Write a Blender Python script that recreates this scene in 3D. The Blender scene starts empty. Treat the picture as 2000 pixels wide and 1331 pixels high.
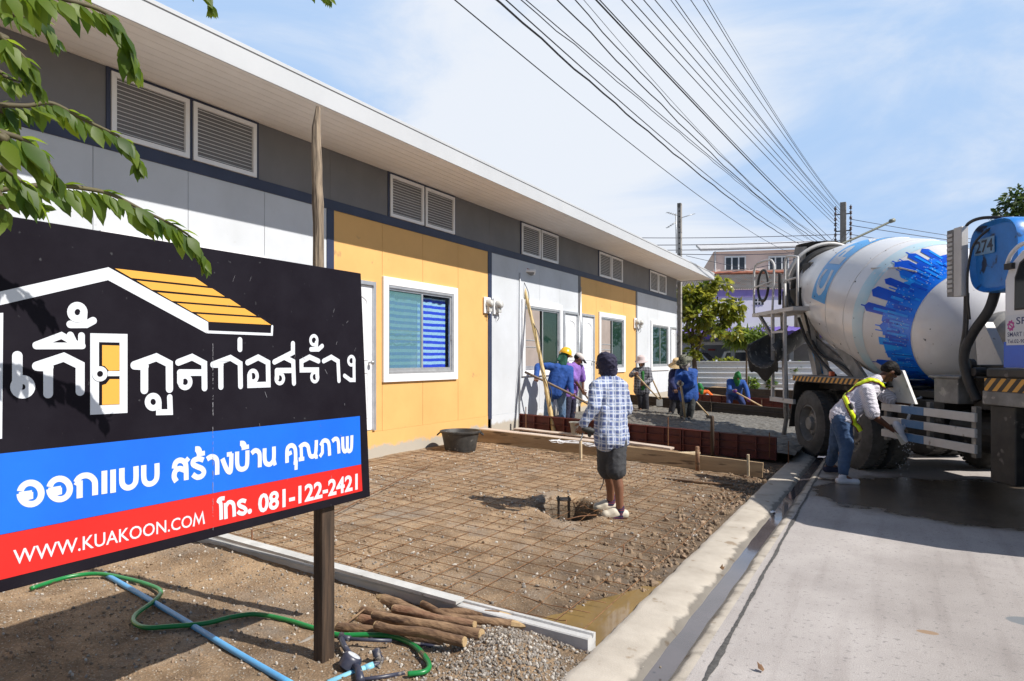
import bpy, bmesh, math, random
from mathutils import Vector, Matrix, Euler, noise
R = math.radians
SC = bpy.context.scene
COL = SC.collection
# ------------------------------------------------------------------ camera
F = 1333.0; HOR = 704.0; CA = math.cos(R(29.2)); SA = math.sin(R(29.2)); CH = 1.55
cam_d = bpy.data.cameras.new('camera'); cam = bpy.data.objects.new('camera', cam_d); COL.objects.link(cam)
cam.location = (0, 0, CH); cam.rotation_euler = (R(90), 0, R(29.2))
cam_d.sensor_width = 36; cam_d.lens = F/2000*36; cam_d.shift_y = (HOR-665.5)/2000
cam_d.clip_start = 0.05; cam_d.clip_end = 3000
SC.camera = cam
# ------------------------------------------------------------------ light
SUN = Vector((1.0, 0.05, 1.04)).normalized()
sd = bpy.data.lights.new('sun', 'SUN'); sd.energy = 5.0; sd.angle = R(0.53); sd.color = (1.0, .955, .88)
so = bpy.data.objects.new('sun', sd); COL.objects.link(so)
so.rotation_euler = SUN.to_track_quat('Z', 'Y').to_euler(); so.location = (12, 2, 14)
W = bpy.data.worlds.new('World'); SC.world = W; W.use_nodes = True
wn = W.node_tree.nodes; wl = W.node_tree.links; wn.clear()
sky = wn.new('ShaderNodeTexSky'); sky.sky_type = 'NISHITA'; sky.sun_disc = False
sky.sun_elevation = math.asin(SUN.z); sky.sun_rotation = math.atan2(SUN.x, SUN.y)
sky.air_density = 1.0; sky.dust_density = 0.4; sky.ozone_density = 2.5
bgs = wn.new('ShaderNodeBackground'); bgs.inputs['Strength'].default_value = 0.075
wl.new(sky.outputs[0], bgs.inputs['Color'])
tc = wn.new('ShaderNodeTexCoord')
def dirmask(d, a, b, lo=0, hi=1):            # 1 round the direction d, fading out with the angle
    d = Vector(d).normalized(); n = wn.new('ShaderNodeVectorMath'); n.operation = 'DOT_PRODUCT'; n.inputs[1].default_value = d; wl.new(tc.outputs['Generated'], n.inputs[0])
    m = wn.new('ShaderNodeMapRange'); m.interpolation_type = 'SMOOTHSTEP'; m.inputs['From Min'].default_value = a; m.inputs['From Max'].default_value = b; m.inputs['To Min'].default_value = lo; m.inputs['To Max'].default_value = hi; wl.new(n.outputs['Value'], m.inputs['Value']); return m.outputs[0]
mp = wn.new('ShaderNodeMapping'); mp.inputs['Scale'].default_value = (1.0, 1.0, 3.0); mp.inputs['Rotation'].default_value = (R(14), R(-22), R(15))
wl.new(tc.outputs['Generated'], mp.inputs['Vector'])
nz = wn.new('ShaderNodeTexNoise'); nz.inputs['Scale'].default_value = 2.4; nz.inputs['Detail'].default_value = 10; nz.inputs['Roughness'].default_value = .6; nz.inputs['Distortion'].default_value = .7
wl.new(mp.outputs[0], nz.inputs['Vector'])
# a bright veil of thin high cloud lies to the north-west, whitest over the roof; the rest of the sky is clear
ad = wn.new('ShaderNodeMath'); ad.operation = 'ADD'; wl.new(nz.outputs['Fac'], ad.inputs[0]); wl.new(dirmask((-.64, .73, .26), .80, .985, .02, .40), ad.inputs[1])
ad2 = wn.new('ShaderNodeMath'); ad2.operation = 'ADD'; wl.new(ad.outputs[0], ad2.inputs[0]); wl.new(dirmask((-.835, .679, .498), .955, .998, 0, -.42), ad2.inputs[1])
m2 = wn.new('ShaderNodeMapRange'); m2.interpolation_type = 'SMOOTHSTEP'; m2.inputs['From Min'].default_value = .38; m2.inputs['From Max'].default_value = .80; wl.new(ad2.outputs[0], m2.inputs['Value'])
cmix = wn.new('ShaderNodeMix'); cmix.data_type = 'RGBA'; cmix.inputs['A'].default_value = (.355, .505, .74, 1); cmix.inputs['B'].default_value = (.66, .70, .765, 1); wl.new(m2.outputs[0], cmix.inputs['Factor'])
bgc = wn.new('ShaderNodeBackground'); wl.new(cmix.outputs['Result'], bgc.inputs['Color']); bgc.inputs['Strength'].default_value = 1.0
veil = dirmask((-.47, .85, .24), .52, .74)
mx = wn.new('ShaderNodeMixShader'); wo = wn.new('ShaderNodeOutputWorld')
wl.new(veil, mx.inputs[0]); wl.new(bgs.outputs[0], mx.inputs[1]); wl.new(bgc.outputs[0], mx.inputs[2]); wl.new(mx.outputs[0], wo.inputs['Surface'])
SC.view_settings.view_transform = 'Standard'; SC.view_settings.look = 'None'; SC.view_settings.exposure = 0.34; SC.view_settings.gamma = 1
random.seed(7)

# ------------------------------------------------------------------ small helpers
def cw(px, py, Z):                      # point at depth Z along a photo ray
    xc = (px-1000)/F*Z
    return Vector((xc*CA-Z*SA, xc*SA+Z*CA, CH+(HOR-py)/F*Z))
def onx(px, py, X):                     # point on the vertical plane x = X
    u = (px-1000)/F; Z = X/(u*CA-SA)
    return Vector((X, u*Z*SA+Z*CA, CH+(HOR-py)/F*Z))
def ony(px, py, Y):
    u = (px-1000)/F; Z = Y/(u*SA+CA)
    return Vector((u*Z*CA-Z*SA, Y, CH+(HOR-py)/F*Z))
def onz(px, py, z):
    return cw(px, py, (CH-z)*F/(py-HOR))
def lerp(a, b, t): return a+(b-a)*t

class MB:
    def __init__(s): s.v = []; s.f = []; s.m = []; s.mi = 0
    def add(s, vs, fs):
        o = len(s.v); s.v += [tuple(v) for v in vs]; s.f += [tuple(i+o for i in f) for f in fs]; s.m += [s.mi]*len(fs)
    def box(s, c, d, M=None, bev=0):
        x, y, z = d[0]/2, d[1]/2, d[2]/2
        vs = [Vector((sx*x, sy*y, sz*z)) for sz in (-1, 1) for sy in (-1, 1) for sx in (-1, 1)]
        if M is not None: vs = [M @ v for v in vs]
        c = Vector(c); s.add([v+c for v in vs], [(0, 2, 3, 1), (4, 5, 7, 6), (0, 1, 5, 4), (2, 6, 7, 3), (0, 4, 6, 2), (1, 3, 7, 5)])
    def bb(s, x0, x1, y0, y1, z0, z1): s.box(((x0+x1)/2, (y0+y1)/2, (z0+z1)/2), (abs(x1-x0), abs(y1-y0), abs(z1-z0)))
    def bar(s, a, b, w, h, up=(0, 0, 1), ends=1):   # rectangular bar between two points
        a, b = Vector(a), Vector(b); d = (b-a).normalized(); u = Vector(up)
        if abs(d.dot(u)) > .98: u = Vector((1, 0, 0))
        x = d.cross(u).normalized(); z = x.cross(d).normalized(); vs = []
        for p in (a, b):
            for q in ((-1, -1), (1, -1), (1, 1), (-1, 1)): vs.append(p+x*q[0]*w/2+z*q[1]*h/2)
        s.add(vs, [(3, 2, 1, 0), (4, 5, 6, 7), (0, 1, 5, 4), (1, 2, 6, 5), (2, 3, 7, 6), (3, 0, 4, 7)])
    def tube(s, pts, r, n=8, cap=True, closed=False):
        pts = [Vector(p) for p in pts]; N = len(pts)
        rs = r if isinstance(r, (list, tuple)) else [r]*N
        o = len(s.v); prev = None
        for i, p in enumerate(pts):
            if closed: d = pts[(i+1) % N]-pts[i-1]
            else: d = pts[min(i+1, N-1)]-pts[max(i-1, 0)]
            d = d.normalized() if d.length > 1e-9 else Vector((0, 0, 1))
            if prev is None:
                u = Vector((0, 0, 1)) if abs(d.z) < .9 else Vector((1, 0, 0)); x = d.cross(u).normalized()
            else:
                x = prev-d*prev.dot(d); x = x.normalized() if x.length > 1e-6 else d.orthogonal().normalized()
            prev = x; y = d.cross(x)
            for k in range(n):
                a = 2*math.pi*k/n; s.v.append(tuple(p+(x*math.cos(a)+y*math.sin(a))*rs[i]))
        for i in range(N if closed else N-1):
            j = (i+1) % N
            for k in range(n):
                l = (k+1) % n; s.f.append((o+i*n+k, o+i*n+l, o+j*n+l, o+j*n+k)); s.m.append(s.mi)
        if cap and not closed:
            s.f.append(tuple(o+k for k in reversed(range(n)))); s.m.append(s.mi)
            s.f.append(tuple(o+(N-1)*n+k for k in range(n))); s.m.append(s.mi)
    def cyl(s, a, b, r0, r1=None, n=16): s.tube([a, b], [r0, r0 if r1 is None else r1], n)
    def lathe(s, prof, M=None, n=32, cap=True):      # prof: (radius, height) about local z
        o = len(s.v); P = len(prof)
        for r, h in prof:
            for k in range(n):
                a = 2*math.pi*k/n; v = Vector((r*math.cos(a), r*math.sin(a), h)); s.v.append(tuple(M @ v if M is not None else v))
        for i in range(P-1):
            for k in range(n):
                l = (k+1) % n; s.f.append((o+i*n+k, o+i*n+l, o+(i+1)*n+l, o+(i+1)*n+k)); s.m.append(s.mi)
        if cap:
            s.f.append(tuple(o+k for k in reversed(range(n)))); s.m.append(s.mi)
            s.f.append(tuple(o+(P-1)*n+k for k in range(n))); s.m.append(s.mi)
    def prism(s, poly, vec):                          # closed polygon extruded by vec
        n = len(poly); a = [Vector(p) for p in poly]; vec = Vector(vec)
        s.add(a+[p+vec for p in a], [tuple(reversed(range(n))), tuple(range(n, 2*n))]+[(i, (i+1) % n, (i+1) % n+n, i+n) for i in range(n)])
    def cap(s, a, b, r0, r1, n=12, h=4):              # tapered capsule
        a, b = Vector(a), Vector(b); d = b-a; d = d.normalized() if d.length > 1e-6 else Vector((0, 0, 1)); pts = []; rs = []
        for i in range(h+1):
            t = math.pi/2*i/h; pts.append(a-d*r0*math.cos(t)); rs.append(max(r0*math.sin(t), 1e-4))
        for i in range(h+1):
            t = math.pi/2*i/h; pts.append(b+d*r1*math.sin(t)); rs.append(max(r1*math.cos(t), 1e-4))
        s.tube(pts, rs, n)
    def ell(s, c, r, M=None, n=16, h=10):
        o = len(s.v); c = Vector(c)
        for i in range(h+1):
            t = math.pi*i/h
            for k in range(n):
                a = 2*math.pi*k/n; v = Vector((r[0]*math.sin(t)*math.cos(a), r[1]*math.sin(t)*math.sin(a), -r[2]*math.cos(t)))
                if M is not None: v = M @ v
                s.v.append(tuple(c+v))
        for i in range(h):
            for k in range(n):
                l = (k+1) % n; s.f.append((o+i*n+k, o+i*n+l, o+(i+1)*n+l, o+(i+1)*n+k)); s.m.append(s.mi)
    def mesh(s, name, mats, smooth=False):
        me = bpy.data.meshes.new(name); me.from_pydata(s.v, [], s.f)
        for m in (mats if isinstance(mats, (list, tuple)) else [mats]): me.materials.append(m)
        me.polygons.foreach_set('material_index', s.m)
        if smooth: me.polygons.foreach_set('use_smooth', [True]*len(s.f))
        me.update(); return me
    def build(s, name, mats, parent=None, smooth=False, bevel=0, angle=None):
        o = bpy.data.objects.new(name, s.mesh(name, mats, smooth or angle is not None)); COL.objects.link(o)
        if parent is not None:
            o.parent = parent; o.matrix_parent_inverse = mw(parent).inverted()
        if bevel:
            b = o.modifiers.new('bevel', 'BEVEL'); b.width = bevel; b.segments = 2; b.limit_method = 'ANGLE'; b.angle_limit = R(40); b.harden_normals = False
        if angle is not None: auto(o, angle)
        return o
def auto(o, deg):
    bm = bmesh.new(); bm.from_mesh(o.data)
    bmesh.ops.remove_doubles(bm, verts=bm.verts, dist=1e-5)
    for e in bm.edges:
        if len(e.link_faces) == 2 and e.calc_face_angle(0) > R(deg): e.smooth = False
    bm.to_mesh(o.data); bm.free()
def mw(o):
    m = Matrix.LocRotScale(o.location, o.rotation_euler, o.scale)
    return (mw(o.parent) @ o.matrix_parent_inverse @ m) if o.parent else m
def tag(o, label, cat, group=None, kind=None):
    if label: o['label'] = label
    if cat: o['category'] = cat
    if group: o['group'] = group
    if kind: o['kind'] = kind
    return o
def thing(name, loc, label, cat, group=None, rz=0):
    o = bpy.data.objects.new(name, None); COL.objects.link(o); o.location = loc; o.rotation_euler = (0, 0, rz); o.empty_display_size = .2
    return tag(o, label, cat, group)
def struct(o): o['kind'] = 'structure'; return o

# ------------------------------------------------------------------ materials
def mat(name, c1, c2=None, scale=6, rough=.6, bump=0, bscale=40, metal=0, detail=6, lo=.35, hi=.65, spec=.5, rough2=None, stretch=None, bdist=.01, spots=None, coat=0):
    m = bpy.data.materials.new(name); m.use_nodes = True; nt = m.node_tree; N = nt.nodes; L = nt.links; p = N['Principled BSDF']
    p.inputs['Base Color'].default_value = (*c1, 1); p.inputs['Roughness'].default_value = rough; p.inputs['Metallic'].default_value = metal
    p.inputs['Specular IOR Level'].default_value = spec
    if coat: p.inputs['Coat Weight'].default_value = coat; p.inputs['Coat Roughness'].default_value = .08
    t = N.new('ShaderNodeTexCoord'); vec = t.outputs['Object']
    if stretch:
        mpn = N.new('ShaderNodeMapping'); mpn.inputs['Scale'].default_value = stretch; L.new(vec, mpn.inputs['Vector']); vec = mpn.outputs[0]
    if c2 is not None:
        n = N.new('ShaderNodeTexNoise'); n.inputs['Scale'].default_value = scale; n.inputs['Detail'].default_value = detail; n.inputs['Roughness'].default_value = .62; L.new(vec, n.inputs['Vector'])
        r = N.new('ShaderNodeMapRange'); r.inputs['From Min'].default_value = lo; r.inputs['From Max'].default_value = hi; L.new(n.outputs['Fac'], r.inputs['Value'])
        x = N.new('ShaderNodeMix'); x.data_type = 'RGBA'; x.inputs['A'].default_value = (*c1, 1); x.inputs['B'].default_value = (*c2, 1); L.new(r.outputs[0], x.inputs['Factor'])
        out = x.outputs['Result']
        if spots:                            # (colour, scale, threshold): specks and scuffs of dirt
            n2 = N.new('ShaderNodeTexNoise'); n2.inputs['Scale'].default_value = spots[1]; n2.inputs['Detail'].default_value = 5; L.new(vec, n2.inputs['Vector'])
            r2 = N.new('ShaderNodeMapRange'); r2.inputs['From Min'].default_value = spots[2]; r2.inputs['From Max'].default_value = spots[2]+.06; L.new(n2.outputs['Fac'], r2.inputs['Value'])
            x2 = N.new('ShaderNodeMix'); x2.data_type = 'RGBA'; L.new(out, x2.inputs['A']); x2.inputs['B'].default_value = (*spots[0], 1); L.new(r2.outputs[0], x2.inputs['Factor']); out = x2.outputs['Result']
        L.new(out, p.inputs['Base Color'])
        if rough2 is not None:
            rr = N.new('ShaderNodeMapRange'); rr.inputs['To Min'].default_value = rough; rr.inputs['To Max'].default_value = rough2; L.new(r.outputs[0], rr.inputs['Value']); L.new(rr.outputs[0], p.inputs['Roughness'])
    if bump:
        b = N.new('ShaderNodeTexNoise'); b.inputs['Scale'].default_value = bscale; b.inputs['Detail'].default_value = 6; L.new(vec, b.inputs['Vector'])
        bn = N.new('ShaderNodeBump'); bn.inputs['Strength'].default_value = bump; bn.inputs['Distance'].default_value = bdist; L.new(b.outputs['Fac'], bn.inputs['Height']); L.new(bn.outputs[0], p.inputs['Normal'])
    return m
def glass_mat(name, col, rough=.03, alpha=.35):
    m = bpy.data.materials.new(name); m.use_nodes = True; p = m.node_tree.nodes['Principled BSDF']
    p.inputs['Base Color'].default_value = (*col, 1); p.inputs['Roughness'].default_value = rough; p.inputs['Alpha'].default_value = alpha; p.inputs['Specular IOR Level'].default_value = .9
    return m
def leaf_mat(name, c1, c2, trans=.45, scale=3.0, rough=.4):
    m = bpy.data.materials.new(name); m.use_nodes = True; nt = m.node_tree; N = nt.nodes; L = nt.links; p = N['Principled BSDF']; p.inputs['Roughness'].default_value = rough
    g = N.new('ShaderNodeNewGeometry'); t = N.new('ShaderNodeTexCoord')
    n = N.new('ShaderNodeTexNoise'); n.inputs['Scale'].default_value = scale; n.inputs['Detail'].default_value = 3; L.new(t.outputs['Object'], n.inputs['Vector'])
    a = N.new('ShaderNodeMath'); a.operation = 'MULTIPLY_ADD'; a.inputs[1].default_value = .6; L.new(g.outputs['Random Per Island'], a.inputs[0]); L.new(n.outputs['Fac'], a.inputs[2])
    r = N.new('ShaderNodeMapRange'); r.inputs['From Min'].default_value = .4; r.inputs['From Max'].default_value = 1.15; L.new(a.outputs[0], r.inputs['Value'])
    x = N.new('ShaderNodeMix'); x.data_type = 'RGBA'; x.inputs['A'].default_value = (*c1, 1); x.inputs['B'].default_value = (*c2, 1); L.new(r.outputs[0], x.inputs['Factor'])
    L.new(x.outputs['Result'], p.inputs['Base Color'])
    tr = N.new('ShaderNodeBsdfTranslucent'); h = N.new('ShaderNodeHueSaturation'); h.inputs['Value'].default_value = 2.9; h.inputs['Hue'].default_value = .485; L.new(x.outputs['Result'], h.inputs['Color']); L.new(h.outputs[0], tr.inputs['Color'])
    ms = N.new('ShaderNodeMixShader'); ms.inputs[0].default_value = trans; L.new(p.outputs[0], ms.inputs[1]); L.new(tr.outputs[0], ms.inputs[2]); L.new(ms.outputs[0], N['Material Output'].inputs['Surface'])
    return m
M = {}
M['white'] = mat('white_paint', (.74, .75, .77), (.66, .67, .68), 3, .55, .05, 90, lo=.45, hi=.8)
M['wallwhite'] = mat('white_board', (.575, .60, .64), (.49, .51, .535), 1.1, .7, .06, 160, lo=.4, hi=.75, detail=9, spots=((.42, .41, .40), 5, .70))
M['orange'] = mat('orange_board', (.72, .42, .145), (.63, .36, .12), 1.1, .7, .06, 160, lo=.4, hi=.75, detail=9, spots=((.50, .29, .12), 5, .70))
M['wallgrey'] = mat('grey_board', (.175, .172, .18), (.15, .148, .155), 2, .7, .05, 120)
M['navy'] = mat('navy_trim', (.030, .040, .085), (.022, .03, .065), 4, .5)
M['upvc'] = mat('white_frame', (.80, .80, .82), (.74, .74, .76), 4, .4, lo=.5, hi=.9)
M['alu'] = mat('aluminium', (.62, .63, .65), (.5, .51, .53), 8, .35, metal=.6)
M['soffit'] = mat('soffit_white', (.86, .83, .80), (.80, .77, .74), 2.5, .6)
M['fascia'] = mat('fascia_white', (.50, .51, .53), (.46, .47, .49), 1.2, .55)
M['dark'] = mat('dark_void', (.012, .012, .014), (.02, .02, .022), 5, .8)
M['black'] = mat('black_rubber', (.018, .018, .02), (.035, .034, .034), 9, .55, .15, 60)
M['steel'] = mat('galvanised_steel', (.45, .46, .47), (.33, .33, .33), 9, .45, metal=.7)
M['rust'] = mat('rusty_steel', (.20, .085, .03), (.11, .05, .025), 30, .75, .2, 120)
M['rebar'] = mat('rusty_rebar', (.26, .125, .045), (.14, .065, .03), 20, .75)
M['wood'] = mat('raw_timber', (.40, .27, .15), (.24, .15, .08), 5, .75, .25, 60, stretch=(1, 1, 1), spots=((.10, .065, .04), 9, .62))
M['palewood'] = mat('pale_timber', (.58, .47, .32), (.42, .32, .2), 7, .7, .2, 60, spots=((.2, .14, .09), 12, .64))
M['concrete'] = mat('concrete', (.46, .45, .43), (.36, .35, .33), 3, .8, .2, 70, spots=((.22, .21, .2), 14, .66))
# ------------------------------------------------------------------ ground
def sst(a, b, x):
    t = max(0., min(1., (x-a)/(b-a))); return t*t*(3-2*t)
def hole_d(x, y):                        # the dug pit, longer away from the road
    u, v = (x+2.83)*CA+(y-6.22)*SA, -(x+2.83)*SA+(y-6.22)*CA
    return math.hypot(u/.31, v/.46)
def gz(x, y, rough=1):
    t = max(0., min(1.15, (-1.42-x)/4.7))
    z = -.004+.227*t+max(0, min(y, 18)-9.5)*.022*t
    if y < 3.4: z = lerp(z, .02+.05*t, sst(3.4, 2.9, y))
    pd = 1+(x+1.42)/1.05-(y-3.5)/1.15           # the low corner that holds the puddle
    if 3.45 < y < 6: z -= .075*max(0, min(1, pd*1.6))
    z -= .02*math.exp(-((x+1.5)/.3)**2)*(1 if y > 3.4 else 0)
    if rough:
        z += .016*noise.noise(Vector((x*1.7, y*1.7, 0)))+.010*noise.noise(Vector((x*5, y*5, 3)))+.009*noise.noise(Vector((x*13, y*13, 7)))
    d = hole_d(x, y)+.16*noise.noise(Vector((x*6, y*6, 1)))
    if d < 1.9:
        z -= .50*(1-sst(.70, 1.0, d)); z += .03*math.exp(-((d-1.25)/.2)**2)*(1 if rough else 0)
    z += .10*math.exp(-((x+1.75)/.30)**2-((y-3.08)/.22)**2)        # heap of gravel at the end of the beam
    if y < 3.3 and x > -1.75: z -= .03*sst(-1.75, -1.42, x)
    return z
def dirt_material():
    m = mat('dirt', (.45, .305, .18), (.20, .125, .068), 3.2, .92, .9, 75, lo=.36, hi=.66, spots=((.50, .43, .34), 70, .60), bdist=.014)
    nt = m.node_tree; N = nt.nodes; L = nt.links; p = N['Principled BSDF']
    src = p.inputs['Base Color'].links[0].from_socket
    t = N.new('ShaderNodeTexCoord'); v = N.new('ShaderNodeTexVoronoi'); v.inputs['Scale'].default_value = 75; L.new(t.outputs['Object'], v.inputs['Vector'])
    mr = N.new('ShaderNodeMapRange'); mr.inputs['From Min'].default_value = 0; mr.inputs['From Max'].default_value = .45; mr.inputs['To Min'].default_value = 1.25; mr.inputs['To Max'].default_value = .72; L.new(v.outputs['Distance'], mr.inputs['Value'])
    x = N.new('ShaderNodeMix'); x.data_type = 'RGBA'; x.blend_type = 'MULTIPLY'; x.inputs['Factor'].default_value = 1; L.new(src, x.inputs['A']); L.new(mr.outputs[0], x.inputs['B'])
    # patches of grey gravel
    n = N.new('ShaderNodeTexNoise'); n.inputs['Scale'].default_value = 1.3; n.inputs['Detail'].default_value = 8; n.inputs['Roughness'].default_value = .7; L.new(t.outputs['Object'], n.inputs['Vector'])
    r = N.new('ShaderNodeMapRange'); r.inputs['From Min'].default_value = .52; r.inputs['From Max'].default_value = .68; r.inputs['To Max'].default_value = .8; L.new(n.outputs['Fac'], r.inputs['Value'])
    gv = N.new('ShaderNodeMix'); gv.data_type = 'RGBA'; L.new(v.outputs['Color'], gv.inputs['A']); gv.inputs['B'].default_value = (.5, .5, .5, 1); gv.inputs['Factor'].default_value = .75
    bw = N.new('ShaderNodeRGBToBW'); L.new(gv.outputs['Result'], bw.inputs[0])
    gc = N.new('ShaderNodeMix'); gc.data_type = 'RGBA'; gc.inputs['A'].default_value = (.06, .05, .042, 1); gc.inputs['B'].default_value = (.46, .39, .32, 1); L.new(bw.outputs[0], gc.inputs['Factor'])
    x2 = N.new('ShaderNodeMix'); x2.data_type = 'RGBA'; L.new(r.outputs[0], x2.inputs['Factor']); L.new(x.outputs['Result'], x2.inputs['A']); L.new(gc.outputs['Result'], x2.inputs['B'])
    # soaked earth round the puddle and along the kerb: height above the water decides it
    s = N.new('ShaderNodeSeparateXYZ'); L.new(t.outputs['Object'], s.inputs[0])
    n3 = N.new('ShaderNodeTexNoise'); n3.inputs['Scale'].default_value = 5; n3.inputs['Detail'].default_value = 6; L.new(t.outputs['Object'], n3.inputs['Vector'])
    a = N.new('ShaderNodeMath'); a.operation = 'MULTIPLY_ADD'; a.inputs[1].default_value = .08; L.new(n3.outputs['Fac'], a.inputs[0]); L.new(s.outputs['Z'], a.inputs[2])
    wr = N.new('ShaderNodeMapRange'); wr.inputs['From Min'].default_value = .035; wr.inputs['From Max'].default_value = .105; wr.inputs['To Min'].default_value = .48; wr.inputs['To Max'].default_value = 1; L.new(a.outputs[0], wr.inputs['Value'])
    x3 = N.new('ShaderNodeMix'); x3.data_type = 'RGBA'; x3.blend_type = 'MULTIPLY'; x3.inputs['Factor'].default_value = 1; L.new(x2.outputs['Result'], x3.inputs['A']); L.new(wr.outputs[0], x3.inputs['B'])
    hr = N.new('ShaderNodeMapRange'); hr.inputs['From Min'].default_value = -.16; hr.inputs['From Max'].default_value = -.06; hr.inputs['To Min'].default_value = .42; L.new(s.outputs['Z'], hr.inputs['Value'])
    x4 = N.new('ShaderNodeMix'); x4.data_type = 'RGBA'; x4.blend_type = 'MULTIPLY'; x4.inputs['Factor'].default_value = 1; L.new(x3.outputs['Result'], x4.inputs['A']); L.new(hr.outputs[0], x4.inputs['B'])      # soil colour gets darker with depth in the pit
    L.new(x4.outputs['Result'], p.inputs['Base Color'])
    return m
M['dirt'] = dirt_material()
def grid(x0, x1, y0, y1, s, fz):
    nx = int((x1-x0)/s)+1; ny = int((y1-y0)/s)+1; b = MB()
    for j in range(ny):
        for i in range(nx):
            x = lerp(x0, x1, i/(nx-1)); y = lerp(y0, y1, j/(ny-1)); b.v.append((x, y, fz(x, y)))
    for j in range(ny-1):
        for i in range(nx-1):
            k = j*nx+i; b.f.append((k, k+1, k+nx+1, k+nx)); b.m.append(0)
    return b
struct(grid(-6.6, -1.39, -1.2, 11.2, .035, gz).build('dirt_plot', M['dirt'], None, True))
struct(grid(-6.6, -1.39, 11.2, 34, .15, gz).build('dirt_yard', M['dirt'], None, True))
M['earth'] = mat('far_earth', (.25, .2, .14), (.16, .15, .09), .6, .95, .2, 5)
g = MB(); g.bb(-600, 600, -600, 900, -1.2, -.16); struct(g.build('ground', M['earth']))

# stones strewn over the dirt: nobody could count them
def pebbles(name, n, area, smin, smax, mats, seed, power=3.0):
    rnd = random.Random(seed); b = MB()
    ico = [(0, 0, 1), (.894, 0, .447), (.276, .851, .447), (-.724, .526, .447), (-.724, -.526, .447), (.276, -.851, .447), (.724, .526, -.447), (-.276, .851, -.447), (-.894, 0, -.447), (-.276, -.851, -.447), (.724, -.526, -.447), (0, 0, -1)]
    fc = [(0, 1, 2), (0, 2, 3), (0, 3, 4), (0, 4, 5), (0, 5, 1), (1, 6, 2), (2, 7, 3), (3, 8, 4), (4, 9, 5), (5, 10, 1), (1, 10, 6), (2, 6, 7), (3, 7, 8), (4, 8, 9), (5, 9, 10), (11, 7, 6), (11, 8, 7), (11, 9, 8), (11, 10, 9), (11, 6, 10)]
    for i in range(n):
        x, y = area(rnd)
        s = smin+(smax-smin)*rnd.random()**power
        e = Euler((rnd.uniform(0, 6), rnd.uniform(0, 6), rnd.uniform(0, 6))).to_matrix()
        sc = Vector((rnd.uniform(.7, 1.3), rnd.uniform(.6, 1.1), rnd.uniform(.45, .8)))
        c = Vector((x, y, gz(x, y)+s*.25)); b.mi = rnd.randrange(len(mats))
        b.add([c+(e @ Vector((v[0]*sc.x, v[1]*sc.y, v[2]*sc.z)))*s*rnd.uniform(.85, 1.15) for v in ico], fc)
    return tag(b.build(name, mats), None, None, None, 'stuff')
st = [mat('stone_pale', (.50, .46, .40), (.38, .34, .3), 20, .85), mat('stone_grey', (.29, .26, .23), (.2, .175, .15), 20, .85), mat('stone_brown', (.33, .23, .15), (.22, .15, .1), 20, .85), mat('stone_dark', (.15, .125, .10), (.22, .18, .14), 20, .85), mat('stone_earth', (.27, .19, .12), (.2, .14, .09), 20, .9)]
def a_plot(r):
    while 1:
        x = r.uniform(-6.0, -1.45); y = r.uniform(3.5, 9.4)
        if noise.noise(Vector((x*.9, y*.9, 5)))+r.uniform(-.5, .5) > -.05: return x, y
def a_front(r): return r.uniform(-5.2, -1.42), 3.38-2.9*r.random()**1.2
def a_heap(r): return r.gauss(-1.72, .22), min(3.36, r.gauss(3.0, .22))
pebbles('gravel', 8500, a_plot, .003, .019, [st[0], st[2], st[4], st[1], st[4]], 1, 3.5)
pebbles('gravel', 11000, a_front, .002, .013, [st[0], st[2], st[4], st[2], st[1], st[4]], 2, 3.2)
pebbles('gravel', 3000, a_heap, .004, .0135, [st[1], st[3], st[1], st[0], st[3]], 3, 1.8)
def a_edge(r): return -1.45-abs(r.gauss(0, .22)), r.uniform(4.4, 10.5)
pebbles('gravel', 900, a_edge, .006, .035, [st[4], st[2], st[4]], 4, 2)

# puddle
M['mud'] = mat('muddy_water', (.25, .165, .062), (.19, .125, .05), 2, .04, .02, 12, spec=.6)
pz = -.022
g = MB(); g.add([(-2.6, 3.49, pz), (-1.39, 3.49, pz), (-1.39, 4.75, pz), (-2.6, 4.75, pz)], [(0, 1, 2, 3)]); struct(g.build('puddle', M['mud']))

# kerb with its gutter (rolled kerb) and the concrete road
def kerb_m():
    m = mat('kerb_concrete', (.47, .42, .355), (.37, .325, .27), 3.5, .85, .3, 90, spots=((.26, .2, .14), 7, .63), bdist=.006)
    nt = m.node_tree; N = nt.nodes; L = nt.links; p = N['Principled BSDF']; src = p.inputs['Base Color'].links[0].from_socket
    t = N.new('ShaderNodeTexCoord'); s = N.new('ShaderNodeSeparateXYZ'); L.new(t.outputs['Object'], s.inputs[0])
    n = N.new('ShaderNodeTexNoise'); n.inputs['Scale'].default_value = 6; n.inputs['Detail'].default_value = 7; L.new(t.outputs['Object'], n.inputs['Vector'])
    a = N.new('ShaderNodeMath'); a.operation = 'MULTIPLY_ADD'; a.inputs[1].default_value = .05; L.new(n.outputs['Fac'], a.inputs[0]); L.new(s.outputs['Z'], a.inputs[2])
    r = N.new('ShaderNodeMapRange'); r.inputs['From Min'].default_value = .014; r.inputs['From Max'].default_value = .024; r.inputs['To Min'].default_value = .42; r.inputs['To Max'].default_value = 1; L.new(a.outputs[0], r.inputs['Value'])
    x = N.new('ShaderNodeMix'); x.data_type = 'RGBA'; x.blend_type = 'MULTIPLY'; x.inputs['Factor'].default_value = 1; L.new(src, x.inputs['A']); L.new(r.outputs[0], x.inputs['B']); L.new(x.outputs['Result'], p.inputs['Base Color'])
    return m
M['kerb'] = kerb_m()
prof = [(-1.415, -.2), (-1.412, -.004), (-1.40, .008), (-1.36, .013), (-1.27, .012), (-1.19, .008), (-1.13, -.002), (-1.09, -.022), (-1.05, -.042), (-1.01, -.044), (-.975, -.03), (-.95, -.012), (-.93, -.002), (-.90, .001), (-.88, .0)]
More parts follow.
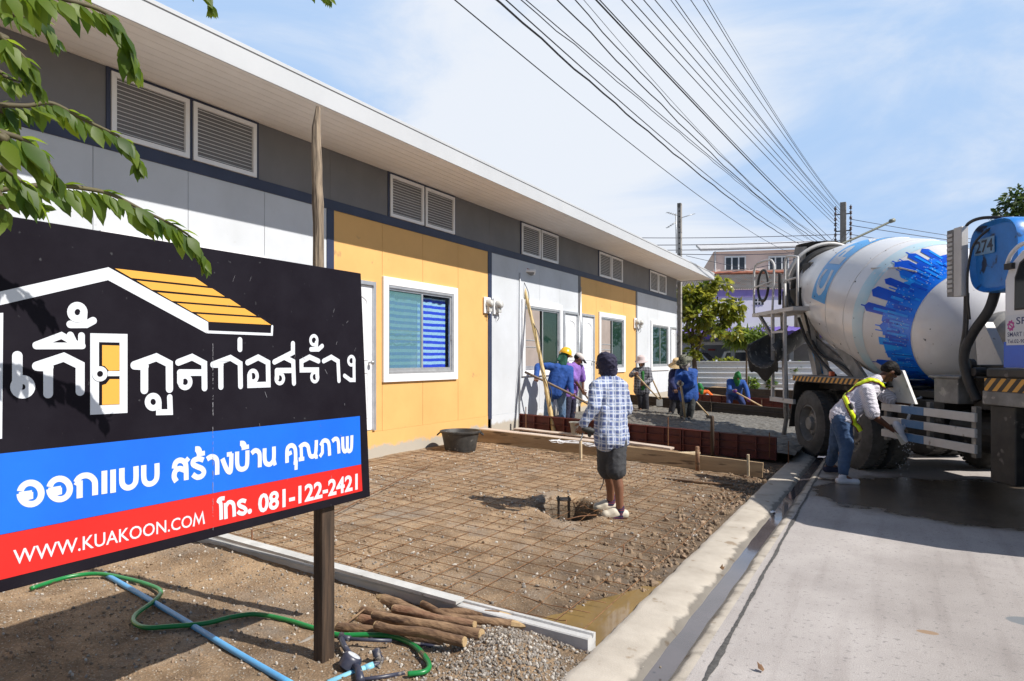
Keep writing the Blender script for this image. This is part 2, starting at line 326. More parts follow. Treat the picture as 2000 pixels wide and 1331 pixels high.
b = MB(); ys = [i*.06-3 for i in range(240)]+[11.4+i*.5 for i in range(60)]
for j, y in enumerate(ys):
    for i, (x, z) in enumerate(prof):
        k = 1 if 0 < i < 13 else 0
        x2 = x+k*.012*noise.noise(Vector((x*3, y*2.2, 1)))+(.014*noise.noise(Vector((1, y*7, 2))) if i < 4 else 0)
        b.v.append((x2, y, z+k*.005*noise.noise(Vector((x*9, y*4, 5)))))
P = len(prof)
for j in range(len(ys)-1):
    for i in range(P-1):
        k = j*P+i; b.f.append((k, k+1, k+P+1, k+P)); b.m.append(0)
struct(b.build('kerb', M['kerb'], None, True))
M['gutter'] = mat('gutter_water', (.10, .085, .09), (.075, .065, .068), 3, .05, .015, 18, spec=.8)
b = MB(); rows = []
for j, y in enumerate([i*.1-3 for i in range(260)]):
    w = .012*noise.noise(Vector((3, y*1.6, 0)))
    b.v += [(-1.088+w, y, -.026), (-.968+w*.6, y, -.026)]
    if j: k = 2*j; b.f.append((k-2, k-1, k+1, k)); b.m.append(0)
struct(b.build('gutter_water', M['gutter']))

def road_m():
    m = mat('road_concrete', (.43, .395, .375), (.32, .29, .275), 1.3, .85, .35, 130, lo=.3, hi=.7, spots=((.27, .25, .24), 30, .60), bdist=.006)
    nt = m.node_tree; N = nt.nodes; L = nt.links; p = N['Principled BSDF']; src = p.inputs['Base Color'].links[0].from_socket
    t = N.new('ShaderNodeTexCoord'); s = N.new('ShaderNodeSeparateXYZ'); L.new(t.outputs['Object'], s.inputs[0])
    def noi(sc, d=6):
        n = N.new('ShaderNodeTexNoise'); n.inputs['Scale'].default_value = sc; n.inputs['Detail'].default_value = d; n.inputs['Roughness'].default_value = .65; L.new(t.outputs['Object'], n.inputs['Vector']); return n.outputs['Fac']
    def ell(cx, cy, rx, ry, na, ns, e=.04):     # noisy elliptical stain -> factor
        mp_ = N.new('ShaderNodeMapping'); mp_.vector_type = 'POINT'; mp_.inputs['Location'].default_value = (-cx/rx, -cy/ry, 0); mp_.inputs['Scale'].default_value = (1/rx, 1/ry, 0); L.new(t.outputs['Object'], mp_.inputs['Vector'])
        ln = N.new('ShaderNodeVectorMath'); ln.operation = 'LENGTH'; L.new(mp_.outputs[0], ln.inputs[0])
        a = N.new('ShaderNodeMath'); a.operation = 'MULTIPLY_ADD'; a.inputs[1].default_value = na; L.new(noi(ns), a.inputs[0]); L.new(ln.outputs['Value'], a.inputs[2])
        r = N.new('ShaderNodeMapRange'); r.inputs['From Min'].default_value = 1+na*.5-e; r.inputs['From Max'].default_value = 1+na*.5+e; r.inputs['To Min'].default_value = 1; r.inputs['To Max'].default_value = 0; L.new(a.outputs[0], r.inputs['Value']); return r.outputs[0]
    def over(src, fac, col, mul=False):
        x = N.new('ShaderNodeMix'); x.data_type = 'RGBA'; x.blend_type = 'MULTIPLY' if mul else 'MIX'; L.new(fac, x.inputs['Factor']); L.new(src, x.inputs['A']); x.inputs['B'].default_value = (*col, 1); return x.outputs['Result']
    wet = ell(1.0, 9.1, 1.95, 1.5, .9, 1.3, .07)
    gr = N.new('ShaderNodeMapRange'); gr.inputs['From Min'].default_value = .3; gr.inputs['From Max'].default_value = .7; gr.inputs['To Min'].default_value = .74; gr.inputs['To Max'].default_value = 1.2; L.new(noi(150, 3), gr.inputs['Value'])
    gx = N.new('ShaderNodeMix'); gx.data_type = 'RGBA'; gx.blend_type = 'MULTIPLY'; gx.inputs['Factor'].default_value = 1; L.new(src, gx.inputs['A']); L.new(gr.outputs[0], gx.inputs['B']); src = gx.outputs['Result']
    ms_ = N.new('ShaderNodeMapping'); ms_.inputs['Scale'].default_value = (5, .35, 1); ms_.inputs['Rotation'].default_value = (0, 0, R(12)); L.new(t.outputs['Object'], ms_.inputs['Vector']); ns_ = N.new('ShaderNodeTexNoise'); ns_.inputs['Scale'].default_value = 1.6; ns_.inputs['Detail'].default_value = 7; L.new(ms_.outputs[0], ns_.inputs['Vector'])
    gs = N.new('ShaderNodeMapRange'); gs.inputs['From Min'].default_value = .52; gs.inputs['From Max'].default_value = .72; gs.inputs['To Max'].default_value = .45; L.new(ns_.outputs['Fac'], gs.inputs['Value']); src = over(src, gs.outputs[0], (.66, .63, .62), True)
    src = over(src, ell(.45, 4.9, .5, 1.5, .9, .9, .35), (.86, .85, .84), True)
    src = over(src, ell(1.15, 2.8, .55, 1.1, .9, .9, .35), (.84, .82, .80), True)
    src = over(src, wet, (.36, .31, .25), True)
    src = over(src, ell(.72, 5.02, .13, .085, .35, 7), (.17, .18, .19))        # dark repair patch
    src = over(src, ell(.17, 4.55, .055, .03, .3, 9), (.28, .19, .12))
    L.new(src, p.inputs['Base Color'])
    r = N.new('ShaderNodeMapRange'); r.inputs['To Min'].default_value = .85; r.inputs['To Max'].default_value = .22; L.new(wet, r.inputs['Value']); L.new(r.outputs[0], p.inputs['Roughness'])
    return m
M['road'] = road_m()
g = grid(-.88, 9, -4, 60, .5, lambda x, y: 0); struct(g.build('road', M['road']))
M['tar'] = mat('tar_joint', (.045, .042, .04), (.10, .095, .09), 30, .8, .4, 60)
b = MB(); n = 900
for i in range(n):
    y = -1+i*.03; c = -.79-.013*(y-3)+.012*noise.noise(Vector((y*2, 0, 0)))
    w = .009+.011*abs(noise.noise(Vector((y*5, 4, 0))))+.012*max(0, noise.noise(Vector((y*1.5, 9, 0))))
    b.v += [(c-w-.006*noise.noise(Vector((y*25, 2, 0))), y, .004), (c+w+.006*noise.noise(Vector((y*25, 8, 0))), y, .004)]
    if i: k = 2*i; b.f.append((k-2, k-1, k+1, k)); b.m.append(0)
struct(b.build('road_joint', M['tar']))
# a few dead leaves
M['deadleaf'] = mat('dead_leaf', (.22, .12, .05), (.12, .06, .03), 20, .8)
for px, py, z, lb in ((1490, 1312, .01, 'brown dead leaf alone on the pale road at the bottom edge'), (1407, 1113, -.01, 'dead leaf floating in the gutter water')):
    c = onz(px, py, z); b = MB(); rz = random.uniform(0, 6)
    for k in (0, 1):
        a = rz+k*.5; d = Vector((math.cos(a), math.sin(a), .35+.3*k)); e = Vector((-math.sin(a), math.cos(a), .4-.7*k))
        b.add([c, c+d*.02+e*.012, c+d*.042+Vector((0, 0, .006)), c+d*.02-e*.012], [(0, 1, 2, 3)])
    tag(b.build('dead_leaf', M['deadleaf']), lb, 'leaf', 'dead leaves by the gutter')
# bits of rubbish foil lying in the gutter
M['foil'] = mat('plastic_film', (.62, .64, .70), (.45, .48, .55), 18, .3)
c = onz(1505, 1000, -.02); b = MB()
b.v = [tuple(c+Vector((.05*math.cos(a)*s, .07*math.sin(a)*s, .012*random.random()))) for s in (1, .5) for a in [i*math.pi/4 for i in range(8)]]
b.f = [(i, (i+1) % 8, (i+1) % 8+8, i+8) for i in range(8)]+[tuple(range(8, 16))]; b.m = [0]*9
tag(b.build('plastic_scrap', M['foil']), 'crumpled scrap of pale plastic in the gutter water', 'rubbish')

# ------------------------------------------------------------------ the row house
XW = -6.16
house = thing('row_house', (XW, 10, 0), 'long single storey row house in white and orange boards with grey top', 'house')
units = [(-1.45, 'orange'), (2.45, 'white'), (6.35, 'orange'), (10.22, 'white'), (14.12, 'orange'), (18.02, 'white')]
YEND = 22.0; ZB, ZT, ZS = 3.44, 3.56, 4.19
M['plinth_o'] = M['plinth_w'] = None
def plinth_m(nm, col):
    m = mat(nm, col, tuple(c*.93 for c in col), 2, .8, .15, 60); nt = m.node_tree; N = nt.nodes; L = nt.links; p = N['Principled BSDF']; src = p.inputs['Base Color'].links[0].from_socket
    t = N.new('ShaderNodeTexCoord'); s = N.new('ShaderNodeSeparateXYZ'); L.new(t.outputs['Object'], s.inputs[0])
    n = N.new('ShaderNodeTexNoise'); n.inputs['Scale'].default_value = 3.5; n.inputs['Detail'].default_value = 8; n.inputs['Roughness'].default_value = .7; L.new(t.outputs['Object'], n.inputs['Vector'])
    a = N.new('ShaderNodeMath'); a.operation = 'MULTIPLY_ADD'; a.inputs[1].default_value = -.32; L.new(n.outputs['Fac'], a.inputs[0]); L.new(s.outputs['Z'], a.inputs[2])
    gy = N.new('ShaderNodeMath'); gy.operation = 'MULTIPLY_ADD'; gy.inputs[1].default_value = -.024; L.new(s.outputs['Y'], gy.inputs[0]); L.new(a.outputs[0], gy.inputs[2])
    r = N.new('ShaderNodeMapRange'); r.inputs['From Min'].default_value = .0; r.inputs['From Max'].default_value = .05; L.new(gy.outputs[0], r.inputs['Value'])
    x = N.new('ShaderNodeMix'); x.data_type = 'RGBA'; L.new(r.outputs[0], x.inputs['Factor']); x.inputs['A'].default_value = (.42, .38, .32, 1); L.new(src, x.inputs['B']); L.new(x.outputs['Result'], p.inputs['Base Color']); return m
PL = {'orange': plinth_m('plinth_orange', (.72, .42, .145)), 'white': plinth_m('plinth_white', (.575, .60, .64))}
WM = {'orange': M['orange'], 'white': M['wallwhite']}
# openings per unit: (window y0,y1), (door y0,y1); rows mirror each other
OPEN = [((-.3, 1.55), (1.65, 2.4)), ((3.5, 5.35), (5.5, 6.27)), ((7.34, 9.18), (6.42, 7.19)), ((11.38, 13.17), (13.26, 14.02)), ((15.25, 17.07), (14.19, 14.97)), ((19.26, 21.1), (21.26, 21.93))]
b = MB(); b.bb(XW-5, XW-.25, -1.5, YEND-.015, .1, ZS-.01); b.build('core', M['dark'], house)
for i, (y0, colr) in enumerate(units):
    y1 = units[i+1][0] if i+1 < len(units) else YEND
    (wa, wb), (da, db) = OPEN[i]
    seams = [y0+.06, wa if da > wb else max(da-.02, y0+.06), wa, (wa+wb)/2+.03, wb+.03, y1-.06]
    ss = sorted(set(round(s, 3) for s in [y0+.06, y0+1.0, y0+1.93, y0+2.88, y1-.06])); b = MB()
    for s0, s1 in zip(ss[:-1], ss[1:]):
        cuts = sorted(set([s0, s1]+[c for c in (wa+.03, wb-.03, da+.02, db-.02) if s0 < c < s1]))
        for c0, c1 in zip(cuts[:-1], cuts[1:]):
            mid = (c0+c1)/2; zs = [(.58, ZB)]
            if wa+.02 < mid < wb-.02: zs = [(.58, 1.28), (2.68, ZB)]
            elif da+.01 < mid < db-.01: zs = [(2.59, ZB)]
            g0 = .0028 if c0 == s0 else 0; g1 = .0028 if c1 == s1 else 0
            for z0, z1 in zs: b.bb(XW-.02, XW, c0+g0, c1-g1, z0, z1)
    b.build('wall_panel', WM[colr], house)
    b = MB(); b.bb(XW-.02, XW+.003, y0+.06, da+.02, .05, .578); b.bb(XW-.02, XW+.003, db-.02, y1-.06, .05, .578); b.bb(XW-.02, XW+.003, da+.02, db-.02, .05, .60)
    b.build('plinth', PL[colr], house)
    b = MB(); b.bb(XW-.02, XW+.002, y0+.002, y1-.002, ZT, ZS-.005); b.build('upper_panel', M['wallgrey'], house)
    # louvred vents in navy casing
    vc = y0+1.95; b = MB()
    b.bb(XW-.015, XW+.014, vc-.84, vc+.84, ZS-.035, ZS-.006); b.bb(XW-.015, XW+.014, vc-.84, vc-.80, ZT, ZS-.035); b.bb(XW-.015, XW+.014, vc+.80, vc+.84, ZT, ZS-.035); b.bb(XW-.015, XW+.014, vc-.022, vc+.022, ZT, ZS-.035)
    b.build('vent_casing', M['navy'], house)
    for a0, a1 in ((vc-.80, vc-.022), (vc+.022, vc+.80)):
        f = MB(); w = .045; z0, z1 = ZT+.005, ZS-.036
        f.bb(XW, XW+.03, a0, a1, z0, z0+w); f.bb(XW, XW+.03, a0, a1, z1-w, z1); f.bb(XW, XW+.03, a0, a0+w, z0+w, z1-w); f.bb(XW, XW+.03, a1-w, a1, z0+w, z1-w)
        fo = f.build('louvre_vent', M['upvc'], house)
        s = MB(); n = 13
        for k in range(n):
            z = lerp(z0+w, z1-w, (k+.5)/n); s.box((XW+.008, (a0+a1)/2, z), (.012, a1-a0-2*w, .0040), Matrix.Rotation(R(9), 3, 'Y'))
        s.build('slats', M['upvc'], fo)
        s = MB(); s.bb(XW-.0195, XW-.012, a0+w, a1-w, z0+w, z1-w); s.build('backing', M['dark'], fo)
b = MB(); b.bb(XW-.02, XW+.012, -1.5, YEND, ZB, ZT); b.build('trim_band', M['navy'], house, bevel=.004)
for i, (y0, c) in enumerate(units):
    b = MB(); b.bb(XW-.02, XW+.010, y0-.06, y0+.06, .52, ZB); b.build('trim_post', M['navy'] if i < 3 or i == 3 else M['wallgrey'], house)
b = MB(); b.bb(XW-.02, XW+.010, YEND-.06, YEND, .52, ZB); b.build('corner_trim', M['wallwhite'], house)
b = MB(); b.bb(XW-.02, XW+.004, YEND-.06, YEND, .05, .52); b.build('plinth', PL['white'], house)
b = MB(); b.bb(XW-5, XW-.02, YEND-.012, YEND, .1, ZS-.01); b.build('end_wall', M['wallwhite'], house)

# windows
M['glassL'] = glass_mat('window_glass', (.02, .055, .045), .02, .55)
M['glassR'] = glass_mat('clear_glass', (.16, .34, .36), .03, .42)
M['screen'] = mat('insect_screen', (.36, .30, .27), (.30, .25, .225), 3, .7)
M['blind_d'] = mat('dark_curtain', (.02, .06, .04), (.03, .09, .06), 4, .8)
def stripes_m():
    m = mat('striped_sheet', (.05, .12, .55), None, rough=.55, bump=.5, bscale=9, bdist=.03); nt = m.node_tree; N = nt.nodes; L = nt.links; p = N['Principled BSDF']
    t = N.new('ShaderNodeTexCoord'); s = N.new('ShaderNodeSeparateXYZ'); L.new(t.outputs['Object'], s.inputs[0])
    n = N.new('ShaderNodeTexNoise'); n.inputs['Scale'].default_value = 2; L.new(t.outputs['Object'], n.inputs['Vector'])
    a = N.new('ShaderNodeMath'); a.operation = 'MULTIPLY_ADD'; a.inputs[1].default_value = .03; L.new(n.outputs['Fac'], a.inputs[0]); L.new(s.outputs['Z'], a.inputs[2])
    k = N.new('ShaderNodeMath'); k.operation = 'MULTIPLY'; k.inputs[1].default_value = 11; L.new(a.outputs[0], k.inputs[0])
    f = N.new('ShaderNodeMath'); f.operation = 'FRACT'; L.new(k.outputs[0], f.inputs[0])
    c = N.new('ShaderNodeMath'); c.operation = 'GREATER_THAN'; c.inputs[1].default_value = .5; L.new(f.outputs[0], c.inputs[0])
    x = N.new('ShaderNodeMix'); x.data_type = 'RGBA'; x.inputs['A'].default_value = (.015, .065, .72, 1); x.inputs['B'].default_value = (.34, .62, .85, 1); L.new(c.outputs[0], x.inputs['Factor']); L.new(x.outputs['Result'], p.inputs['Base Color']); return m
M['stripes'] = stripes_m()
def window(wa, wb, kind):
    z0, z1 = 1.245, 2.71; w = .11
    f = MB()
    f.bb(XW-.018, XW+.035, wa, wb, z0, z0+w); f.bb(XW-.018, XW+.035, wa, wb, z1-w, z1); f.bb(XW-.018, XW+.035, wa, wa+w, z0+w, z1-w); f.bb(XW-.018, XW+.035, wb-w, wb, z0+w, z1-w)
    wo_ = f.build('window', M['upvc'], house, bevel=.004)
    a0, a1, b0, b1 = wa+w, wb-w, z0+w, z1-w; mid = (a0+a1)/2; t = .035
    f = MB()                                         # fixed aluminium frame and two sliding sashes
    f.bb(XW-.03, XW+.028, a0, a1, b1-t, b1); f.bb(XW-.03, XW+.028, a0, a1, b0, b0+t); f.bb(XW-.03, XW+.028, a0, a0+.02, b0+t, b1-t); f.bb(XW-.03, XW+.028, a1-.05, a1, b0+t, b1-t)
    f.build('window_frame', M['alu'], wo_)
    f = MB()
    f.bb(XW-.02, XW+.006, mid-.02, mid+.02, b0+t, b1-t); f.bb(XW-.02, XW+.006, a0+.02, mid-.02, b0+t, b0+t+.05); f.bb(XW-.02, XW+.006, mid+.02, a1-.05, b0+t, b0+t+.05); f.bb(XW-.02, XW+.006, a0+.02, mid-.02, b1-t-.03, b1-t); f.bb(XW-.02, XW+.006, mid+.02, a1-.05, b1-t-.03, b1-t)
    f.bb(XW-.02, XW+.006, a1-.085, a1-.05, b0+t+.05, b1-t-.03)
    f.build('sash', M['alu'], wo_)
    f = MB(); f.tube([(XW+.012, a1-.067, 1.86), (XW+.03, a1-.067, 1.87), (XW+.03, a1-.067, 1.95), (XW+.012, a1-.067, 1.96)], .006, 6); f.build('handle', M['steel'], wo_)
    zb, zt = b0+t+.05, b1-t-.03
    if kind == 'stripe':
        f = MB(); n = 28
        for i in range(n+1):
            y = lerp(a0+.02, a1-.09, i/n); d = .012*math.sin(i*1.9)+.01*math.sin(i*.7)
            f.v += [(XW-.09+d, y, zb), (XW-.09+d, y, zt-.03)]
            if i: k = 2*i; f.f.append((k-2, k-1, k+1, k)); f.m.append(0)
        f.build('curtain', M['stripes'], wo_)
        f = MB(); f.bb(XW-.011, XW-.006, a0+.02, mid-.02, zb, zt); f.build('pane', M['glassR'], wo_)
        f = MB()
        for z in (1.84, 1.97): f.bb(XW-.03, XW-.018, a0+.02, mid-.03, z, z+.014)
        f.build('grille_bar', M['alu'], wo_)
        f = MB(); f.bb(XW-.013, XW-.009, mid+.02, a1-.085, zb, zt); f.build('pane', glass_mat('clean_glass', (.02, .03, .05), .02, .10), wo_)
    else:
        f = MB(); n = 24
        lo = (mid-.02) if kind == 'screen' else a0+.02
        for i in range(n+1):
            y = lerp(a0+.02, a1-.085, i/n); d = .02*math.sin(i*2.1)
            f.v += [(XW-.13+d, y, zb), (XW-.13+d, y, zt)]
            if i: k = 2*i; f.f.append((k-2, k-1, k+1, k)); f.m.append(0)
        f.build('curtain', M['blind_d'], wo_)
        if kind == 'screen':
            f = MB(); f.bb(XW-.004, XW+.001, a0+.02, mid-.12, zb, zt); f.build('insect_screen', M['screen'], wo_)
            f = MB()
            for z in (1.80, 1.93): f.bb(XW+.001, XW+.008, a0+.02, mid-.12, z, z+.016)
            f.build('grille_bar', M['alu'], wo_)
        else:
            f = MB(); f.bb(XW-.011, XW-.006, a0+.02, mid-.02, zb, zt); f.build('pane', M['glassL'], wo_)
        f = MB(); f.bb(XW-.013, XW-.009, mid+.02, a1-.085, zb, zt); f.build('pane', M['glassL'], wo_)
kinds = ['plain', 'plain', 'stripe', 'screen', 'screen', 'plain']
for i in range(6): window(*OPEN[i][0], kinds[i])
# doors
M['door'] = mat('white_door', (.74, .75, .78), (.70, .71, .74), 3, .4)
for i in range(6):
    da, db = OPEN[i][1]; z0, z1 = .60, 2.61; w = .05
    f = MB(); f.bb(XW-.0195, XW+.03, da, db, z1-w, z1); f.bb(XW-.0195, XW+.03, da, da+w, z0, z1-w); f.bb(XW-.0195, XW+.03, db-w, db, z0, z1-w)
    d = MB(); d.bb(XW-.019, XW-.004, da+w, db-w, z0+.01, z1-w-.004)
    do = d.build('door', M['door'], house); f.build('door_frame', M['alu'], do)
    p = MB(); m_ = (da+db)/2; hw = (db-da)/2-w-.09
    pts = [(XW-.004, m_-hw, 1.55), (XW-.004, m_-hw, 2.28)]+[(XW-.004, m_+hw*math.sin(a), 2.30+.12*math.cos(a)) for a in [R(-70+14*k) for k in range(11)]]+[(XW-.004, m_+hw, 2.28), (XW-.004, m_+hw, 1.55)]
    p.tube(pts, .011, 6, closed=True); p.tube([(XW-.004, m_-hw, .78), (XW-.004, m_-hw, 1.38), (XW-.004, m_+hw, 1.38), (XW-.004, m_+hw, .78)], .011, 6, closed=True)
    p.build('moulding', M['door'], do)
    hy = db-w-.06 if i in (2, 4) else da+w+.06
    h = MB(); h.cyl((XW-.01, hy, 1.52), (XW+.045, hy, 1.52), .012, n=10); h.ell((XW+.06, hy, 1.52), (.025, .03, .03)); h.build('door_handle', M['steel'], do, True)
# roof slab, fascia, soffit
XF = -5.10; YR = 22.62
b = MB()
n = 9
for k in range(n):
    x0 = lerp(XW-.02, XF-.012, k/n); x1 = lerp(XW-.02, XF-.012, (k+1)/n)-.005
    b.bb(x0, x1, -1.6, YR-.01, ZS-.002, ZS+.012)
b.build('soffit', M['soffit'], house)
b = MB(); b.bb(XW-5.5, XF-.02, -1.6, YR-.02, ZS+.02, ZS+.15); b.build('roof', M['fascia'], house)
b = MB(); b.bb(XF-.012, XF+.004, -1.6, YR, ZS-.035, ZS+.20); b.bb(XF+.004, XF+.014, -1.6, YR, ZS+.165, ZS+.20); b.bb(XW-5.5, XF-.012, YR-.012, YR, ZS-.03, ZS+.20)
b.build('fascia', M['fascia'], house, bevel=.003)

# electric meters in pairs on the party walls
M['meter'] = mat('meter_plastic', (.55, .55, .53), (.42, .42, .41), 9, .4); M['meterglass'] = glass_mat('meter_glass', (.12, .12, .12), .05, .6)
def meter(y, z, label):
    t = thing('electric_meter', (XW+.012, y, z), label, 'meter', 'electric meters in pairs on the house wall')
    b = MB(); b.bb(XW+.012, XW+.035, y-.11, y+.11, z-.14, z+.14); b.build('back_board', M['upvc'], t, bevel=.005)
    b = MB(); b.lathe([(.075, 0), (.075, .05), (.06, .07), (.055, .10), (.0, .105)], Matrix.Translation((XW+.035, y, z+.03)) @ Matrix.Rotation(R(90), 4, 'Y'), 20); b.build('dial', M['meter'], t, True)
    b = MB(); b.bb(XW+.035, XW+.10, y-.05, y+.05, z-.11, z-.03); b.build('terminal_box', M['meter'], t, bevel=.006)
    b = MB(); b.tube([(XW+.06, y, z-.11), (XW+.06, y+.02, z-.2), (XW+.02, y+.03, z-.25)], .006, 6); b.build('wire', M['black'], t, True)
meter(10.10, 2.50, 'white backed electric meter on orange board, left one of the nearer pair')
meter(10.42, 2.50, 'electric meter on white board just right of the navy post')
meter(17.88, 2.56, 'electric meter on orange board, left one of the far pair'); meter(18.20, 2.56, 'electric meter on white board, right one of the far pair')
# conduit down the white wall beside the bamboo
b = MB(); b.tube([(XW+.02, 11.28, .2), (XW+.02, 11.28, 2.0), (XW+.02, 11.30, 3.2)], .013, 6); b.build('conduit', M['wallwhite'], house, True)
b = MB(); b.tube([(XW+.02, 14.07, .6), (XW+.02, 14.07, 2.55)], .02, 8); b.tube([(XW+.02, 14.15, .6), (XW+.02, 14.15, 3.2)], .02, 8); b.build('conduit', M['alu'], house, True)
# ------------------------------------------------------------------ the signboard
XS = -2.45
sign = thing('signboard', (XS, 1.7, 0), 'big black signboard with white Thai lettering over a blue and a red band', 'signboard')
def scuff(name, c, c2, rough=.38):
    return mat(name, c, c2, 5, rough, .04, 30, spots=(tuple(min(1, v*1.6+.05) for v in c), 38, .70))
M['sblack'] = mat('sign_black', (.010, .008, .012), (.014, .012, .017), 5, .5, .04, 30, spots=((.05, .05, .055), 38, .70), spec=.06)
M['sblue'] = mat('sign_blue', (.004, .115, .64), (.005, .14, .70), 2, .4); M['sred'] = mat('sign_red', (.60, .012, .009), (.64, .016, .011), 2, .4)
M['swhite'] = mat('sign_white', (.64, .66, .70), (.60, .62, .66), 3, .45); M['syel'] = mat('sign_yellow', (.72, .36, .055), (.68, .34, .05), 3, .45)
YR0, YR1, ZT_, ZB_ = 2.752, 2.825, 2.008, .819
b = MB(); b.prism([(XS-.030, .42, ZB_), (XS-.030, YR1, ZB_), (XS-.030, YR0, ZT_), (XS-.030, .42, ZT_)], (.030, 0, 0)); panel = b.build('panel', M['sblack'], sign, bevel=.003)
def plate(poly, lay, b):                 # printed film: a thin raised shape on the board
    x0 = XS+.0004; b.prism([(x0, y, z) for y, z in poly], (.0006+lay*.0005, 0, 0))
def yz(px, py): v = onx(px, py, XS); return (v.y, v.z)
b = MB(); plate([(.44, 1.002), (2.752, 1.002), (2.742, 1.2565), (.44, 1.2565)], 0, b); b.build('blue_band', M['sblue'], panel)
b = MB(); plate([(.44, .860), (2.762, .860), (2.752, 1.0005), (.44, 1.0005)], 0, b); b.build('red_band', M['sred'], panel)
def ribbon(pts, w, x, b, closed=False):
    pts = [Vector((p[0], p[1])) for p in pts]; n = len(pts); L = []; Rr = []
    for i, p in enumerate(pts):
        a = pts[i-1] if (i or closed) else None; c = pts[(i+1) % n] if (i < n-1 or closed) else None
        d1 = (p-a).normalized() if a is not None else None; d2 = (c-p).normalized() if c is not None else None
        if d1 is None: d1 = d2
        if d2 is None: d2 = d1
        m_ = (d1+d2); m_ = m_.normalized() if m_.length > 1e-6 else d1
        nn = Vector((-m_.y, m_.x)); k = 1/max(.45, nn.dot(Vector((-d1.y, d1.x))))
        L.append(p+nn*w/2*k); Rr.append(p-nn*w/2*k)
    vs = [(x+i*8e-6, q.x, q.y) for i, q in enumerate(L)]+[(x+i*8e-6, q.x, q.y) for i, q in enumerate(Rr)]
    b.add(vs, [(i, n+i, n+(i+1) % n, (i+1) % n) for i in range(n if closed else n-1)])
    return pts
def disc(c, r, x, b, n=16):
    b.add([(x, c[0]+r*math.cos(2*math.pi*i/n), c[1]+r*math.sin(2*math.pi*i/n)) for i in range(n)], [tuple(range(n))])
SK = [0]
def strokes(tf, lst, w, b, base=.0016, rnd=True, curve=False):
    for pts in lst:
        SK[0] += 1; x = XS+base+.00011*(SK[0] % 11)
        P_ = [yz(*tf(*p)) for p in pts]
        if curve and len(P_) > 3:                # smooth Catmull-Rom through the traced points
            Q = []; n = len(P_)
            for i in range(n-1):
                p0, p1, p2, p3 = [Vector(P_[max(0, min(n-1, k))]) for k in (i-1, i, i+1, i+2)]
                for s in (0, .25, .5, .75):
                    Q.append(.5*((2*p1)+(p2-p0)*s+(2*p0-5*p1+4*p2-p3)*s*s+(3*p1-p0-3*p2+p3)*s**3))
            P_ = Q+[Vector(P_[-1])]
        ribbon(P_, w, x, b)
        if rnd:
            disc(P_[0], w/2, x+.00004, b); disc(P_[-1], w/2, x+.00004, b)
            if not curve:
                for q in P_[1:-1]: disc(q, w/2, x+.00004, b, 12)
def ring(tf, c, rx, ry, w, b, base=.0016, a0=0, a1=360):
    SK[0] += 1; x = XS+base+.00011*(SK[0] % 11); full = a1-a0 >= 360
    n = 24; pts = [yz(*tf(c[0]+rx*math.cos(R(lerp(a0, a1, i/n))), c[1]-ry*math.sin(R(lerp(a0, a1, i/n))))) for i in range(n if full else n+1)]
    ribbon(pts, w, x, b, full)
tA = lambda x, y: (x/4.438, 560+y/4.438)
tB = lambda x, y: (250+x/7.396, 640+y/7.396)
tC = lambda x, y: (470+x/8.333, 630+y/8.333)
tD = lambda x, y: (x/5.556, 840+y/5.556)
tE = lambda x, y: (320+x/5, 810+y/5)
tG = lambda x, y: (400+x/6.06, 900+y/6.06)
tR = lambda x, y: (x/3.571, 500+y/3.571)
b = MB(); w = .030
strokes(tA, [[(148, 600), (148, 870)]], w, b); ring(tA, (195, 870), 66, 63, .0285, b)
strokes(tA, [[(318, 690), (550, 612), (692, 682), (692, 910)], [(415, 680), (415, 930)], [(318, 692), (420, 698)]], w, b)
strokes(tA, [[(310, 508), (530, 424), (665, 500)], [(312, 515), (710, 515)], [(703, 425), (703, 515)], [(606, 420), (640, 490)]], .0225, b)
ring(tA, (667, 222), 57, 58, .024, b); strokes(tA, [[(608, 328), (745, 328), (805, 296)], [(722, 235), (715, 325)]], .026, b)
strokes(tB, [[(88, 545), (405, 430), (592, 525), (595, 890)], [(232, 520), (232, 905)], [(88, 550), (240, 560)]], w, b)
ring(tB, (358, 1075), 80, 88, .0225, b); strokes(tB, [[(440, 1080), (440, 1225), (605, 1222), (597, 1005)], [(432, 1150), (450, 1225)]], .0225, b)
strokes(tB, [[(722, 505), (920, 428), (1096, 520), (1100, 875)], [(745, 652), (1098, 652)], [(748, 652), (748, 790)]], .0265, b); ring(tB, (820, 785), 74, 84, .0205, b)
strokes(tB, [[(1222, 535), (1475, 438), (1616, 522), (1622, 850)], [(1336, 530), (1338, 860)], [(1222, 540), (1340, 540)], [(1612, 180), (1612, 315)]], .0245, b)
strokes(tC, [[(110, 655), (280, 570), (440, 655), (446, 1012), (142, 1022), (140, 860)]], .0255, b); ring(tC, (197, 875), 66, 88, .0185, b)
strokes(tC, [[(545, 645), (845, 490), (845, 345)], [(715, 572), (850, 640), (862, 990)], [(585, 785), (850, 782)], [(583, 785), (585, 910)]], .0245, b); ring(tC, (632, 912), 62, 82, .0175, b)
strokes(tC, [[(1262, 630), (1118, 565), (985, 635), (988, 775), (1242, 773), (1243, 890)]], .0245, b); ring(tC, (1202, 890), 54, 76, .0165, b)
ring(tC, (1187, 292), 54, 74, .0165, b); strokes(tC, [[(1140, 440), (1262, 440), (1322, 385)], [(1230, 330), (1222, 440)]], .0225, b)
strokes(tC, [[(1345, 630), (1470, 565), (1580, 632), (1595, 950)]], .0235, b)
ring(tC, (1797, 625), 50, 70, .0165, b); strokes(tC, [[(1838, 600), (1842, 938), (1778, 938), (1685, 868)]], .0215, b)
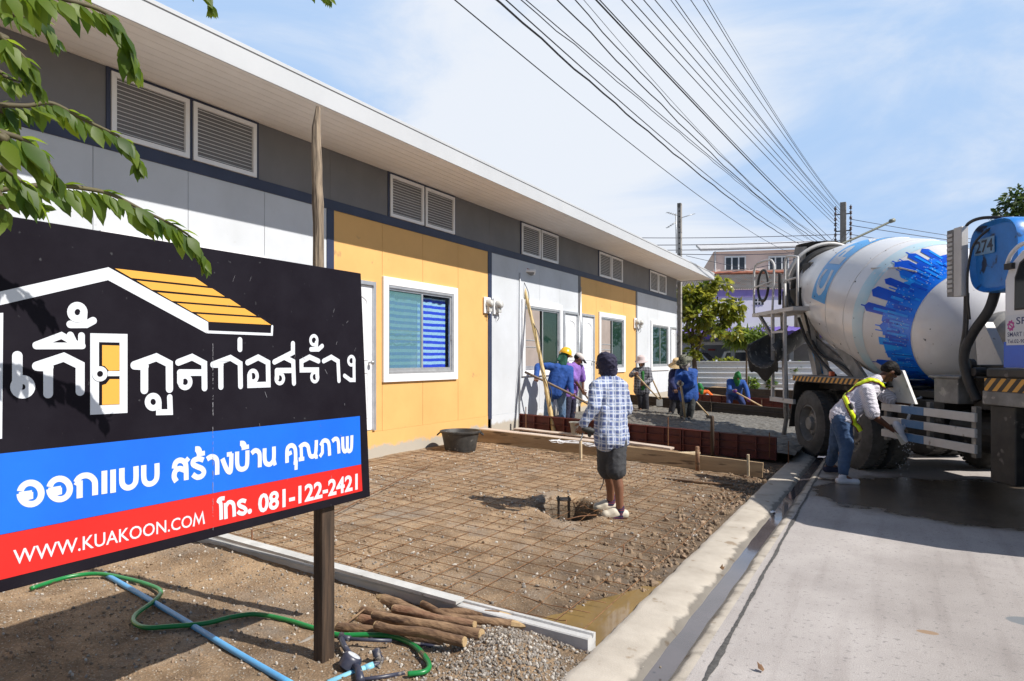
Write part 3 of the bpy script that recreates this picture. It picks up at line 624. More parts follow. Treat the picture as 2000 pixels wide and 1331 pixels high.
# gable outline of the emblem
def poly(tf, pts, lay, b): plate([yz(*tf(*p)) for p in pts], lay, b)
poly(tR, [(-60, 263), (755, 80), (1450, 462), (1452, 522), (1440, 541), (752, 170), (-60, 358)][::-1], 1, b)
strokes(tR, [[(1446, 531), (1893, 549), (1896, 492)]], .0115, b)
poly(tA, [(-60, 235), (26, 228), (16, 1318), (-60, 1330)], 1, b)
poly(tA, [(780, 405), (1103, 412), (1103, 1095), (780, 1112)], 1, b)
b.build('lettering', M['swhite'], panel)
b = MB(); poly(tA, [(856, 482), (1034, 486), (1034, 1022), (856, 1030)], 2, b); b.build('door_recess', M['sblack'], panel)
b = MB(); strokes(tA, [[(930, 755), (1034, 755)]], .018, b, .0032, False); disc(yz(*tA(862, 757)), .027, XS+.0035, b, 24); b.build('door_emblem', M['swhite'], panel)
b = MB(); disc(yz(*tA(862, 757)), .0105, XS+.0040, b, 20); b.build('door_knob', M['sblack'], panel)
b = MB()
for q in ([(882, 508), (1032, 512), (1032, 728), (940, 730), (905, 690), (882, 684)], [(882, 855), (915, 845), (948, 803), (1032, 803), (1032, 1020), (882, 1026)]): poly(tA, q, 3, b)
b.build('door_panel', M['syel'], panel); b = MB()
for q in ([(800, 88), (1360, 153), (1447, 212), (915, 155)], [(950, 172), (1480, 228), (1567, 285), (1058, 237)], [(1095, 255), (1600, 300), (1680, 353), (1198, 315)], [(1232, 330), (1705, 367), (1788, 420), (1335, 390)], [(1368, 405), (1815, 433), (1890, 482), (1455, 460)]): poly(tR, q, 1, b)
b.build('roof_emblem', M['syel'], panel)
b = MB(); w = .0205
for dx, dy, k in ((0, 0, 1), (314, -49, .96)):
    cx, cy = 330+dx, 690+dy
    strokes(tD, [[(cx+115*k*math.cos(R(a)), cy-116*k*math.sin(R(a))) for a in range(168, -187, -12)]], w, b, .0016, False)
    strokes(tD, [[(cx-128*k, cy+14), (cx+14, cy-8)], [(cx-4, cy-12), (cx-4, cy+36), (cx-70*k, cy+52)]], .017, b, .0016, False)
strokes(tD, [[(822, 568), (850, 525), (890, 500), (940, 494), (985, 510), (1020, 550), (1027, 600), (1027, 708)]], w, b, .0016, False, True)
strokes(tD, [[(860, 552), (860, 740)], [(815, 560), (870, 590)], [(1128, 443), (1128, 694)], [(1222, 430), (1222, 682)]], w, b, .0016, False)
strokes(tD, [[(1320, 415), (1320, 540), (1330, 595), (1365, 625), (1410, 624), (1450, 596), (1472, 540), (1472, 394)], [(1557, 383), (1557, 505), (1568, 560), (1600, 586), (1645, 582), (1682, 552), (1700, 500), (1700, 362)]], w, b, .0016, False, True)
b.build('slogan', M['swhite'], panel); b = MB()
w = .0215
E_ = [[(98, 528), (112, 472), (150, 447), (190, 458), (212, 500), (216, 640)], [(120, 655), (98, 610), (108, 555), (150, 528), (212, 548)], [(385, 445), (340, 432), (290, 448), (283, 485), (320, 508), (370, 530), (388, 565), (365, 602), (320, 612), (278, 585)],
      [(302, 338), (335, 338), (345, 365), (318, 388)], [(418, 437), (455, 413), (495, 420), (516, 460), (517, 588)], [(568, 430), (600, 515), (628, 557), (650, 540), (656, 380)], [(712, 362), (712, 470), (725, 520), (760, 535), (798, 515), (810, 470), (812, 350)],
      [(740, 282), (772, 282), (782, 305), (755, 328)], [(852, 380), (885, 352), (918, 362), (932, 400), (932, 515)], [(982, 330), (982, 430), (995, 475), (1030, 487), (1060, 460), (1072, 420), (1072, 313)],
      [(1200, 472), (1200, 355), (1215, 315), (1248, 302), (1275, 325), (1283, 380), (1283, 455)], [(1320, 325), (1345, 300), (1375, 290), (1403, 310), (1413, 360), (1425, 400), (1450, 410), (1478, 380), (1486, 250)], [(1528, 305), (1550, 262), (1580, 254), (1607, 285), (1615, 402)], [(1640, 262), (1670, 237), (1698, 258), (1706, 380)],
      [(1742, 218), (1745, 320), (1758, 358), (1778, 352), (1787, 320), (1787, 212)], [(1787, 320), (1797, 352), (1815, 356), (1830, 325), (1834, 203)]]
E2 = [[(203, 468), (240, 425)], [(318, 388), (398, 376)], [(612, 392), (662, 384)], [(755, 328), (828, 312)], [(1068, 430), (1084, 495)], [(1204, 392), (1246, 368)], [(1264, 472), (1290, 468), (1288, 540)], [(1338, 325), (1342, 438)], [(1314, 440), (1368, 430)], [(1472, 415), (1500, 410)], [(1545, 290), (1545, 372), (1520, 412)]]
for lo_, hi_ in ((0, 1150), (1150, 3000)):
    b = MB(); strokes(tE, [q for q in E_ if lo_ <= q[0][0] < hi_], w, b, .0016, False, True); strokes(tE, [q for q in E2 if lo_ <= q[0][0] < hi_], .019, b, .0016, False)
    b.build('slogan', M['swhite'], panel)
b = MB()
strokes(tG, [[(190, 698), (184, 510), (158, 478), (182, 452), (230, 445)], [(245, 542), (275, 495), (315, 495), (338, 535), (344, 662)], [(482, 482), (435, 472), (397, 500), (410, 535), (460, 558), (482, 590), (455, 625), (410, 622), (385, 600)]], .0175, b, .0016, False, True)
strokes(tG, [[(246, 690), (240, 500)]], .0175, b, .0016, False); disc(yz(*tG(528, 600)), .0115, XS+.002, b)
b.build('phone_prefix', M['swhite'], panel)
def text_verts(s, size=1, off=0):
    c = bpy.data.curves.new('t', 'FONT'); c.body = s; c.size = size; c.offset = off; c.resolution_u = 3
    o = bpy.data.objects.new('t', c); COL.objects.link(o); bpy.context.view_layer.update()
    me = bpy.data.meshes.new_from_object(o); vs = [v.co.copy() for v in me.vertices]; fs = [tuple(p.vertices) for p in me.polygons]
    bpy.data.objects.remove(o); bpy.data.meshes.remove(me); bpy.data.curves.remove(c)
    x0 = min(v.x for v in vs); x1 = max(v.x for v in vs); y0 = min(v.y for v in vs); y1 = max(v.y for v in vs)
    return [((v.x-x0)/(x1-x0), (v.y-y0)/(y1-y0)) for v in vs], fs
b = MB()
v, f = text_verts('WWW.KUAKOON.CO', 1, .008); ya, yb = yz(25, 1100)[0], yz(374.5, 1020)[0]
b.add([(XS+.0022, lerp(ya, yb, p[0]), lerp(lerp(.897, .884, p[0]), lerp(.945, .932, p[0]), p[1])) for p in v], f)
y0_, y1_ = yz(377.5, 1020)[0], yz(398, 1015)[0]; ribbon([(lerp(y0_, y1_, u_), lerp(.884, .932, v_)) for u_, v_ in ((0, 0), (.16, .98), (.5, .22), (.84, .98), (1, 0))], .0085, XS+.0022, b)
b.build('web_address', M['swhite'], panel); b = MB()
v, f = text_verts('081-122-2421', 1, .03); ya, yb = yz(503.5, 990)[0], yz(698, 950)[0]
b.add([(XS+.0022, lerp(ya, yb, p[0]), lerp(.873, .958, p[1])) for p in v], f)
b.build('phone_number', M['swhite'], panel)
M['oldwood'] = mat('dark_old_wood', (.075, .045, .027), (.018, .011, .007), 45, .8, 1.0, 60, stretch=(1, 1, .07), spots=((.16, .11, .07), 11, .63), bdist=.01)
for y, nm in ((2.548, 0), (.75, 1)):
    b = MB(); n = 14
    for i in range(n):
        z = lerp(-.1, 1.95, i/(n-1)); j = .003*noise.noise(Vector((z*4, y, 0)))
        b.v += [(XS-.032-.062, y-.043+j, z), (XS-.032, y-.043+j, z), (XS-.032+j*.3, y+.043+j, z), (XS-.094, y+.043+j, z)]
        if i: k = i*4; b.f += [(k-4+q, k-4+(q+1) % 4, k+(q+1) % 4, k+q) for q in range(4)]; b.m += [0]*4
    b.f += [(0, 3, 2, 1), (4*n-4, 4*n-3, 4*n-2, 4*n-1)]; b.m += [0, 0]
    b.build('post', M['oldwood'], sign, bevel=.004)
b = MB(); rnd = random.Random(12)                       # scuffs and the cracked joint of the printed film
for k in range(26):
    y, z = rnd.uniform(1.9, 2.72), rnd.uniform(.84, 1.98); a = rnd.gauss(1.4, .5); l_ = rnd.uniform(.004, .03)*(3 if rnd.random() < .1 else 1); ribbon([(y, z), (y+l_*math.cos(a), z+l_*math.sin(a))], rnd.uniform(.0006, .0016), XS+.0030, b)
yj = yz(415, 700)[0]
for k in range(90):
    z = rnd.uniform(.84, 1.62); ribbon([(yj+rnd.gauss(0, .0008), z), (yj+rnd.gauss(0, .0008), z+rnd.uniform(.002, .016))], .0014, XS+.0031, b)
b.build('scuff_marks', mat('scuff_grey', (.24, .24, .26), None, rough=.7), panel)
# weathered pole standing behind the board
M['greywood'] = mat('weathered_wood', (.36, .28, .20), (.085, .062, .046), 60, .9, 1.0, 70, stretch=(1, 1, .07), spots=((.07, .05, .035), 8, .62), bdist=.012)
b = MB(); top = cw(617, 212, 3.95); bot = cw(632, 1140, 3.95); n = 26; pts = []; rs = []
for i in range(n):
    t = i/(n-1); p = bot.lerp(top, t); p += Vector((  .005*noise.noise(Vector((t*7, 0, 0))), .005*noise.noise(Vector((t*6, 5, 0))), 0)); pts.append(p); rs.append(lerp(.037, .030, t)*(1+.22*noise.noise(Vector((t*22, 2, 0)))))
rs[-1] *= .45; rs[-2] *= .8; pts[-1] += Vector((.008, .01, .01))
b.tube(pts, rs, 9); tag(b.build('wooden_pole', M['greywood'], None, angle=50), 'weathered grey wooden pole with a splintered top rising behind the signboard', 'pole')

# ------------------------------------------------------------------ concrete edge beam, logs, hose, pipes
b = MB(); n = 24; Wb = .055
for i in range(n+1):
    t = i/n; x = lerp(-5.9, -1.425, t); zt = lerp(.22, .062, t)+.004*noise.noise(Vector((x*3, 0, 0))); y = 3.435+lerp(.05, 0, t)
    b.v += [(x, y-Wb, -.12), (x, y-Wb, zt-.006), (x, y-Wb+.006, zt), (x, y-.004, zt), (x, y+.008, zt-.022), (x, y+.018, zt-.022), (x, y+.026, zt), (x, y+Wb, zt-.002), (x, y+Wb, -.12)]
    if i: k = i*9; b.f += [(k-9+q, k-8+q, k+q+1, k+q) for q in range(8)]; b.m += [0]*8
b.f += [tuple(range(9)), tuple(reversed(range(n*9, n*9+9)))]; b.m += [0, 0]
M['beam'] = mat('beam_concrete', (.52, .51, .50), (.40, .395, .385), 4, .8, .25, 80, spots=((.24, .22, .2), 9, .64))
tag(b.build('edge_beam', M['beam'], None), 'long grooved concrete beam edging the rebar bed behind the log pile', 'concrete beam')
# pale capping strip lying on the beam
b = MB(); a = Vector((-5.0, 3.418, .262)); c = Vector((-2.25, 3.392, .118))
b.bar(a, c, .085, .02); tag(b.build('capping_strip', mat('capping', (.54, .535, .52), (.42, .415, .40), 7, .7, .2, 60, spots=((.2, .19, .18), 15, .66)), None), 'flat white strip lying along the top of the concrete beam', 'strip')

def log_m(nm, c, c2): return mat(nm, c, c2, 22, .8, 1.0, 60, stretch=(.35, 1, 1), spots=((.09, .05, .03), 14, .60), bdist=.01)
LM = [log_m('bark_log', (.23, .135, .07), (.085, .045, .026)), log_m('peeled_log', (.34, .215, .12), (.14, .078, .042)), log_m('red_log', (.19, .09, .05), (.30, .19, .11))]
M['cut'] = mat('cut_wood', (.50, .36, .19), (.36, .23, .11), 30, .8)
def log(pa, za, pb, zb, r0, r1, m, label, tip='a', kind='timber log'):
    r0 *= 1.04; r1 *= 1.04; za += .006; zb += .006
    a = onz(*pa, za); c = onz(*pb, zb); a.z = za; c.z = zb
    b = MB(); n = 14; pts = []; rs = []; ph = random.uniform(0, 50)
    for i in range(n):
        t = i/(n-1); p = a.lerp(c, t)+Vector((0, .012*noise.noise(Vector((t*2.5+ph, 0, 0))), .012*noise.noise(Vector((t*2.5+ph, 9, 0))))); pts.append(p); rs.append(lerp(r0, r1, t)*(1+.12*noise.noise(Vector((t*7+ph, 3, 0)))))
    b.tube(pts, rs, 10, cap=False); root = b.build('timber_log', m, None, True); auto(root, 60)
    b = MB(); d = (c-a).normalized()
    for p, r, s in ((pts[0], rs[0], -1), (pts[-1], rs[-1], 1)):
        if (s < 0 and 'a' in tip) or (s > 0 and 'b' in tip): b.tube([p-d*s*.001, p+d*s*.05, p+d*s*.10], [r*.98, r*.72, r*.12], 7)
        else: b.tube([p-d*s*.02, p+d*s*.006], [r*.96, r*.9], 10)
    b.build('cut_end', M['cut'], root)
    return tag(root, label, 'log', 'timber logs piled by the sign post')
log((660, 1225), .045, (880, 1254), .05, .026, .030, LM[0], 'straight brown log nearest the camera, beside the green hose', '')
log((705, 1210), .03, (840, 1240), .05, .030, .028, LM[2], 'reddish rough log tucked under the pale long log')
log((706, 1192), .06, (800, 1215), .05, .024, .022, LM[0], 'short stub of log at the left end of the pile', '')
log((730, 1203), .09, (940, 1240), .10, .024, .034, LM[1], 'long pale log lying on top of the pile with a frayed right end', '')
log((750, 1172), .05, (880, 1225), .07, .036, .030, LM[1], 'thick log with a sharpened tip at the far left of the pile')
log((825, 1182), .07, (1008, 1270), .055, .020, .026, LM[0], 'thin log slanting across the pile to its right end', '')
log((930, 1240), .03, (1000, 1285), .035, .032, .033, LM[0], 'thick log stub at the right front end of the pile', '')
log((880, 1262), .03, (935, 1275), .03, .024, .026, LM[1], 'short log with a pale sharpened tip below the pile', 'b')
log((860, 1195), .05, (975, 1204), .05, .027, .027, LM[1], 'shaggy log resting against the concrete beam', 'b')
log((870, 1205), .04, (1000, 1221), .045, .026, .027, LM[1], 'log with a pale pointed tip nearest the concrete beam', 'b')
log((735, 1222), .10, (905, 1252), .11, .024, .027, LM[0], 'dark knotty log lying across the two long logs', '')
log((770, 1190), .10, (925, 1222), .10, .026, .022, LM[2], 'reddish log on top at the back of the pile', '')
log((905, 1182), .07, (1020, 1215), .05, .015, .013, LM[1], 'thin stick lying behind the concrete beam over the puddle', '')
# thin sticks
b = MB(); b.tube([onz(655, 1235, .03), onz(712, 1190, .10)], [.007, .005], 6); tag(b.build('twig', LM[1]), 'thin pale twig leaning on the left end of the log pile', 'twig')
b = MB(); b.tube([onz(440, 1335, .02), onz(545, 1282, .03), onz(640, 1228, .05)], [.010, .011, .012], 7); tag(b.build('stick', mat('grey_stick', (.27, .24, .21), (.16, .14, .12), 9, .9, .4, 40), None, True), 'dirty grey stick lying across the blue water pipe', 'stick')
# green hose
def spline(pts, k=6):
    Q = []; n = len(pts); pts = [Vector(p) for p in pts]
    for i in range(n-1):
        p0, p1, p2, p3 = pts[max(0, i-1)], pts[i], pts[i+1], pts[min(n-1, i+2)]
        for j in range(k):
            s = j/k; Q.append(.5*((2*p1)+(p2-p0)*s+(2*p0-5*p1+4*p2-p3)*s*s+(3*p1-p0-3*p2+p3)*s**3))
    return Q+[pts[-1]]
M['hose'] = mat('green_hose', (.012, .22, .055), (.01, .17, .04), 5, .32, spots=((.14, .10, .06), 8, .66))
H = [(60, 1150), (130, 1128), (190, 1121), (250, 1131), (300, 1146), (314, 1158), (300, 1175), (266, 1200), (262, 1216), (285, 1226), (330, 1224), (400, 1218), (450, 1206), (500, 1200), (560, 1211), (610, 1226), (660, 1240), (720, 1240), (768, 1244), (810, 1262), (837, 1295), (830, 1312), (796, 1317)]
b = MB(); b.tube(spline([onz(x, y, .022+gz(*onz(x, y, .02).xy, 0)) for x, y in H]), .0135, 10)
hs = b.build('garden_hose', M['hose'], None, True); tag(hs, 'bright green garden hose curving over the dirt from under the signboard', 'hose')
# pale blue pipes, meter assembly
M['bluepvc'] = mat('blue_pvc', (.10, .36, .66), (.08, .30, .58), 5, .4, spots=((.3, .25, .2), 10, .68)); M['cyanpvc'] = mat('pale_blue_pvc', (.24, .56, .72), (.2, .48, .64), 5, .4, spots=((.3, .25, .2), 14, .66))
b = MB(); b.tube(spline([Vector((*onz(x, y, .05).xy, gz(*onz(x, y, .05).xy, 0)+.014)) for x, y in ((205, 1127), (330, 1197), (450, 1268), (570, 1335))]), .0165, 10)
tag(b.build('water_pipe', M['bluepvc'], None, True), 'straight blue plastic pipe running under the green hose', 'pipe')
M['pe'] = mat('dark_blue_pe', (.022, .026, .05), (.05, .05, .07), 16, .38, spots=((.3, .27, .24), 12, .62))
o0 = onz(685, 1292, .07); wmt = thing('water_meter', (o0.x, o0.y, 0), 'dark blue water meter with pipe fittings at the foot of the sign post', 'water meter')
b = MB(); c = o0; mz = Matrix.Translation(c) @ Matrix.Rotation(R(-25), 4, 'X') @ Matrix.Rotation(R(20), 4, 'Y')
b.lathe([(.03, -.045), (.05, -.03), (.052, .015), (.044, .03), (.040, .032)], mz, 24); mb_ = b.build('meter_body', M['pe'], wmt, angle=50)
b = MB(); b.lathe([(.034, .0325), (.0, .034)], mz, 20); b.build('dial', mat('dial_face', (.62, .64, .66), (.4, .42, .45), 60, .3), mb_)
b = MB(); b.tube([onz(667, 1240, .09), onz(668, 1252, .085), onz(672, 1262, .08), c+Vector((-.005, .02, 0))], .016, 8); b.tube([onz(660, 1247, .09), onz(712, 1250, .085), onz(765, 1252, .08)], .0105, 8); b.tube([onz(664, 1245, .09), onz(684, 1248, .09)], .016, 8)
b.tube([c, onz(700, 1308, .06), onz(704, 1330, .05)], [.02, .018, .022], 8); b.tube([onz(695, 1329, .045), onz(745, 1323, .04), onz(790, 1315, .035)], .0105, 8); b.build('fitting', M['pe'], wmt, True)
b = MB(); b.tube([onz(640, 1335, .03), onz(700, 1310, .035), onz(731, 1300, .04)], .0155, 10); b.tube([onz(713, 1306, .037), onz(729, 1300, .04)], .0185, 10); b.build('inlet_pipe', M['cyanpvc'], wmt, True)
b = MB(); b.tube([onz(729, 1301, .04), onz(740, 1296, .042), onz(744, 1288, .055), onz(737, 1280, .085)], [.018, .019, .019, .018], 10); b.lathe([(.021, 0), (.021, .03), (.016, .034)], Matrix.Translation(onz(737, 1281, .08)) @ Matrix.Rotation(R(-20), 4, 'Y'), 14); b.build('elbow', M['pe'], wmt, angle=50)
b = MB(); b.tube(spline([onz(765, 1252, .03), onz(830, 1262, .03), onz(880, 1274, .035), onz(915, 1292, .03), onz(936, 1312, .02)]), .016, 9); tag(b.build('black_pipe', M['pe'], None, True), 'dark dusty pipe emerging from under the log pile', 'pipe')
# crumpled plastic bag
b = MB(); c = onz(548, 1255, .03); M['bag'] = mat('plastic_bag', (.42, .41, .42), (.25, .25, .27), 14, .45); M['bag2'] = mat('blue_plastic_bag', (.04, .14, .28), (.2, .3, .42), 14, .35)
def crumple(c, rx, ry, h, seed, m, nm):
    b = MB(); n = 30
    for j in range(n+1):
        for i in range(n+1):
            u, v = i/n*2-1, j/n*2-1; r = math.hypot(u, v)
            k = max(0, 1-r*r*.75); b.v.append((c.x+rx*u*(1+.25*noise.noise(Vector((u*2, v*2, seed)))), c.y+ry*v*(1+.25*noise.noise(Vector((u*2, v*2, seed+5)))), c.z-.02+h*k*(abs(noise.noise(Vector((u*2.2, v*2.2, seed+1))))*1.1+.25*abs(noise.noise(Vector((u*6, v*6, seed+1)))))+.006))
    for j in range(n):
        for i in range(n):
            q = j*(n+1)+i
            if math.hypot((i+.5)/n*2-1, (j+.5)/n*2-1) < .98+.2*noise.noise(Vector((i*.5, j*.5, seed))): b.f.append((q, q+1, q+n+2, q+n+1)); b.m.append(0)
    return b.build(nm, m)
tag(crumple(c, .085, .07, .06, 3, M['bag'], 'plastic_bag'), 'crumpled grey plastic bag on the dirt left of the sign post', 'plastic bag', 'crumpled bags on the dirt')
tag(crumple(onz(548, 1270, .02), .12, .035, .03, 8, M['bag2'], 'plastic_bag'), 'torn blue plastic bag just in front of the grey one', 'plastic bag', 'crumpled bags on the dirt')
# rod sticking up near the edge beam
b = MB(); p = onz(492, 1070, .12); b.cyl(p-Vector((0, 0, .1)), p+Vector((0, 0, .14)), .008, n=8); tag(b.build('steel_peg', M['rust'], None, True), 'thin steel peg upright by the beam below the signboard', 'peg', 'steel pegs marking the plot')
for px, py, h, lb in ((1218, 1078, .085, 'short steel peg in wet dirt near the kerb'), (803, 998, .055, 'short steel peg in the mesh below the tub'), (1010, 932, .07, 'short steel peg in the mesh left of the hole'), (1353, 978, .07, 'short steel peg in the mesh right of the plaid worker'), (998, 1220, .04, 'short steel peg beside the beam and the puddle')):
    p = onz(px, py, .04); p.z = gz(p.x, p.y, 0); b = MB(); b.cyl(p-Vector((0, 0, .05)), p+Vector((0, 0, h)), .0065, n=7); tag(b.build('steel_peg', M['rust'], None, True), lb, 'peg', 'steel pegs marking the plot')

# ------------------------------------------------------------------ rebar mesh
mesh_t = thing('rebar_mesh', (-3.7, 6.5, .1), 'large mat of thin rusty reinforcing bars lying over the dirt plot', 'steel mesh')
def inhole(x, y): return hole_d(x, y) < .95
def bar_line(pts, name):
    b = MB(); b.tube(pts, .0028, 5); b.build(name, M['rebar'], mesh_t, True)
nx = 22
for i in range(nx+1):
    x = -5.95+i*.2+.015*noise.noise(Vector((i*3.1, 0, 0))); pts = []
    for j in range(41):
        y = lerp(3.56, 9.3, j/40)+.0; xx = x+.022*noise.noise(Vector((x*2, y*.8, 4))); z = max(gz(xx, y, 0), -.006)+.012+.010*noise.noise(Vector((x, y*1.5, 8)))
        if inhole(xx, y): z = .075
        pts.append((xx, y, z))
    if j: bar_line(pts, 'long_bar')
for i in range(29):
    y = 3.66+i*.2+.01*noise.noise(Vector((i*3.1, 7, 0))); pts = []
    xe = -1.58 if i else -1.72
    for j in range(31):
        x = lerp(-6.05, xe+.12*noise.noise(Vector((i*1.7, 1, 0))), j/30); yy = y+.02*noise.noise(Vector((x*.8, y*2, 4))); z = max(gz(x, yy, 0), -.006)+.017+.010*noise.noise(Vector((x*1.5, y, 18)))
        if inhole(x, yy): z = .083
        pts.append((x, yy, z))
    if i % 5 == 0: pts += [(pts[-1][0]+.05, pts[-1][1]-.03, pts[-1][2]+.02), (pts[-1][0]+.07, pts[-1][1]-.09, pts[-1][2]+.01)]
    bar_line(pts, 'cross_bar')
# loose bars lying on the mesh
for a, c, lb in (((640, 1028), (845, 925), 'dark rod lying askew on the mesh behind the signboard'), ((1100, 1016), (1165, 1005), 'bent rod poking into the dug hole')):
    b = MB(); pa = onz(*a, .1); pc = onz(*c, .1); pa.z = gz(pa.x, pa.y, 0)+.045 if not inhole(pa.x, pa.y) else .05; pc.z = gz(pc.x, pc.y, 0)+.05
    b.tube([pa, pa.lerp(pc, .5)+Vector((0, .01, .01)), pc], .005, 6); tag(b.build('loose_rod', M['rust'], None, True), lb, 'rod')
# anchor cage in the hole
c = onz(1101, 978, .17); c.z = 0; cage = thing('anchor_cage', (c.x, c.y, -.2), 'black steel anchor cage with a square top plate standing in the dug hole', 'anchor cage')
M['bsteel'] = mat('black_steel', (.035, .032, .03), (.07, .05, .04), 16, .55, metal=.3)
b = MB(); m_ = Matrix.Rotation(R(29), 3, 'Z'); b.box((c.x, c.y, .185), (.14, .14, .010), m_); b.build('top_plate', M['bsteel'], cage)
for sx in (-1, 1):
    for sy in (-1, 1):
        q = m_ @ Vector((sx*.05, sy*.05, 0)); b = MB(); n = 20
        b.tube([(c.x+q.x, c.y+q.y, lerp(-.35, .205, i/n)) for i in range(n+1)], [.0085 if i % 2 else .0105 for i in range(n+1)], 7); b.build('anchor_rod', M['bsteel'], cage)

# ------------------------------------------------------------------ formwork, fresh concrete, boards
def form_m(nm, c, c2): return mat(nm, c, c2, 4, .6, .15, 30, spots=((.05, .02, .015), 9, .62))
M['redform'] = form_m('red_oxide_steel', (.135, .026, .018), (.085, .018, .013)); M['darkform'] = mat('form_dark_ply', (.045, .035, .03), (.075, .06, .05), 5, .7, .2, 40)
def formwork(x0, x1, y, z0a, z1a, z0b, z1b, xa, xb, label, cat='formwork', m='redform', ribs=5, group='steel form panels round the pour'):
    # panel between xa and xb on a line that runs from (x0: z0a..z1a) to (x1: z0b..z1b); stiffening ribs face the camera
    f = lambda x, lo, hi: lerp(lo, hi, (x-x0)/(x1-x0)); b = MB(); cur = lambda: b
    def q(xl, xr, za, zb, dy0, dy1):      # into the current b       # za/zb: fractions of the height
        P_ = []
        for dy in (dy0, dy1):
            for xx, fr in ((xl, za), (xr, za), (xr, zb), (xl, zb)): P_.append((xx, y+dy, lerp(f(xx, z0a, z0b), f(xx, z1a, z1b), fr)))
        cur().add(P_, [(0, 1, 2, 3), (7, 6, 5, 4), (0, 4, 5, 1), (1, 5, 6, 2), (2, 6, 7, 3), (3, 7, 4, 0)])
    q(xa+.003, xb-.003, 0, 1, 0, .006); root = b.build('formwork', M[m], None)
    for k in range(ribs+1):
        b = MB(); xx = lerp(xa+.02, xb-.02, k/ribs); q(xx-.006, xx+.006, .0, .995, -.055, -.0005); b.build('rib', M[m], root)
    b = MB()
    for fr in (.03, .34, .66, .97): q(xa+.004, xb-.004, fr-.012, fr+.012, -.05, -.0008)
    b.build('flange', M[m], root)
    return tag(root, label, cat, group)
YF = 11.0
for k, (xa, xb, lb) in enumerate(((-5.98, -4.46, 'red steel form panel against the white wall, behind the grey bucket'), (-4.46, -2.98, 'red steel form panel right behind the plaid worker'), (-2.98, -1.54, 'red steel form panel ending at the kerb by the truck wheel'))):
    formwork(-5.98, -1.54, YF, .12, .575, .03, .385, xa, xb, lb)
for k, (xa, xb, lb) in enumerate(((-6.0, -3.9, 'dark ply form board behind the woman in the white hat'), (-3.9, -1.7, 'dark ply form board behind the fresh concrete near the truck'))):
    formwork(-6.0, -1.7, 17.0, .25, .66, .0, .40, xa, xb, lb, m='darkform', ribs=1)
for k, (xa, xb, lb) in enumerate(((-6.0, -4.75, 'red steel form panel by the far end door of the house'), (-4.75, -3.3, 'red steel form panel in front of the crouching orange worker'), (-3.3, -1.9, 'red steel form panel at the back beside the truck'))):
    formwork(-6.0, -1.9, 20.6, .12, .56, .0, .42, xa, xb, lb)
for k, (xa, xb, lb) in enumerate(((-6.0, -3.5, 'farthest dark form board before the white metal fence'), (-3.5, -.8, 'farthest dark form board on the truck side of the fence'))):
    formwork(-6.0, -.8, 24.5, .2, .60, .05, .5, xa, xb, lb, m='darkform', ribs=1)
# fresh concrete
def slabz(x, y):
    t = (x+6.0)/4.4; z = lerp(.40, .16, t)+lerp(-.02, .0, (y-11)/6)
    z += .030*noise.noise(Vector((x*1.6, y*1.6, 2)))+.026*noise.noise(Vector((x*6, y*6, 3)))+.024*noise.noise(Vector((x*15, y*15, 4)))
    if y < 12.6 and x < -4.6: z -= .12*sst(12.9, 12.2, y)
    return z
M['wetcon'] = mat('fresh_concrete', (.185, .172, .15), (.085, .078, .068), 14, .62, 1.0, 60, lo=.3, hi=.7, bdist=.02)
tag(grid(-6.14, -1.3, 11.02, 16.98, .03, slabz).build('fresh_concrete', M['wetcon'], None, True), None, None, None, 'stuff')
# timber form boards and planks
M['board'] = mat('form_timber', (.44, .315, .185), (.27, .18, .10), 4, .8, .3, 50, stretch=(.3, 2, 2), spots=((.13, .085, .05), 7, .60))
M['plank'] = mat('cement_stained_plank', (.58, .50, .43), (.42, .32, .26), 5, .8, .25, 50, stretch=(.3, 2, 2), spots=((.25, .16, .11), 9, .63))
def board(a, c, w, h, m, label, nm='plank', group=None, cat='plank'):
    b = MB(); n = 10; a, c = Vector(a), Vector(c); d = (c-a).normalized(); s = d.cross(Vector((0, 0, 1))).normalized(); ph = random.uniform(0, 50)
    for i in range(n+1):
        p = a.lerp(c, i/n)+Vector((0, 0, .006*noise.noise(Vector((i*.5+ph, 0, 0))))); u = s.cross(d)
        for q in ((-1, -1), (1, -1), (1, 1), (-1, 1)): b.v.append(tuple(p+s*q[0]*w/2+u*q[1]*h/2))
        if i: k = 4*i; b.f += [(k-4+e, k-4+(e+1) % 4, k+(e+1) % 4, k+e) for e in range(4)]; b.m += [0]*4
    b.f += [(3, 2, 1, 0), (4*n, 4*n+1, 4*n+2, 4*n+3)]; b.m += [0, 0]
    return tag(b.build(nm, m, None, bevel=.003), label, cat, group)
board((-6.0, 9.5, .32), (-3.72, 9.48, .225), .035, .20, M['board'], 'upright form board from the tub to the plaid worker', 'form_board', None, 'form board')
board((-3.70, 9.48, .215), (-1.50, 9.46, .10), .035, .20, M['board'], 'stained upright form board from the plaid worker to the kerb', 'form_board', None, 'form board')
board((-6.0, 9.72, .40), (-3.75, 9.66, .31), .20, .022, M['plank'], 'pale flat plank lying just behind the upright form board', group='flat planks by the formwork')
board((-5.9, 10.72, .325), (-4.1, 10.55, .265), .20, .025, M['plank'], 'whitish plank under the grey cement bucket', group='flat planks by the formwork')
board((-4.4, 10.38, .29), (-2.95, 10.30, .20), .18, .03, M['plank'], 'plank behind the plaid worker with a bare red end', group='flat planks by the formwork')
board((-3.6, 9.75, .24), (-2.05, 9.64, .125), .09, .02, M['plank'], 'narrow pale lath along the form board right of the plaid worker', group='flat planks by the formwork')
board((-2.9, 9.66, .20), (-2.5, 10.1, .19), .09, .03, M['palewood'], 'short pale offcut right of the plaid worker', group='flat planks by the formwork')
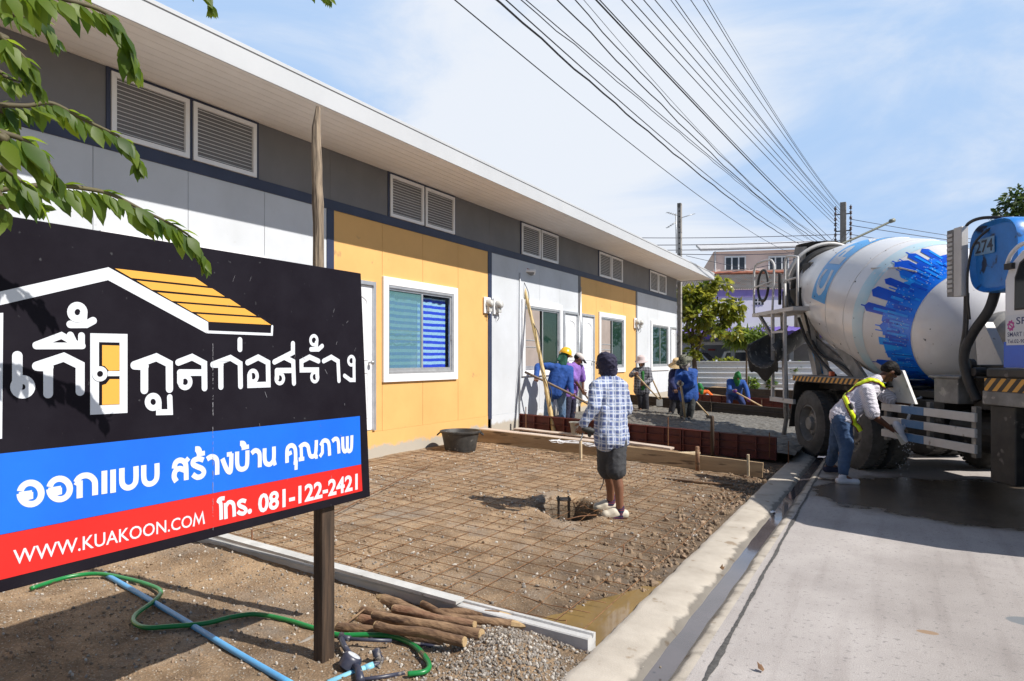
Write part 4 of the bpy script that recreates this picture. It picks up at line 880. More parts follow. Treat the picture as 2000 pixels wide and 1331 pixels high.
board((-2.75, 10.05, .14), (-1.95, 9.98, .10), .10, .03, M['board'], 'brown short plank beside the round stake', group='flat planks by the formwork')
b = MB(); b.tube([onz(1295, 936, .05), onz(1360, 942, .05), onz(1432, 948, .05)], [.018, .016, .013], 8); tag(b.build('stick', LM[0], None, True), 'brown stick lying on the mesh near the kerb', 'stick')
def stake(px, ytop, ybot, Z, w, m, label, rnd=False):
    t_ = cw(px, ytop, Z); q = cw(px+.5, ybot, Z); b = MB()
    if rnd: b.tube([q-Vector((0, 0, .08)), q.lerp(t_, .96), t_], [w*.5, w*.52, w*.3], 10)
    else: b.bar(q-Vector((0, 0, .08)), t_, w, w*.6)
    tag(b.build('stake', m, None, rnd, 0 if rnd else .003), label, 'stake', 'stakes holding the form boards')
stake(1134, 862, 897, 9.85, .05, M['palewood'], 'yellow timber stake against the form board left of the plaid worker')
stake(1362, 872, 908, 9.12, .055, LM[2], 'round dark stake at the form board', True)
stake(1461, 888, 918, 8.85, .045, M['palewood'], 'short pale stake nearest the kerb')
stake(1391, 812, 886, 10.55, .055, M['oldwood'], 'tall dark post against the red form panel', True)
for px, a, c, Z, lb in ((1305, 815, 878, 10.75, 'thin steel pin in front of the middle red panel'), (1503, 845, 895, 10.35, 'thin steel pin near the kerb end of the red panels'), (1540, 862, 905, 10.2, 'thin steel pin standing by the truck wheel'), (1027, 795, 850, 12.2, 'thin steel pin by the house wall before the red panel')):
    b = MB(); b.cyl(cw(px, c, Z), cw(px, a, Z), .008, n=6); tag(b.build('steel_pin', M['rust']), lb, 'pin', 'steel pins bracing the red panels')
# tangle of white twine
b = MB(); rnd = random.Random(5); c = onz(1150, 868, .32); pts = []
for i in range(60): pts.append(c+Vector((.55*math.sin(i*.37)+rnd.uniform(-.05, .05), .10*math.sin(i*1.3)+rnd.uniform(-.04, .04), -.02-.045*(.55*math.sin(i*.37))+.03*abs(math.sin(i*.9)))))
b.tube(spline(pts, 3), .005, 5); tag(b.build('twine', M['upvc'], None, True), 'tangle of white twine on the planks by the yellow stake', 'twine')
# buckets
def bucket(c, prof, m, label, nm, cat, hm):
    t = thing(nm, c, label, cat); b = MB(); b.lathe(prof, Matrix.Translation(c), 36, cap=False); b.build('shell', m, t, angle=40)
    return t
M['tub'] = mat('black_tub', (.022, .021, .021), (.06, .057, .053), 6, .6, .2, 30, spots=((.16, .15, .14), 10, .63)); M['pail'] = mat('cement_pail', (.36, .345, .31), (.24, .23, .2), 8, .8, .2, 40)
c = onz(899, 874, .25); c.z = .2
tb = bucket(c, [(.0, .01), (.21, .01), (.225, 0), (.245, .1), (.28, .27), (.305, .275), (.308, .30), (.296, .305), (.27, .275), (.235, .03), (0, .025)], M['tub'], 'round black rubber mortar tub standing by the orange wall', 'mortar_tub', 'tub', None)
for s in (-1, 1):
    b = MB(); d = Vector((CA, SA, 0))*s*.30; e = Vector((-SA, CA, 0)); b.tube([c+d+e*.07+Vector((0, 0, .275)), c+d*1.13+e*.05+Vector((0, 0, .24)), c+d*1.13-e*.05+Vector((0, 0, .24)), c+d-e*.07+Vector((0, 0, .275))], .011, 6); b.build('handle', M['black'], tb, True)
c = Vector((-4.66, 10.62, .295))
tb = bucket(c, [(0, .004), (.10, .004), (.105, 0), (.135, .19), (.15, .195), (.15, .21), (.138, .21), (.11, .03), (0, .02)], M['pail'], 'grey cement bucket on the white plank before the red panel', 'cement_bucket', 'bucket', None)
b = MB(); b.lathe([(0, .15), (.128, .15)], Matrix.Translation(c), 24, cap=False); b.build('cement', M['wetcon'], tb)
b = MB(); b.tube([c+Vector((CA*.15, SA*.15, .2))]+[c+Vector((CA*.15*math.cos(R(a)), SA*.15*math.cos(R(a)), .2))+Vector((.12, -.10, .02))*math.sin(R(a)) for a in range(15, 170, 15)]+[c+Vector((-CA*.15, -SA*.15, .2))], .004, 5); b.build('handle', M['steel'], tb, True)
# bamboo pole with the floodlight
M['bamboo'] = mat('bamboo', (.56, .42, .19), (.42, .29, .11), 5, .5, .1, 30, spots=((.2, .13, .06), 12, .63))
bp = thing('bamboo_pole', (-4.9, 10.85, .3), 'yellow bamboo pole leaning towards the wall and carrying the white floodlight', 'bamboo pole'); lo = cw(1082, 846, 12.15); hi = cw(1017, 537, 13.2); b = MB(); n = 57; pts = []; rs = []
for i in range(n):
    t = i/(n-1); pts.append(lo.lerp(hi, t)+Vector((.03*math.sin(t*3.1), .03*math.sin(t*3.1), 0))); rs.append(lerp(.042, .028, t)*(1.16 if i % 7 == 0 else 1))
b.tube(pts, rs, 9); b.build('culm', M['bamboo'], bp, angle=60)
b = MB(); wp = [pts[int(k)]+Vector((.055*math.cos(k*.9)+.05, -.05+.03*math.sin(k), 0)) for k in range(54, 4, -5)]; b.tube(spline(wp, 5), .007, 5); b.build('cable', M['black'], bp, True)
fl = thing('floodlight', hi, 'white floodlight fixed to the top of the bamboo pole', 'floodlight'); b = MB(); m_ = Matrix.Rotation(R(35), 3, 'Z') @ Matrix.Rotation(R(-12), 3, 'X'); b.box(hi+Vector((.10, .06, .05)), (.34, .20, .055), m_); b.build('housing', M['upvc'], fl, bevel=.015)
b = MB(); b.box(hi+Vector((.10, .055, .018)), (.28, .15, .012), m_); b.build('lens', M['meterglass'], fl)
b = MB(); b.tube([hi+Vector((-.1, 0, .02)), hi+Vector((-.08, -.02, .10)), hi+Vector((.05, 0, .13)), hi+Vector((.18, .03, .09))], .012, 6); b.build('bracket', mat('red_bracket', (.35, .06, .03), (.25, .06, .03), 9, .5), fl, True)
# ------------------------------------------------------------------ the mixer truck (local axes: t forward, s across, z up)
TF = Vector((.514, -.858, 0)).normalized(); TN = Vector((.858, .514, 0)).normalized(); T0 = Vector((-1.11, 11.9, 0))
TM = Matrix(((TF.x, TN.x, 0), (TF.y, TN.y, 0), (0, 0, 1)))
def tw(t, s, z): return T0+TF*t+TN*s+Vector((0, 0, z))
truck = thing('mixer_truck', T0+TF*2+TN*1.2, 'concrete mixer truck with white drum and blue skyline backed up over the kerb', 'truck')
def tbox(b, t0, t1, s0, s1, z0, z1): b.box(tw((t0+t1)/2, (s0+s1)/2, (z0+z1)/2), (abs(t1-t0), abs(s1-s0), abs(z1-z0)), TM)
def tprism(b, poly, s0, s1):       # (t,z) outline extruded across the truck
    b.prism([tw(t, s0, z) for t, z in poly], TN*(s1-s0))
M['tblack'] = mat('chassis_black', (.016, .016, .017), (.04, .037, .034), 6, .6, .15, 40, spots=((.12, .11, .10), 7, .62)); M['tyre'] = mat('dusty_tyre', (.10, .098, .095), (.055, .053, .05), 5, .9, .3, 60)
M['tgrey'] = mat('dusty_grey_metal', (.24, .235, .225), (.14, .135, .13), 5, .6, .2, 40, spots=((.36, .34, .31), 8, .62)); M['twhite'] = mat('worn_white_paint', (.60, .585, .57), (.50, .485, .47), 3, .5, .1, 50, spots=((.30, .27, .24), 11, .64))
M['drum'] = mat('drum_white', (.78, .765, .765), (.66, .64, .63), 1.6, .30, .05, 12, lo=.3, hi=.75, spots=((.40, .37, .35), 17, .69), coat=.25)
M['tblue'] = mat('truck_blue', (.02, .22, .66), (.015, .15, .48), 3, .4, .08, 30, spots=((.015, .03, .07), 6, .62), coat=.15); M['cabblue'] = mat('cab_blue', (.003, .11, .66), (.003, .09, .58), 3, .35, coat=.1); M['cabwhite'] = mat('cab_white', (.70, .70, .73), (.66, .66, .68), 3, .3, coat=.4)
M['skyA'] = mat('decal_blue', (.004, .15, .80), (.004, .22, .92), 5, .3, coat=.2); M['skyB'] = mat('decal_deep_blue', (.003, .07, .55), (.003, .10, .68), 6, .3, coat=.2); M['skyC'] = mat('decal_light_blue', (.010, .27, .95), (.015, .36, .97), 5, .3, coat=.2); M['skyband'] = mat('decal_pale_blue', (.40, .64, .74), (.58, .66, .70), 2.2, .35, lo=.3, hi=.7); M['bandblue'] = mat('decal_band_blue', (.04, .32, .72), (.06, .36, .74), 4, .35)
def hazard_m():
    m = mat('hazard_stripe', (.6, .28, .03), rough=.6); nt = m.node_tree; N = nt.nodes; L = nt.links; p = N['Principled BSDF']; t = N.new('ShaderNodeTexCoord')
    d = N.new('ShaderNodeVectorMath'); d.operation = 'DOT_PRODUCT'; d.inputs[1].default_value = (TF.x, TF.y, -1.0); L.new(t.outputs['Object'], d.inputs[0])
    k = N.new('ShaderNodeMath'); k.operation = 'MULTIPLY'; k.inputs[1].default_value = 7.5; L.new(d.outputs['Value'], k.inputs[0]); f = N.new('ShaderNodeMath'); f.operation = 'FRACT'; L.new(k.outputs[0], f.inputs[0])
    c = N.new('ShaderNodeMath'); c.operation = 'GREATER_THAN'; c.inputs[1].default_value = .5; L.new(f.outputs[0], c.inputs[0]); x = N.new('ShaderNodeMix'); x.data_type = 'RGBA'; x.inputs['A'].default_value = (.03, .025, .02, 1); x.inputs['B'].default_value = (.66, .33, .06, 1); L.new(c.outputs[0], x.inputs['Factor']); L.new(x.outputs['Result'], p.inputs['Base Color']); return m
M['hazard'] = hazard_m(); M['chute'] = mat('chute_steel', (.11, .108, .105), (.05, .05, .05), 5, .7, .3, 25, spots=((.26, .25, .23), 9, .6))
# chassis
b = MB(); tbox(b, -1.9, 6.2, .80, .90, .78, 1.06); tbox(b, -1.9, 6.2, 1.56, 1.66, .78, 1.06)
for t in (-1.8, -.65, .65, 2.2, 3.4, 5.2): tbox(b, t-.06, t+.06, .9, 1.56, .82, 1.02)
for t in (-.2, 1.12, 4.85): b.cyl(tw(t, .3, .53), tw(t, 2.2, .53), .09, n=12)
b.build('chassis', M['tblack'], truck, bevel=.006)
b = MB(); tbox(b, -.7, 3.75, .42, 2.08, 1.07, 1.16); tbox(b, 1.75, 2.7, .30, .80, .55, 1.05); b.cyl(tw(2.75, .55, .72), tw(3.6, .55, .72), .24, n=20); tbox(b, 2.3, 2.9, 1.7, 2.2, .5, 1.05); b.build('subframe', M['tblack'], truck, bevel=.01)
def wheel(t, s, side, dual=True, name='wheel'):
    w = bpy.data.objects.new(name, None); COL.objects.link(w); w.location = tw(t, s, .525); w.parent = truck; w.matrix_parent_inverse = mw(truck).inverted(); w.empty_display_size = .2
    mt = Matrix.Translation(tw(t, s, .525)) @ TM.to_4x4() @ Matrix.Rotation(R(90 if side < 0 else -90), 4, 'X')
    b = MB()
    for off in ([0, -.33] if dual else [0]):
        b.lathe([(.29, off-.25), (.40, off-.255), (.475, off-.24), (.52, off-.20), (.527, off-.13), (.527, off-.05), (.52, off+.0), (.475, off+.03), (.40, off+.045), (.31, off+.03), (.285, off+.0)], mt, 56, cap=False)
    for off in ([0, -.33] if dual else [0]):             # tread blocks
        for k in range(44):
            a = 2*math.pi*k/44
            for q in (-.19, -.03): 
                c = mt @ Vector((.524*math.cos(a), .524*math.sin(a), off+q)); b.box(c, (.022, .045, .07), (mt.to_3x3() @ Matrix.Rotation(a, 3, 'Z')))
    b.build('tyre', M['tyre'], w, angle=40)
    b = MB()
    if dual: b.lathe([(.30, .02), (.285, .03), (.27, -.02), (.25, -.10), (.16, -.11), (.15, -.05), (.11, -.04), (.10, .02), (.0, .025)], mt, 32, cap=False)
    else: b.lathe([(.30, .02), (.285, .03), (.26, .0), (.22, .05), (.14, .06), (.13, .12), (.0, .125)], mt, 32, cap=False)
    for k in range(10):
        a = 2*math.pi*k/10; p = mt @ Vector((.195*math.cos(a), .195*math.sin(a), -.11 if dual else .055)); q = mt @ Vector((.195*math.cos(a), .195*math.sin(a), -.07 if dual else .09)); b.cyl(p, q, .017, n=6)
    b.build('rim', M['tgrey'], w, angle=35)
for t in (-.2, 1.12):
    wheel(t, .02, -1); wheel(t, 2.40, 1)
wheel(4.78, .12, -1, False); wheel(4.78, 2.34, 1, False)
# fender over the rear wheels with the hazard strip
b = MB(); tprism(b, [(-.92, .40), (-.90, .42), (-.70, 1.12), (-.62, 1.19), (1.95, 1.19), (1.95, 1.21), (-.64, 1.21), (-.73, 1.14), (-.93, .42)], .0, .62); tprism(b, [(-.92, .40), (-.90, .42), (-.70, 1.12), (-.62, 1.19), (1.95, 1.19), (1.95, 1.21), (-.64, 1.21), (-.73, 1.14), (-.93, .42)], 1.85, 2.46); b.build('fender', M['tblack'], truck)
b = MB(); tbox(b, -.70, 1.95, -.035, -.012, 1.205, 1.285); b.build('hazard_strip', M['hazard'], truck)
b = MB(); tbox(b, -.72, 1.95, -.035, .55, 1.287, 1.297); b.build('fender_rail', M['tgrey'], truck)
b = MB(); tbox(b, .42, .50, .02, .09, 1.30, 1.38); b.build('marker_lamp', mat('orange_lamp', (.55, .10, .03), (.5, .09, .03), 5, .3), truck, bevel=.015)
# side guard
b = MB()
for t in (1.93, 3.58): tbox(b, t-.035, t+.035, .03, .09, .5, 1.05)
tbox(b, 2.75, 2.81, .05, .10, .5, 1.05); b.build('guard_post', M['tgrey'], truck)
for z in (.935, .765, .595):
    b = MB(); tbox(b, 1.89, 3.64, -.005, .03, z-.048, z+.048); r = b.build('guard_rail', M['twhite'], truck, bevel=.006)
    b = MB(); tbox(b, 2.34, 2.78, -.008, -.0055, z-.047, z+.047); b.build('blue_band', mat('guard_blue', (.06, .16, .33), (.10, .2, .36), 8, .5), r)
# the drum
DP0 = (-1.9, 2.95); DA = (.968, -.25)
PROF = [(-.05, .50), (0, .655), (.12, .67), (.3, .735), (.6, .815), (1.0, .915), (1.5, 1.0), (2.0, 1.055), (2.5, 1.078), (3.0, 1.07), (3.12, 1.055), (3.5, .935), (3.9, .805), (4.04, .79), (4.2, .72), (4.34, .58), (4.44, .40), (4.50, .22)]
def dr(a):
    for (a0, r0), (a1, r1) in zip(PROF[:-1], PROF[1:]):
        if a <= a1: return lerp(r0, r1, (a-a0)/(a1-a0))
    return PROF[-1][1]
def dpt(a, ang, off=0, rad=None):        # ang: 0 = up, 90 deg = towards the visible side
    r = (dr(a) if rad is None else rad)+off; ut, uz = .25, .968
    return tw(DP0[0]+DA[0]*a+ut*r*math.cos(ang), 1.2-r*math.sin(ang), DP0[1]+DA[1]*a+uz*r*math.cos(ang))
b = MB(); n = 72; o = 0
aa = []
for (a0, r0), (a1, r1) in zip(PROF[:-1], PROF[1:]):
    k = max(1, int((a1-a0)/.12)); aa += [lerp(a0, a1, i/k) for i in range(k)]
aa.append(PROF[-1][0])
for i, a in enumerate(aa):
    for k in range(n):
        an = 2*math.pi*k/n; b.v.append(dpt(a, an, .004*noise.noise(Vector((a*2.2, math.cos(an)*2, math.sin(an)*2)))))
for i in range(len(aa)-1):
    for k in range(n):
        l = (k+1) % n; b.f.append((i*n+k, i*n+l, (i+1)*n+l, (i+1)*n+k)); b.m.append(0)
b.f.append(tuple((len(aa)-1)*n+k for k in range(n))); b.m.append(0)
drum = b.build('drum', M['drum'], truck, angle=28)
b = MB()
for a in (2.06, 2.66, 3.94): b.tube([dpt(a, 2*math.pi*k/72, .001) for k in range(72)], .006, 5, closed=True)
b.build('weld_seam', M['drum'], drum, True)
def patch(b, a0, a1, g0, g1, off, na=6, ng=6, slant=0):
    o = len(b.v)
    for i in range(na+1):
        for j in range(ng+1): b.v.append(dpt(lerp(a0, a1, i/na), lerp(g0, g1, j/ng)+slant*(1-i/na), off))
    for i in range(na):
        for j in range(ng): k = o+i*(ng+1)+j; b.f.append((k, k+1, k+ng+2, k+ng+1)); b.m.append(b.mi)
b = MB(); patch(b, 2.93, 3.16, R(-180), R(180), .0035, 4, 96); b.build('pale_band', M['skyband'], drum, True)
b = MB(); rnd = random.Random(11)                        # skyline: towers reach from the dome seam towards the rear
patch(b, 3.60, 3.93, R(5), R(176), .005, 5, 90)
g = 6; lay = 0
while g < 174:
    w = rnd.uniform(4, 9); top = rnd.choice([3.58, 3.54, 3.5, 3.47, 3.43, 3.38]) if rnd.random() < .8 else rnd.uniform(3.16, 3.3)
    b.mi = rnd.choice([0, 0, 2, 1, 0]) if top > 3.34 else 1; lay = (lay+1) % 5
    off = .0062+lay*.0007; patch(b, top, 3.64, R(g), R(g+w), off, 8, 4)
    if top < 3.34 or rnd.random() < .4:
        c = g+w/2; o = len(b.v); b.v += [dpt(top, R(g), off), dpt(top-.06, R(c), off), dpt(top, R(g+w), off)]; b.f.append((o, o+1, o+2)); b.m.append(b.mi)
    if rnd.random() < .35: patch(b, top-.12, top+.01, R(g+w*.42), R(g+w*.56), off, 3, 1)
    for k in range(2): 
        b.mi = rnd.choice([1, 2]); a0 = rnd.uniform(top+.05, 3.66); ga = rnd.uniform(g, g+w*.6); patch(b, a0, min(3.9, a0+rnd.uniform(.1, .35)), R(ga), R(ga+w*.3), off+.0036, 4, 2)
    g += w*rnd.uniform(.55, .9)
b.build('skyline_decal', [M['skyA'], M['skyB'], M['skyC']], drum, True)
b = MB(); rnd = random.Random(4)
for k in range(150):
    a = rnd.uniform(3.48, 3.85); g = rnd.uniform(20, 150); patch(b, a, a+.014, R(g), R(g+.45), .0155, 1, 1)
b.build('decal_windows', M['skyband'], drum)
# blue lettering panel on the rear cone
b = MB(); patch(b, 1.42, 2.03, R(-70), R(90), .0045, 8, 60); b.build('letter_panel', M['bandblue'], drum, True)
b = MB()
for i, chh in enumerate('CPAC'):
    v, f = text_verts(chh, 1, .035); g0 = 85-31*i
    # fine enough to follow the curve: subdivide long edges first
    bm = bmesh.new(); vv = [bm.verts.new((p[0], p[1], 0)) for p in v]
    for q in f:
        try: bm.faces.new([vv[k] for k in q])
        except ValueError: pass
    bmesh.ops.triangulate(bm, faces=bm.faces)
    for _ in range(3): bmesh.ops.subdivide_edges(bm, edges=[e for e in bm.edges if e.calc_length() > .2], cuts=1)
    bm.verts.index_update(); b.add([dpt(lerp(1.93, 1.52, p.co.y), R(g0-25*p.co.x), .0075) for p in bm.verts], [tuple(x.index for x in q.verts) for q in bm.faces]); bm.free()
b.build('drum_lettering', M['swhite'], drum)
b = MB(); rnd = random.Random(2)
for k in range(60):
    a = rnd.uniform(.3, 4.4); g = rnd.uniform(10, 150); p = dpt(a, R(g), .003); q = dpt(a, R(g), .006); b.cyl(p, q, rnd.choice([.006, .008, .013]), n=7)
b.build('dirt_spatter', M['tblack'], drum)
b = MB(); b.tube([dpt(2.86, R(52), .015), dpt(3.3, R(44), .02), dpt(3.55, R(41), .02)], .012, 6); b.build('hatch_rod', M['twhite'], drum)
# roller track and pedestals
b = MB(); b.tube([dpt(.02, 2*math.pi*k/60, .03, .66) for k in range(60)], .055, 8, closed=True); b.build('track_ring', M['tblack'], truck, True)
b = MB(); b.tube([dpt(-.14, R(g), .0, .78) for g in range(-100, 101, 8)], .035, 8); b.build('guard_hoop', M['twhite'], truck, True)
b = MB(); tprism(b, [(-1.15, 1.16), (-.55, 1.16), (-1.45, 2.55), (-1.75, 2.55)], .55, .62); tprism(b, [(-1.15, 1.16), (-.55, 1.16), (-1.45, 2.55), (-1.75, 2.55)], 1.78, 1.85); tbox(b, -1.75, -1.45, .62, 1.78, 2.1, 2.3); b.build('rear_pedestal', M['twhite'], truck, bevel=.006)
b = MB(); tprism(b, [(-.98, 1.32), (-.80, 1.32), (-1.14, 1.85), (-1.32, 1.85)], .545, .549); b.build('pedestal_panel', M['bandblue'], truck)
b = MB(); b.bar(tw(-1.3, .50, 2.0), tw(.6, .5, 1.2), .06, .16); b.bar(tw(-.2, .42, 1.95), tw(.75, .42, 1.2), .05, .20); b.bar(tw(-1.4, 1.9, 2.0), tw(.6, 1.9, 1.2), .06, .16); b.build('brace', M['tgrey'], truck)
b = MB(); b.tube(spline([tw(-1.2, .3, 2.3), tw(-.9, .3, 1.9), tw(-.4, .3, 1.55), tw(0, .35, 1.3)]), .028, 7); b.tube(spline([tw(-1.3, .4, 2.6), tw(-.8, .42, 1.75), tw(.1, .42, 1.45), tw(.5, .5, 1.2)]), .022, 7); b.build('hydraulic_hose', M['black'], truck, True)
b = MB(); O_ = [(2.55, 1.16), (3.35, 1.16), (3.25, 1.5), (2.95, 2.0), (2.8, 1.95), (2.85, 1.5)]; tprism(b, O_, .6, .72); b.build('front_pedestal', M['twhite'], truck, bevel=.006); b = MB(); tprism(b, O_, 1.68, 1.8); b.build('front_pedestal', M['twhite'], truck, bevel=.006)
b = MB(); tprism(b, [(1.9, 1.0), (2.42, 1.0), (2.15, 1.42), (1.72, 1.42)], .12, .16); b.build('splash_plate', M['twhite'], truck, bevel=.006)
gm = Matrix.Translation(tw(2.45, 1.2, 1.82)) @ (TM @ Matrix.Rotation(R(90), 3, 'Y')).to_4x4()
b = MB(); b.lathe([(.30, 0), (.34, .05), (.34, .22), (.27, .25), (.25, .45), (.30, .47), (.30, .55), (.18, .58), (.17, .8), (.1, .82)], gm, 28); b.build('drum_gearbox', M['tgrey'], truck, angle=35)
# hopper, chute, platform, ladder
b = MB(); hc = dpt(-.42, 0, 0, 0)+Vector((0, 0, .62)); b.lathe([(.24, -.55), (.27, -.3), (.36, .02), (.42, .12), (.40, .12), (.34, .02), (.25, -.28)], Matrix.Translation(hc), 20, cap=False); b.build('hopper', M['tblack'], truck, angle=50)
b = MB(); tprism(b, [(-2.15, 3.05), (-2.6, 3.1), (-2.35, 3.75), (-1.95, 3.7)], .75, .80); tprism(b, [(-2.15, 3.05), (-2.6, 3.1), (-2.35, 3.75), (-1.95, 3.7)], 1.6, 1.65); tbox(b, -2.5, -2.35, .8, 1.6, 2.2, 3.5); b.build('hopper_frame', M['tgrey'], truck)
b = MB(); p0 = tw(-2.2, .75, 2.1); p1 = cw(1487, 690, 12.2); dd = (p1-p0).normalized(); ss = dd.cross(Vector((0, 0, 1))).normalized(); uu = ss.cross(dd); n = 15; pts_ = []
for k, (t_, rr) in enumerate(((0, .24), (.35, .26), (.75, .28), (1.0, .285))):
    for j in range(n): a_ = lerp(-35, 215, j/(n-1)); b.v.append(p0.lerp(p1, t_)+ss*rr*math.cos(R(a_))-uu*rr*math.sin(R(a_)))
    if k: b.f += [(k*n-n+j, k*n-n+j+1, k*n+j+1, k*n+j) for j in range(n-1)]; b.m += [0]*(n-1)
m_ = b.build('chute', M['chute'], truck, True); sd_ = m_.modifiers.new('thick', 'SOLIDIFY'); sd_.thickness = .018
b = MB(); q0 = cw(1478, 690, 12.3); n = 12
for k in range(n+1):
    a_ = lerp(0, 180, k/n); base = p1+ss*.285*math.cos(R(a_))-uu*.285*math.sin(R(a_)); b.v += [base, base+Vector((0, 0, -.20-.06*math.sin(k*1.3)))-dd*.06]
    if k: j = 2*k; b.f.append((j-2, j-1, j+1, j)); b.m.append(0)
b.build('rubber_flap', M['black'], truck, True)
b = MB(); tbox(b, -2.55, -.72, -.02, .60, 2.40, 2.47); b.build('platform', M['twhite'], truck, bevel=.004)
b = MB(); b.bar(tw(-2.2, .0, 2.4), tw(-1.65, .0, 2.0), .05, .05); b.bar(tw(-1.0, .4, 2.4), tw(-.85, .5, 1.3), .07, .07); b.tube([tw(-1.75, .25, 2.4), tw(-1.7, .3, .5)], .05, 8); b.tube([tw(-1.75, .26, .1), tw(-1.7, .3, .5)], .04, 8); b.build('support', M['tgrey'], truck)
b = MB()
for t in (-1.62, -1.10): tbox(b, t-.03, t+.03, -.02, .03, .88, 2.40)
tbox(b, -1.70, -.72, -.02, .03, .80, .88); b.build('ladder_rail', M['twhite'], truck, bevel=.004)
for z in (1.08, 1.40, 1.74, 2.06):
    b = MB(); tbox(b, -1.59, -1.13, -.015, .025, z-.02, z+.02); b.build('rung', M['twhite'], truck)
b = MB()
rl = lambda pts: b.tube(spline([tw(*p) for p in pts], 5), .021, 8)
rl([(-2.5, .0, 2.47), (-2.5, .0, 3.1), (-2.48, .0, 3.33), (-2.35, 0, 3.42), (-1.8, 0, 3.42), (-1.62, 0, 3.36), (-1.55, 0, 3.2), (-1.62, .0, 2.47)]); b.tube([tw(-2.5, 0, 2.98), tw(-1.57, 0, 3.0)], .018, 7)
rl([(-1.08, .0, 2.9), (-1.08, .0, 3.2), (-1.05, .0, 3.33), (-.95, 0, 3.36), (-.62, 0, 3.30), (-.58, 0, 3.26)]); b.tube([tw(-.58, 0, 3.28), tw(-.60, 0, 2.47)], .021, 8); b.tube([tw(-1.08, 0, 2.95), tw(-.59, 0, 2.95)], .018, 7); b.tube([tw(-1.08, 0, 2.47), tw(-1.08, 0, 2.9)], .021, 8)
b.build('handrail', M['twhite'], truck, True)
b = MB(); b.tube(spline([tw(-2.35+.25*math.cos(R(a)), .12, 3.0+.30*math.sin(R(a))) for a in range(0, 375, 25)], 3), .026, 7); b.build('wash_hose', M['black'], truck, True); b = MB(); b.tube(spline([tw(-1.5, .2, 3.2), tw(-1.42, .2, 2.9), tw(-1.35, .2, 2.55), tw(-1.2, .2, 2.5)]), .026, 7); b.build('wash_hose', M['black'], truck, True); b = MB(); b.tube(spline([tw(-1.6, .28, 3.1), tw(-1.55, .25, 2.8), tw(-1.3, .25, 2.55)]), .024, 7); b.build('wash_hose', M['black'], truck, True)
b = MB(); tbox(b, -1.95, -1.25, .32, .7, 2.50, 2.85); b.cyl(tw(-2.0, .3, 2.6), tw(-2.0, .3, 3.2), .03); tbox(b, -1.5, -1.2, .5, .62, 2.5, 3.3); b.build('control_box', M['tblack'], truck, bevel=.01)
# water tank with the number, and its flat panel
M['tlet'] = mat('stencil_black', (.02, .025, .04), (.06, .07, .1), 22, .5)
tm = Matrix.Translation(tw(3.42, .12, 2.68)) @ (TM @ Matrix.Rotation(R(-90), 3, 'X')).to_4x4()
b = MB(); pr = []; n = 40
def sq(a, rx, rz, p=3.2): c, s_ = math.cos(a), math.sin(a); return (rx*math.copysign(abs(c)**(2/p), c), rz*math.copysign(abs(s_)**(2/p), s_))
rows = [(.05, .86), (.0, .965), (.03, .99), (.08, 1), (2.1, 1), (2.15, .97), (2.2, .86)]
for s_, k in rows:
    for j in range(n): x, z = sq(2*math.pi*j/n, .36*k, .385*k); b.v.append(tw(3.76+x, .10+s_, 2.65+z))
for i in range(len(rows)-1):
    for j in range(n): l = (j+1) % n; b.f.append((i*n+j, i*n+l, (i+1)*n+l, (i+1)*n+j)); b.m.append(0)
b.f.append(tuple(range(n))); b.f.append(tuple((len(rows)-1)*n+j for j in reversed(range(n)))); b.m += [0, 0]
tank = b.build('water_tank', M['tblue'], truck, angle=40)
v, f = text_verts('274', 1, .02); b = MB(); b.add([tw(lerp(3.46, 3.72, p[0]), .135, lerp(2.71, 2.845, p[1])) for p in v], f); b.build('tank_number', M['tlet'], tank)
b = MB(); tbox(b, 3.44, 3.74, .1365, .1372, 2.69, 2.865); b.build('number_plate', mat('faded_panel', (.22, .36, .52), (.12, .28, .5), 14, .5), tank)
b = MB(); b.tube(spline([tw(3.3, .12, 2.98), tw(3.4, .1, 3.06), tw(3.6, .12, 3.08), tw(3.8, .3, 3.04)]), .018, 6); b.tube(spline([tw(3.75, .25, 3.05), tw(3.56, .08, 2.85), tw(3.46, .06, 2.6), tw(3.44, .06, 2.3), tw(3.42, .1, 2.0)]), .013, 6); b.build('tank_hose', M['black'], tank, True)
for t in (3.95,):
    b = MB(); b.tube([tw(t+.06*math.cos(R(a)), .5, 3.02+.09*math.sin(R(a))) for a in range(-10, 200, 15)], .012, 6); b.build('lifting_eye', M['tblue'], tank, True)
b = MB(); tbox(b, 3.27, 3.40, .02, .10, 2.26, 3.03); b.build('side_panel', M['twhite'], truck, bevel=.006)
b = MB(); tbox(b, 3.16, 3.268, .02, .14, 2.27, 3.02)
b.build('vent_panel', M['tgrey'], truck, bevel=.004)
b = MB()
for k in range(13): tbox(b, 3.15, 3.16, .025, .12, 2.32+k*.052, 2.35+k*.052); tbox(b, 3.18, 3.255, .012, .0195, 2.32+k*.052, 2.35+k*.052)
b.build('vent_louvre', M['twhite'], truck)
b = MB()
b.tube(spline([tw(3.62, .25, 2.35), tw(3.58, .2, 2.1), tw(3.40, .15, 1.85), tw(3.30, .12, 1.6), tw(3.34, .15, 1.3), tw(3.42, .2, 1.1)]), .052, 9); b.tube(spline([tw(3.30, .15, 2.3), tw(3.31, .13, 1.9), tw(3.26, .12, 1.6), tw(3.3, .14, 1.3)]), .028, 8); b.tube(spline([tw(3.38, .1, 2.3), tw(3.38, .1, 2.0), tw(3.35, .1, 1.7)]), .014, 6); b.build('tank_pipe', M['black'], truck, True)
b = MB(); tbox(b, 2.78, 3.2, .12, .5, 1.05, 1.34); tbox(b, 2.70, 3.25, .1, .5, 1.34, 1.37); b.build('tool_shelf', M['tgrey'], truck, bevel=.01)
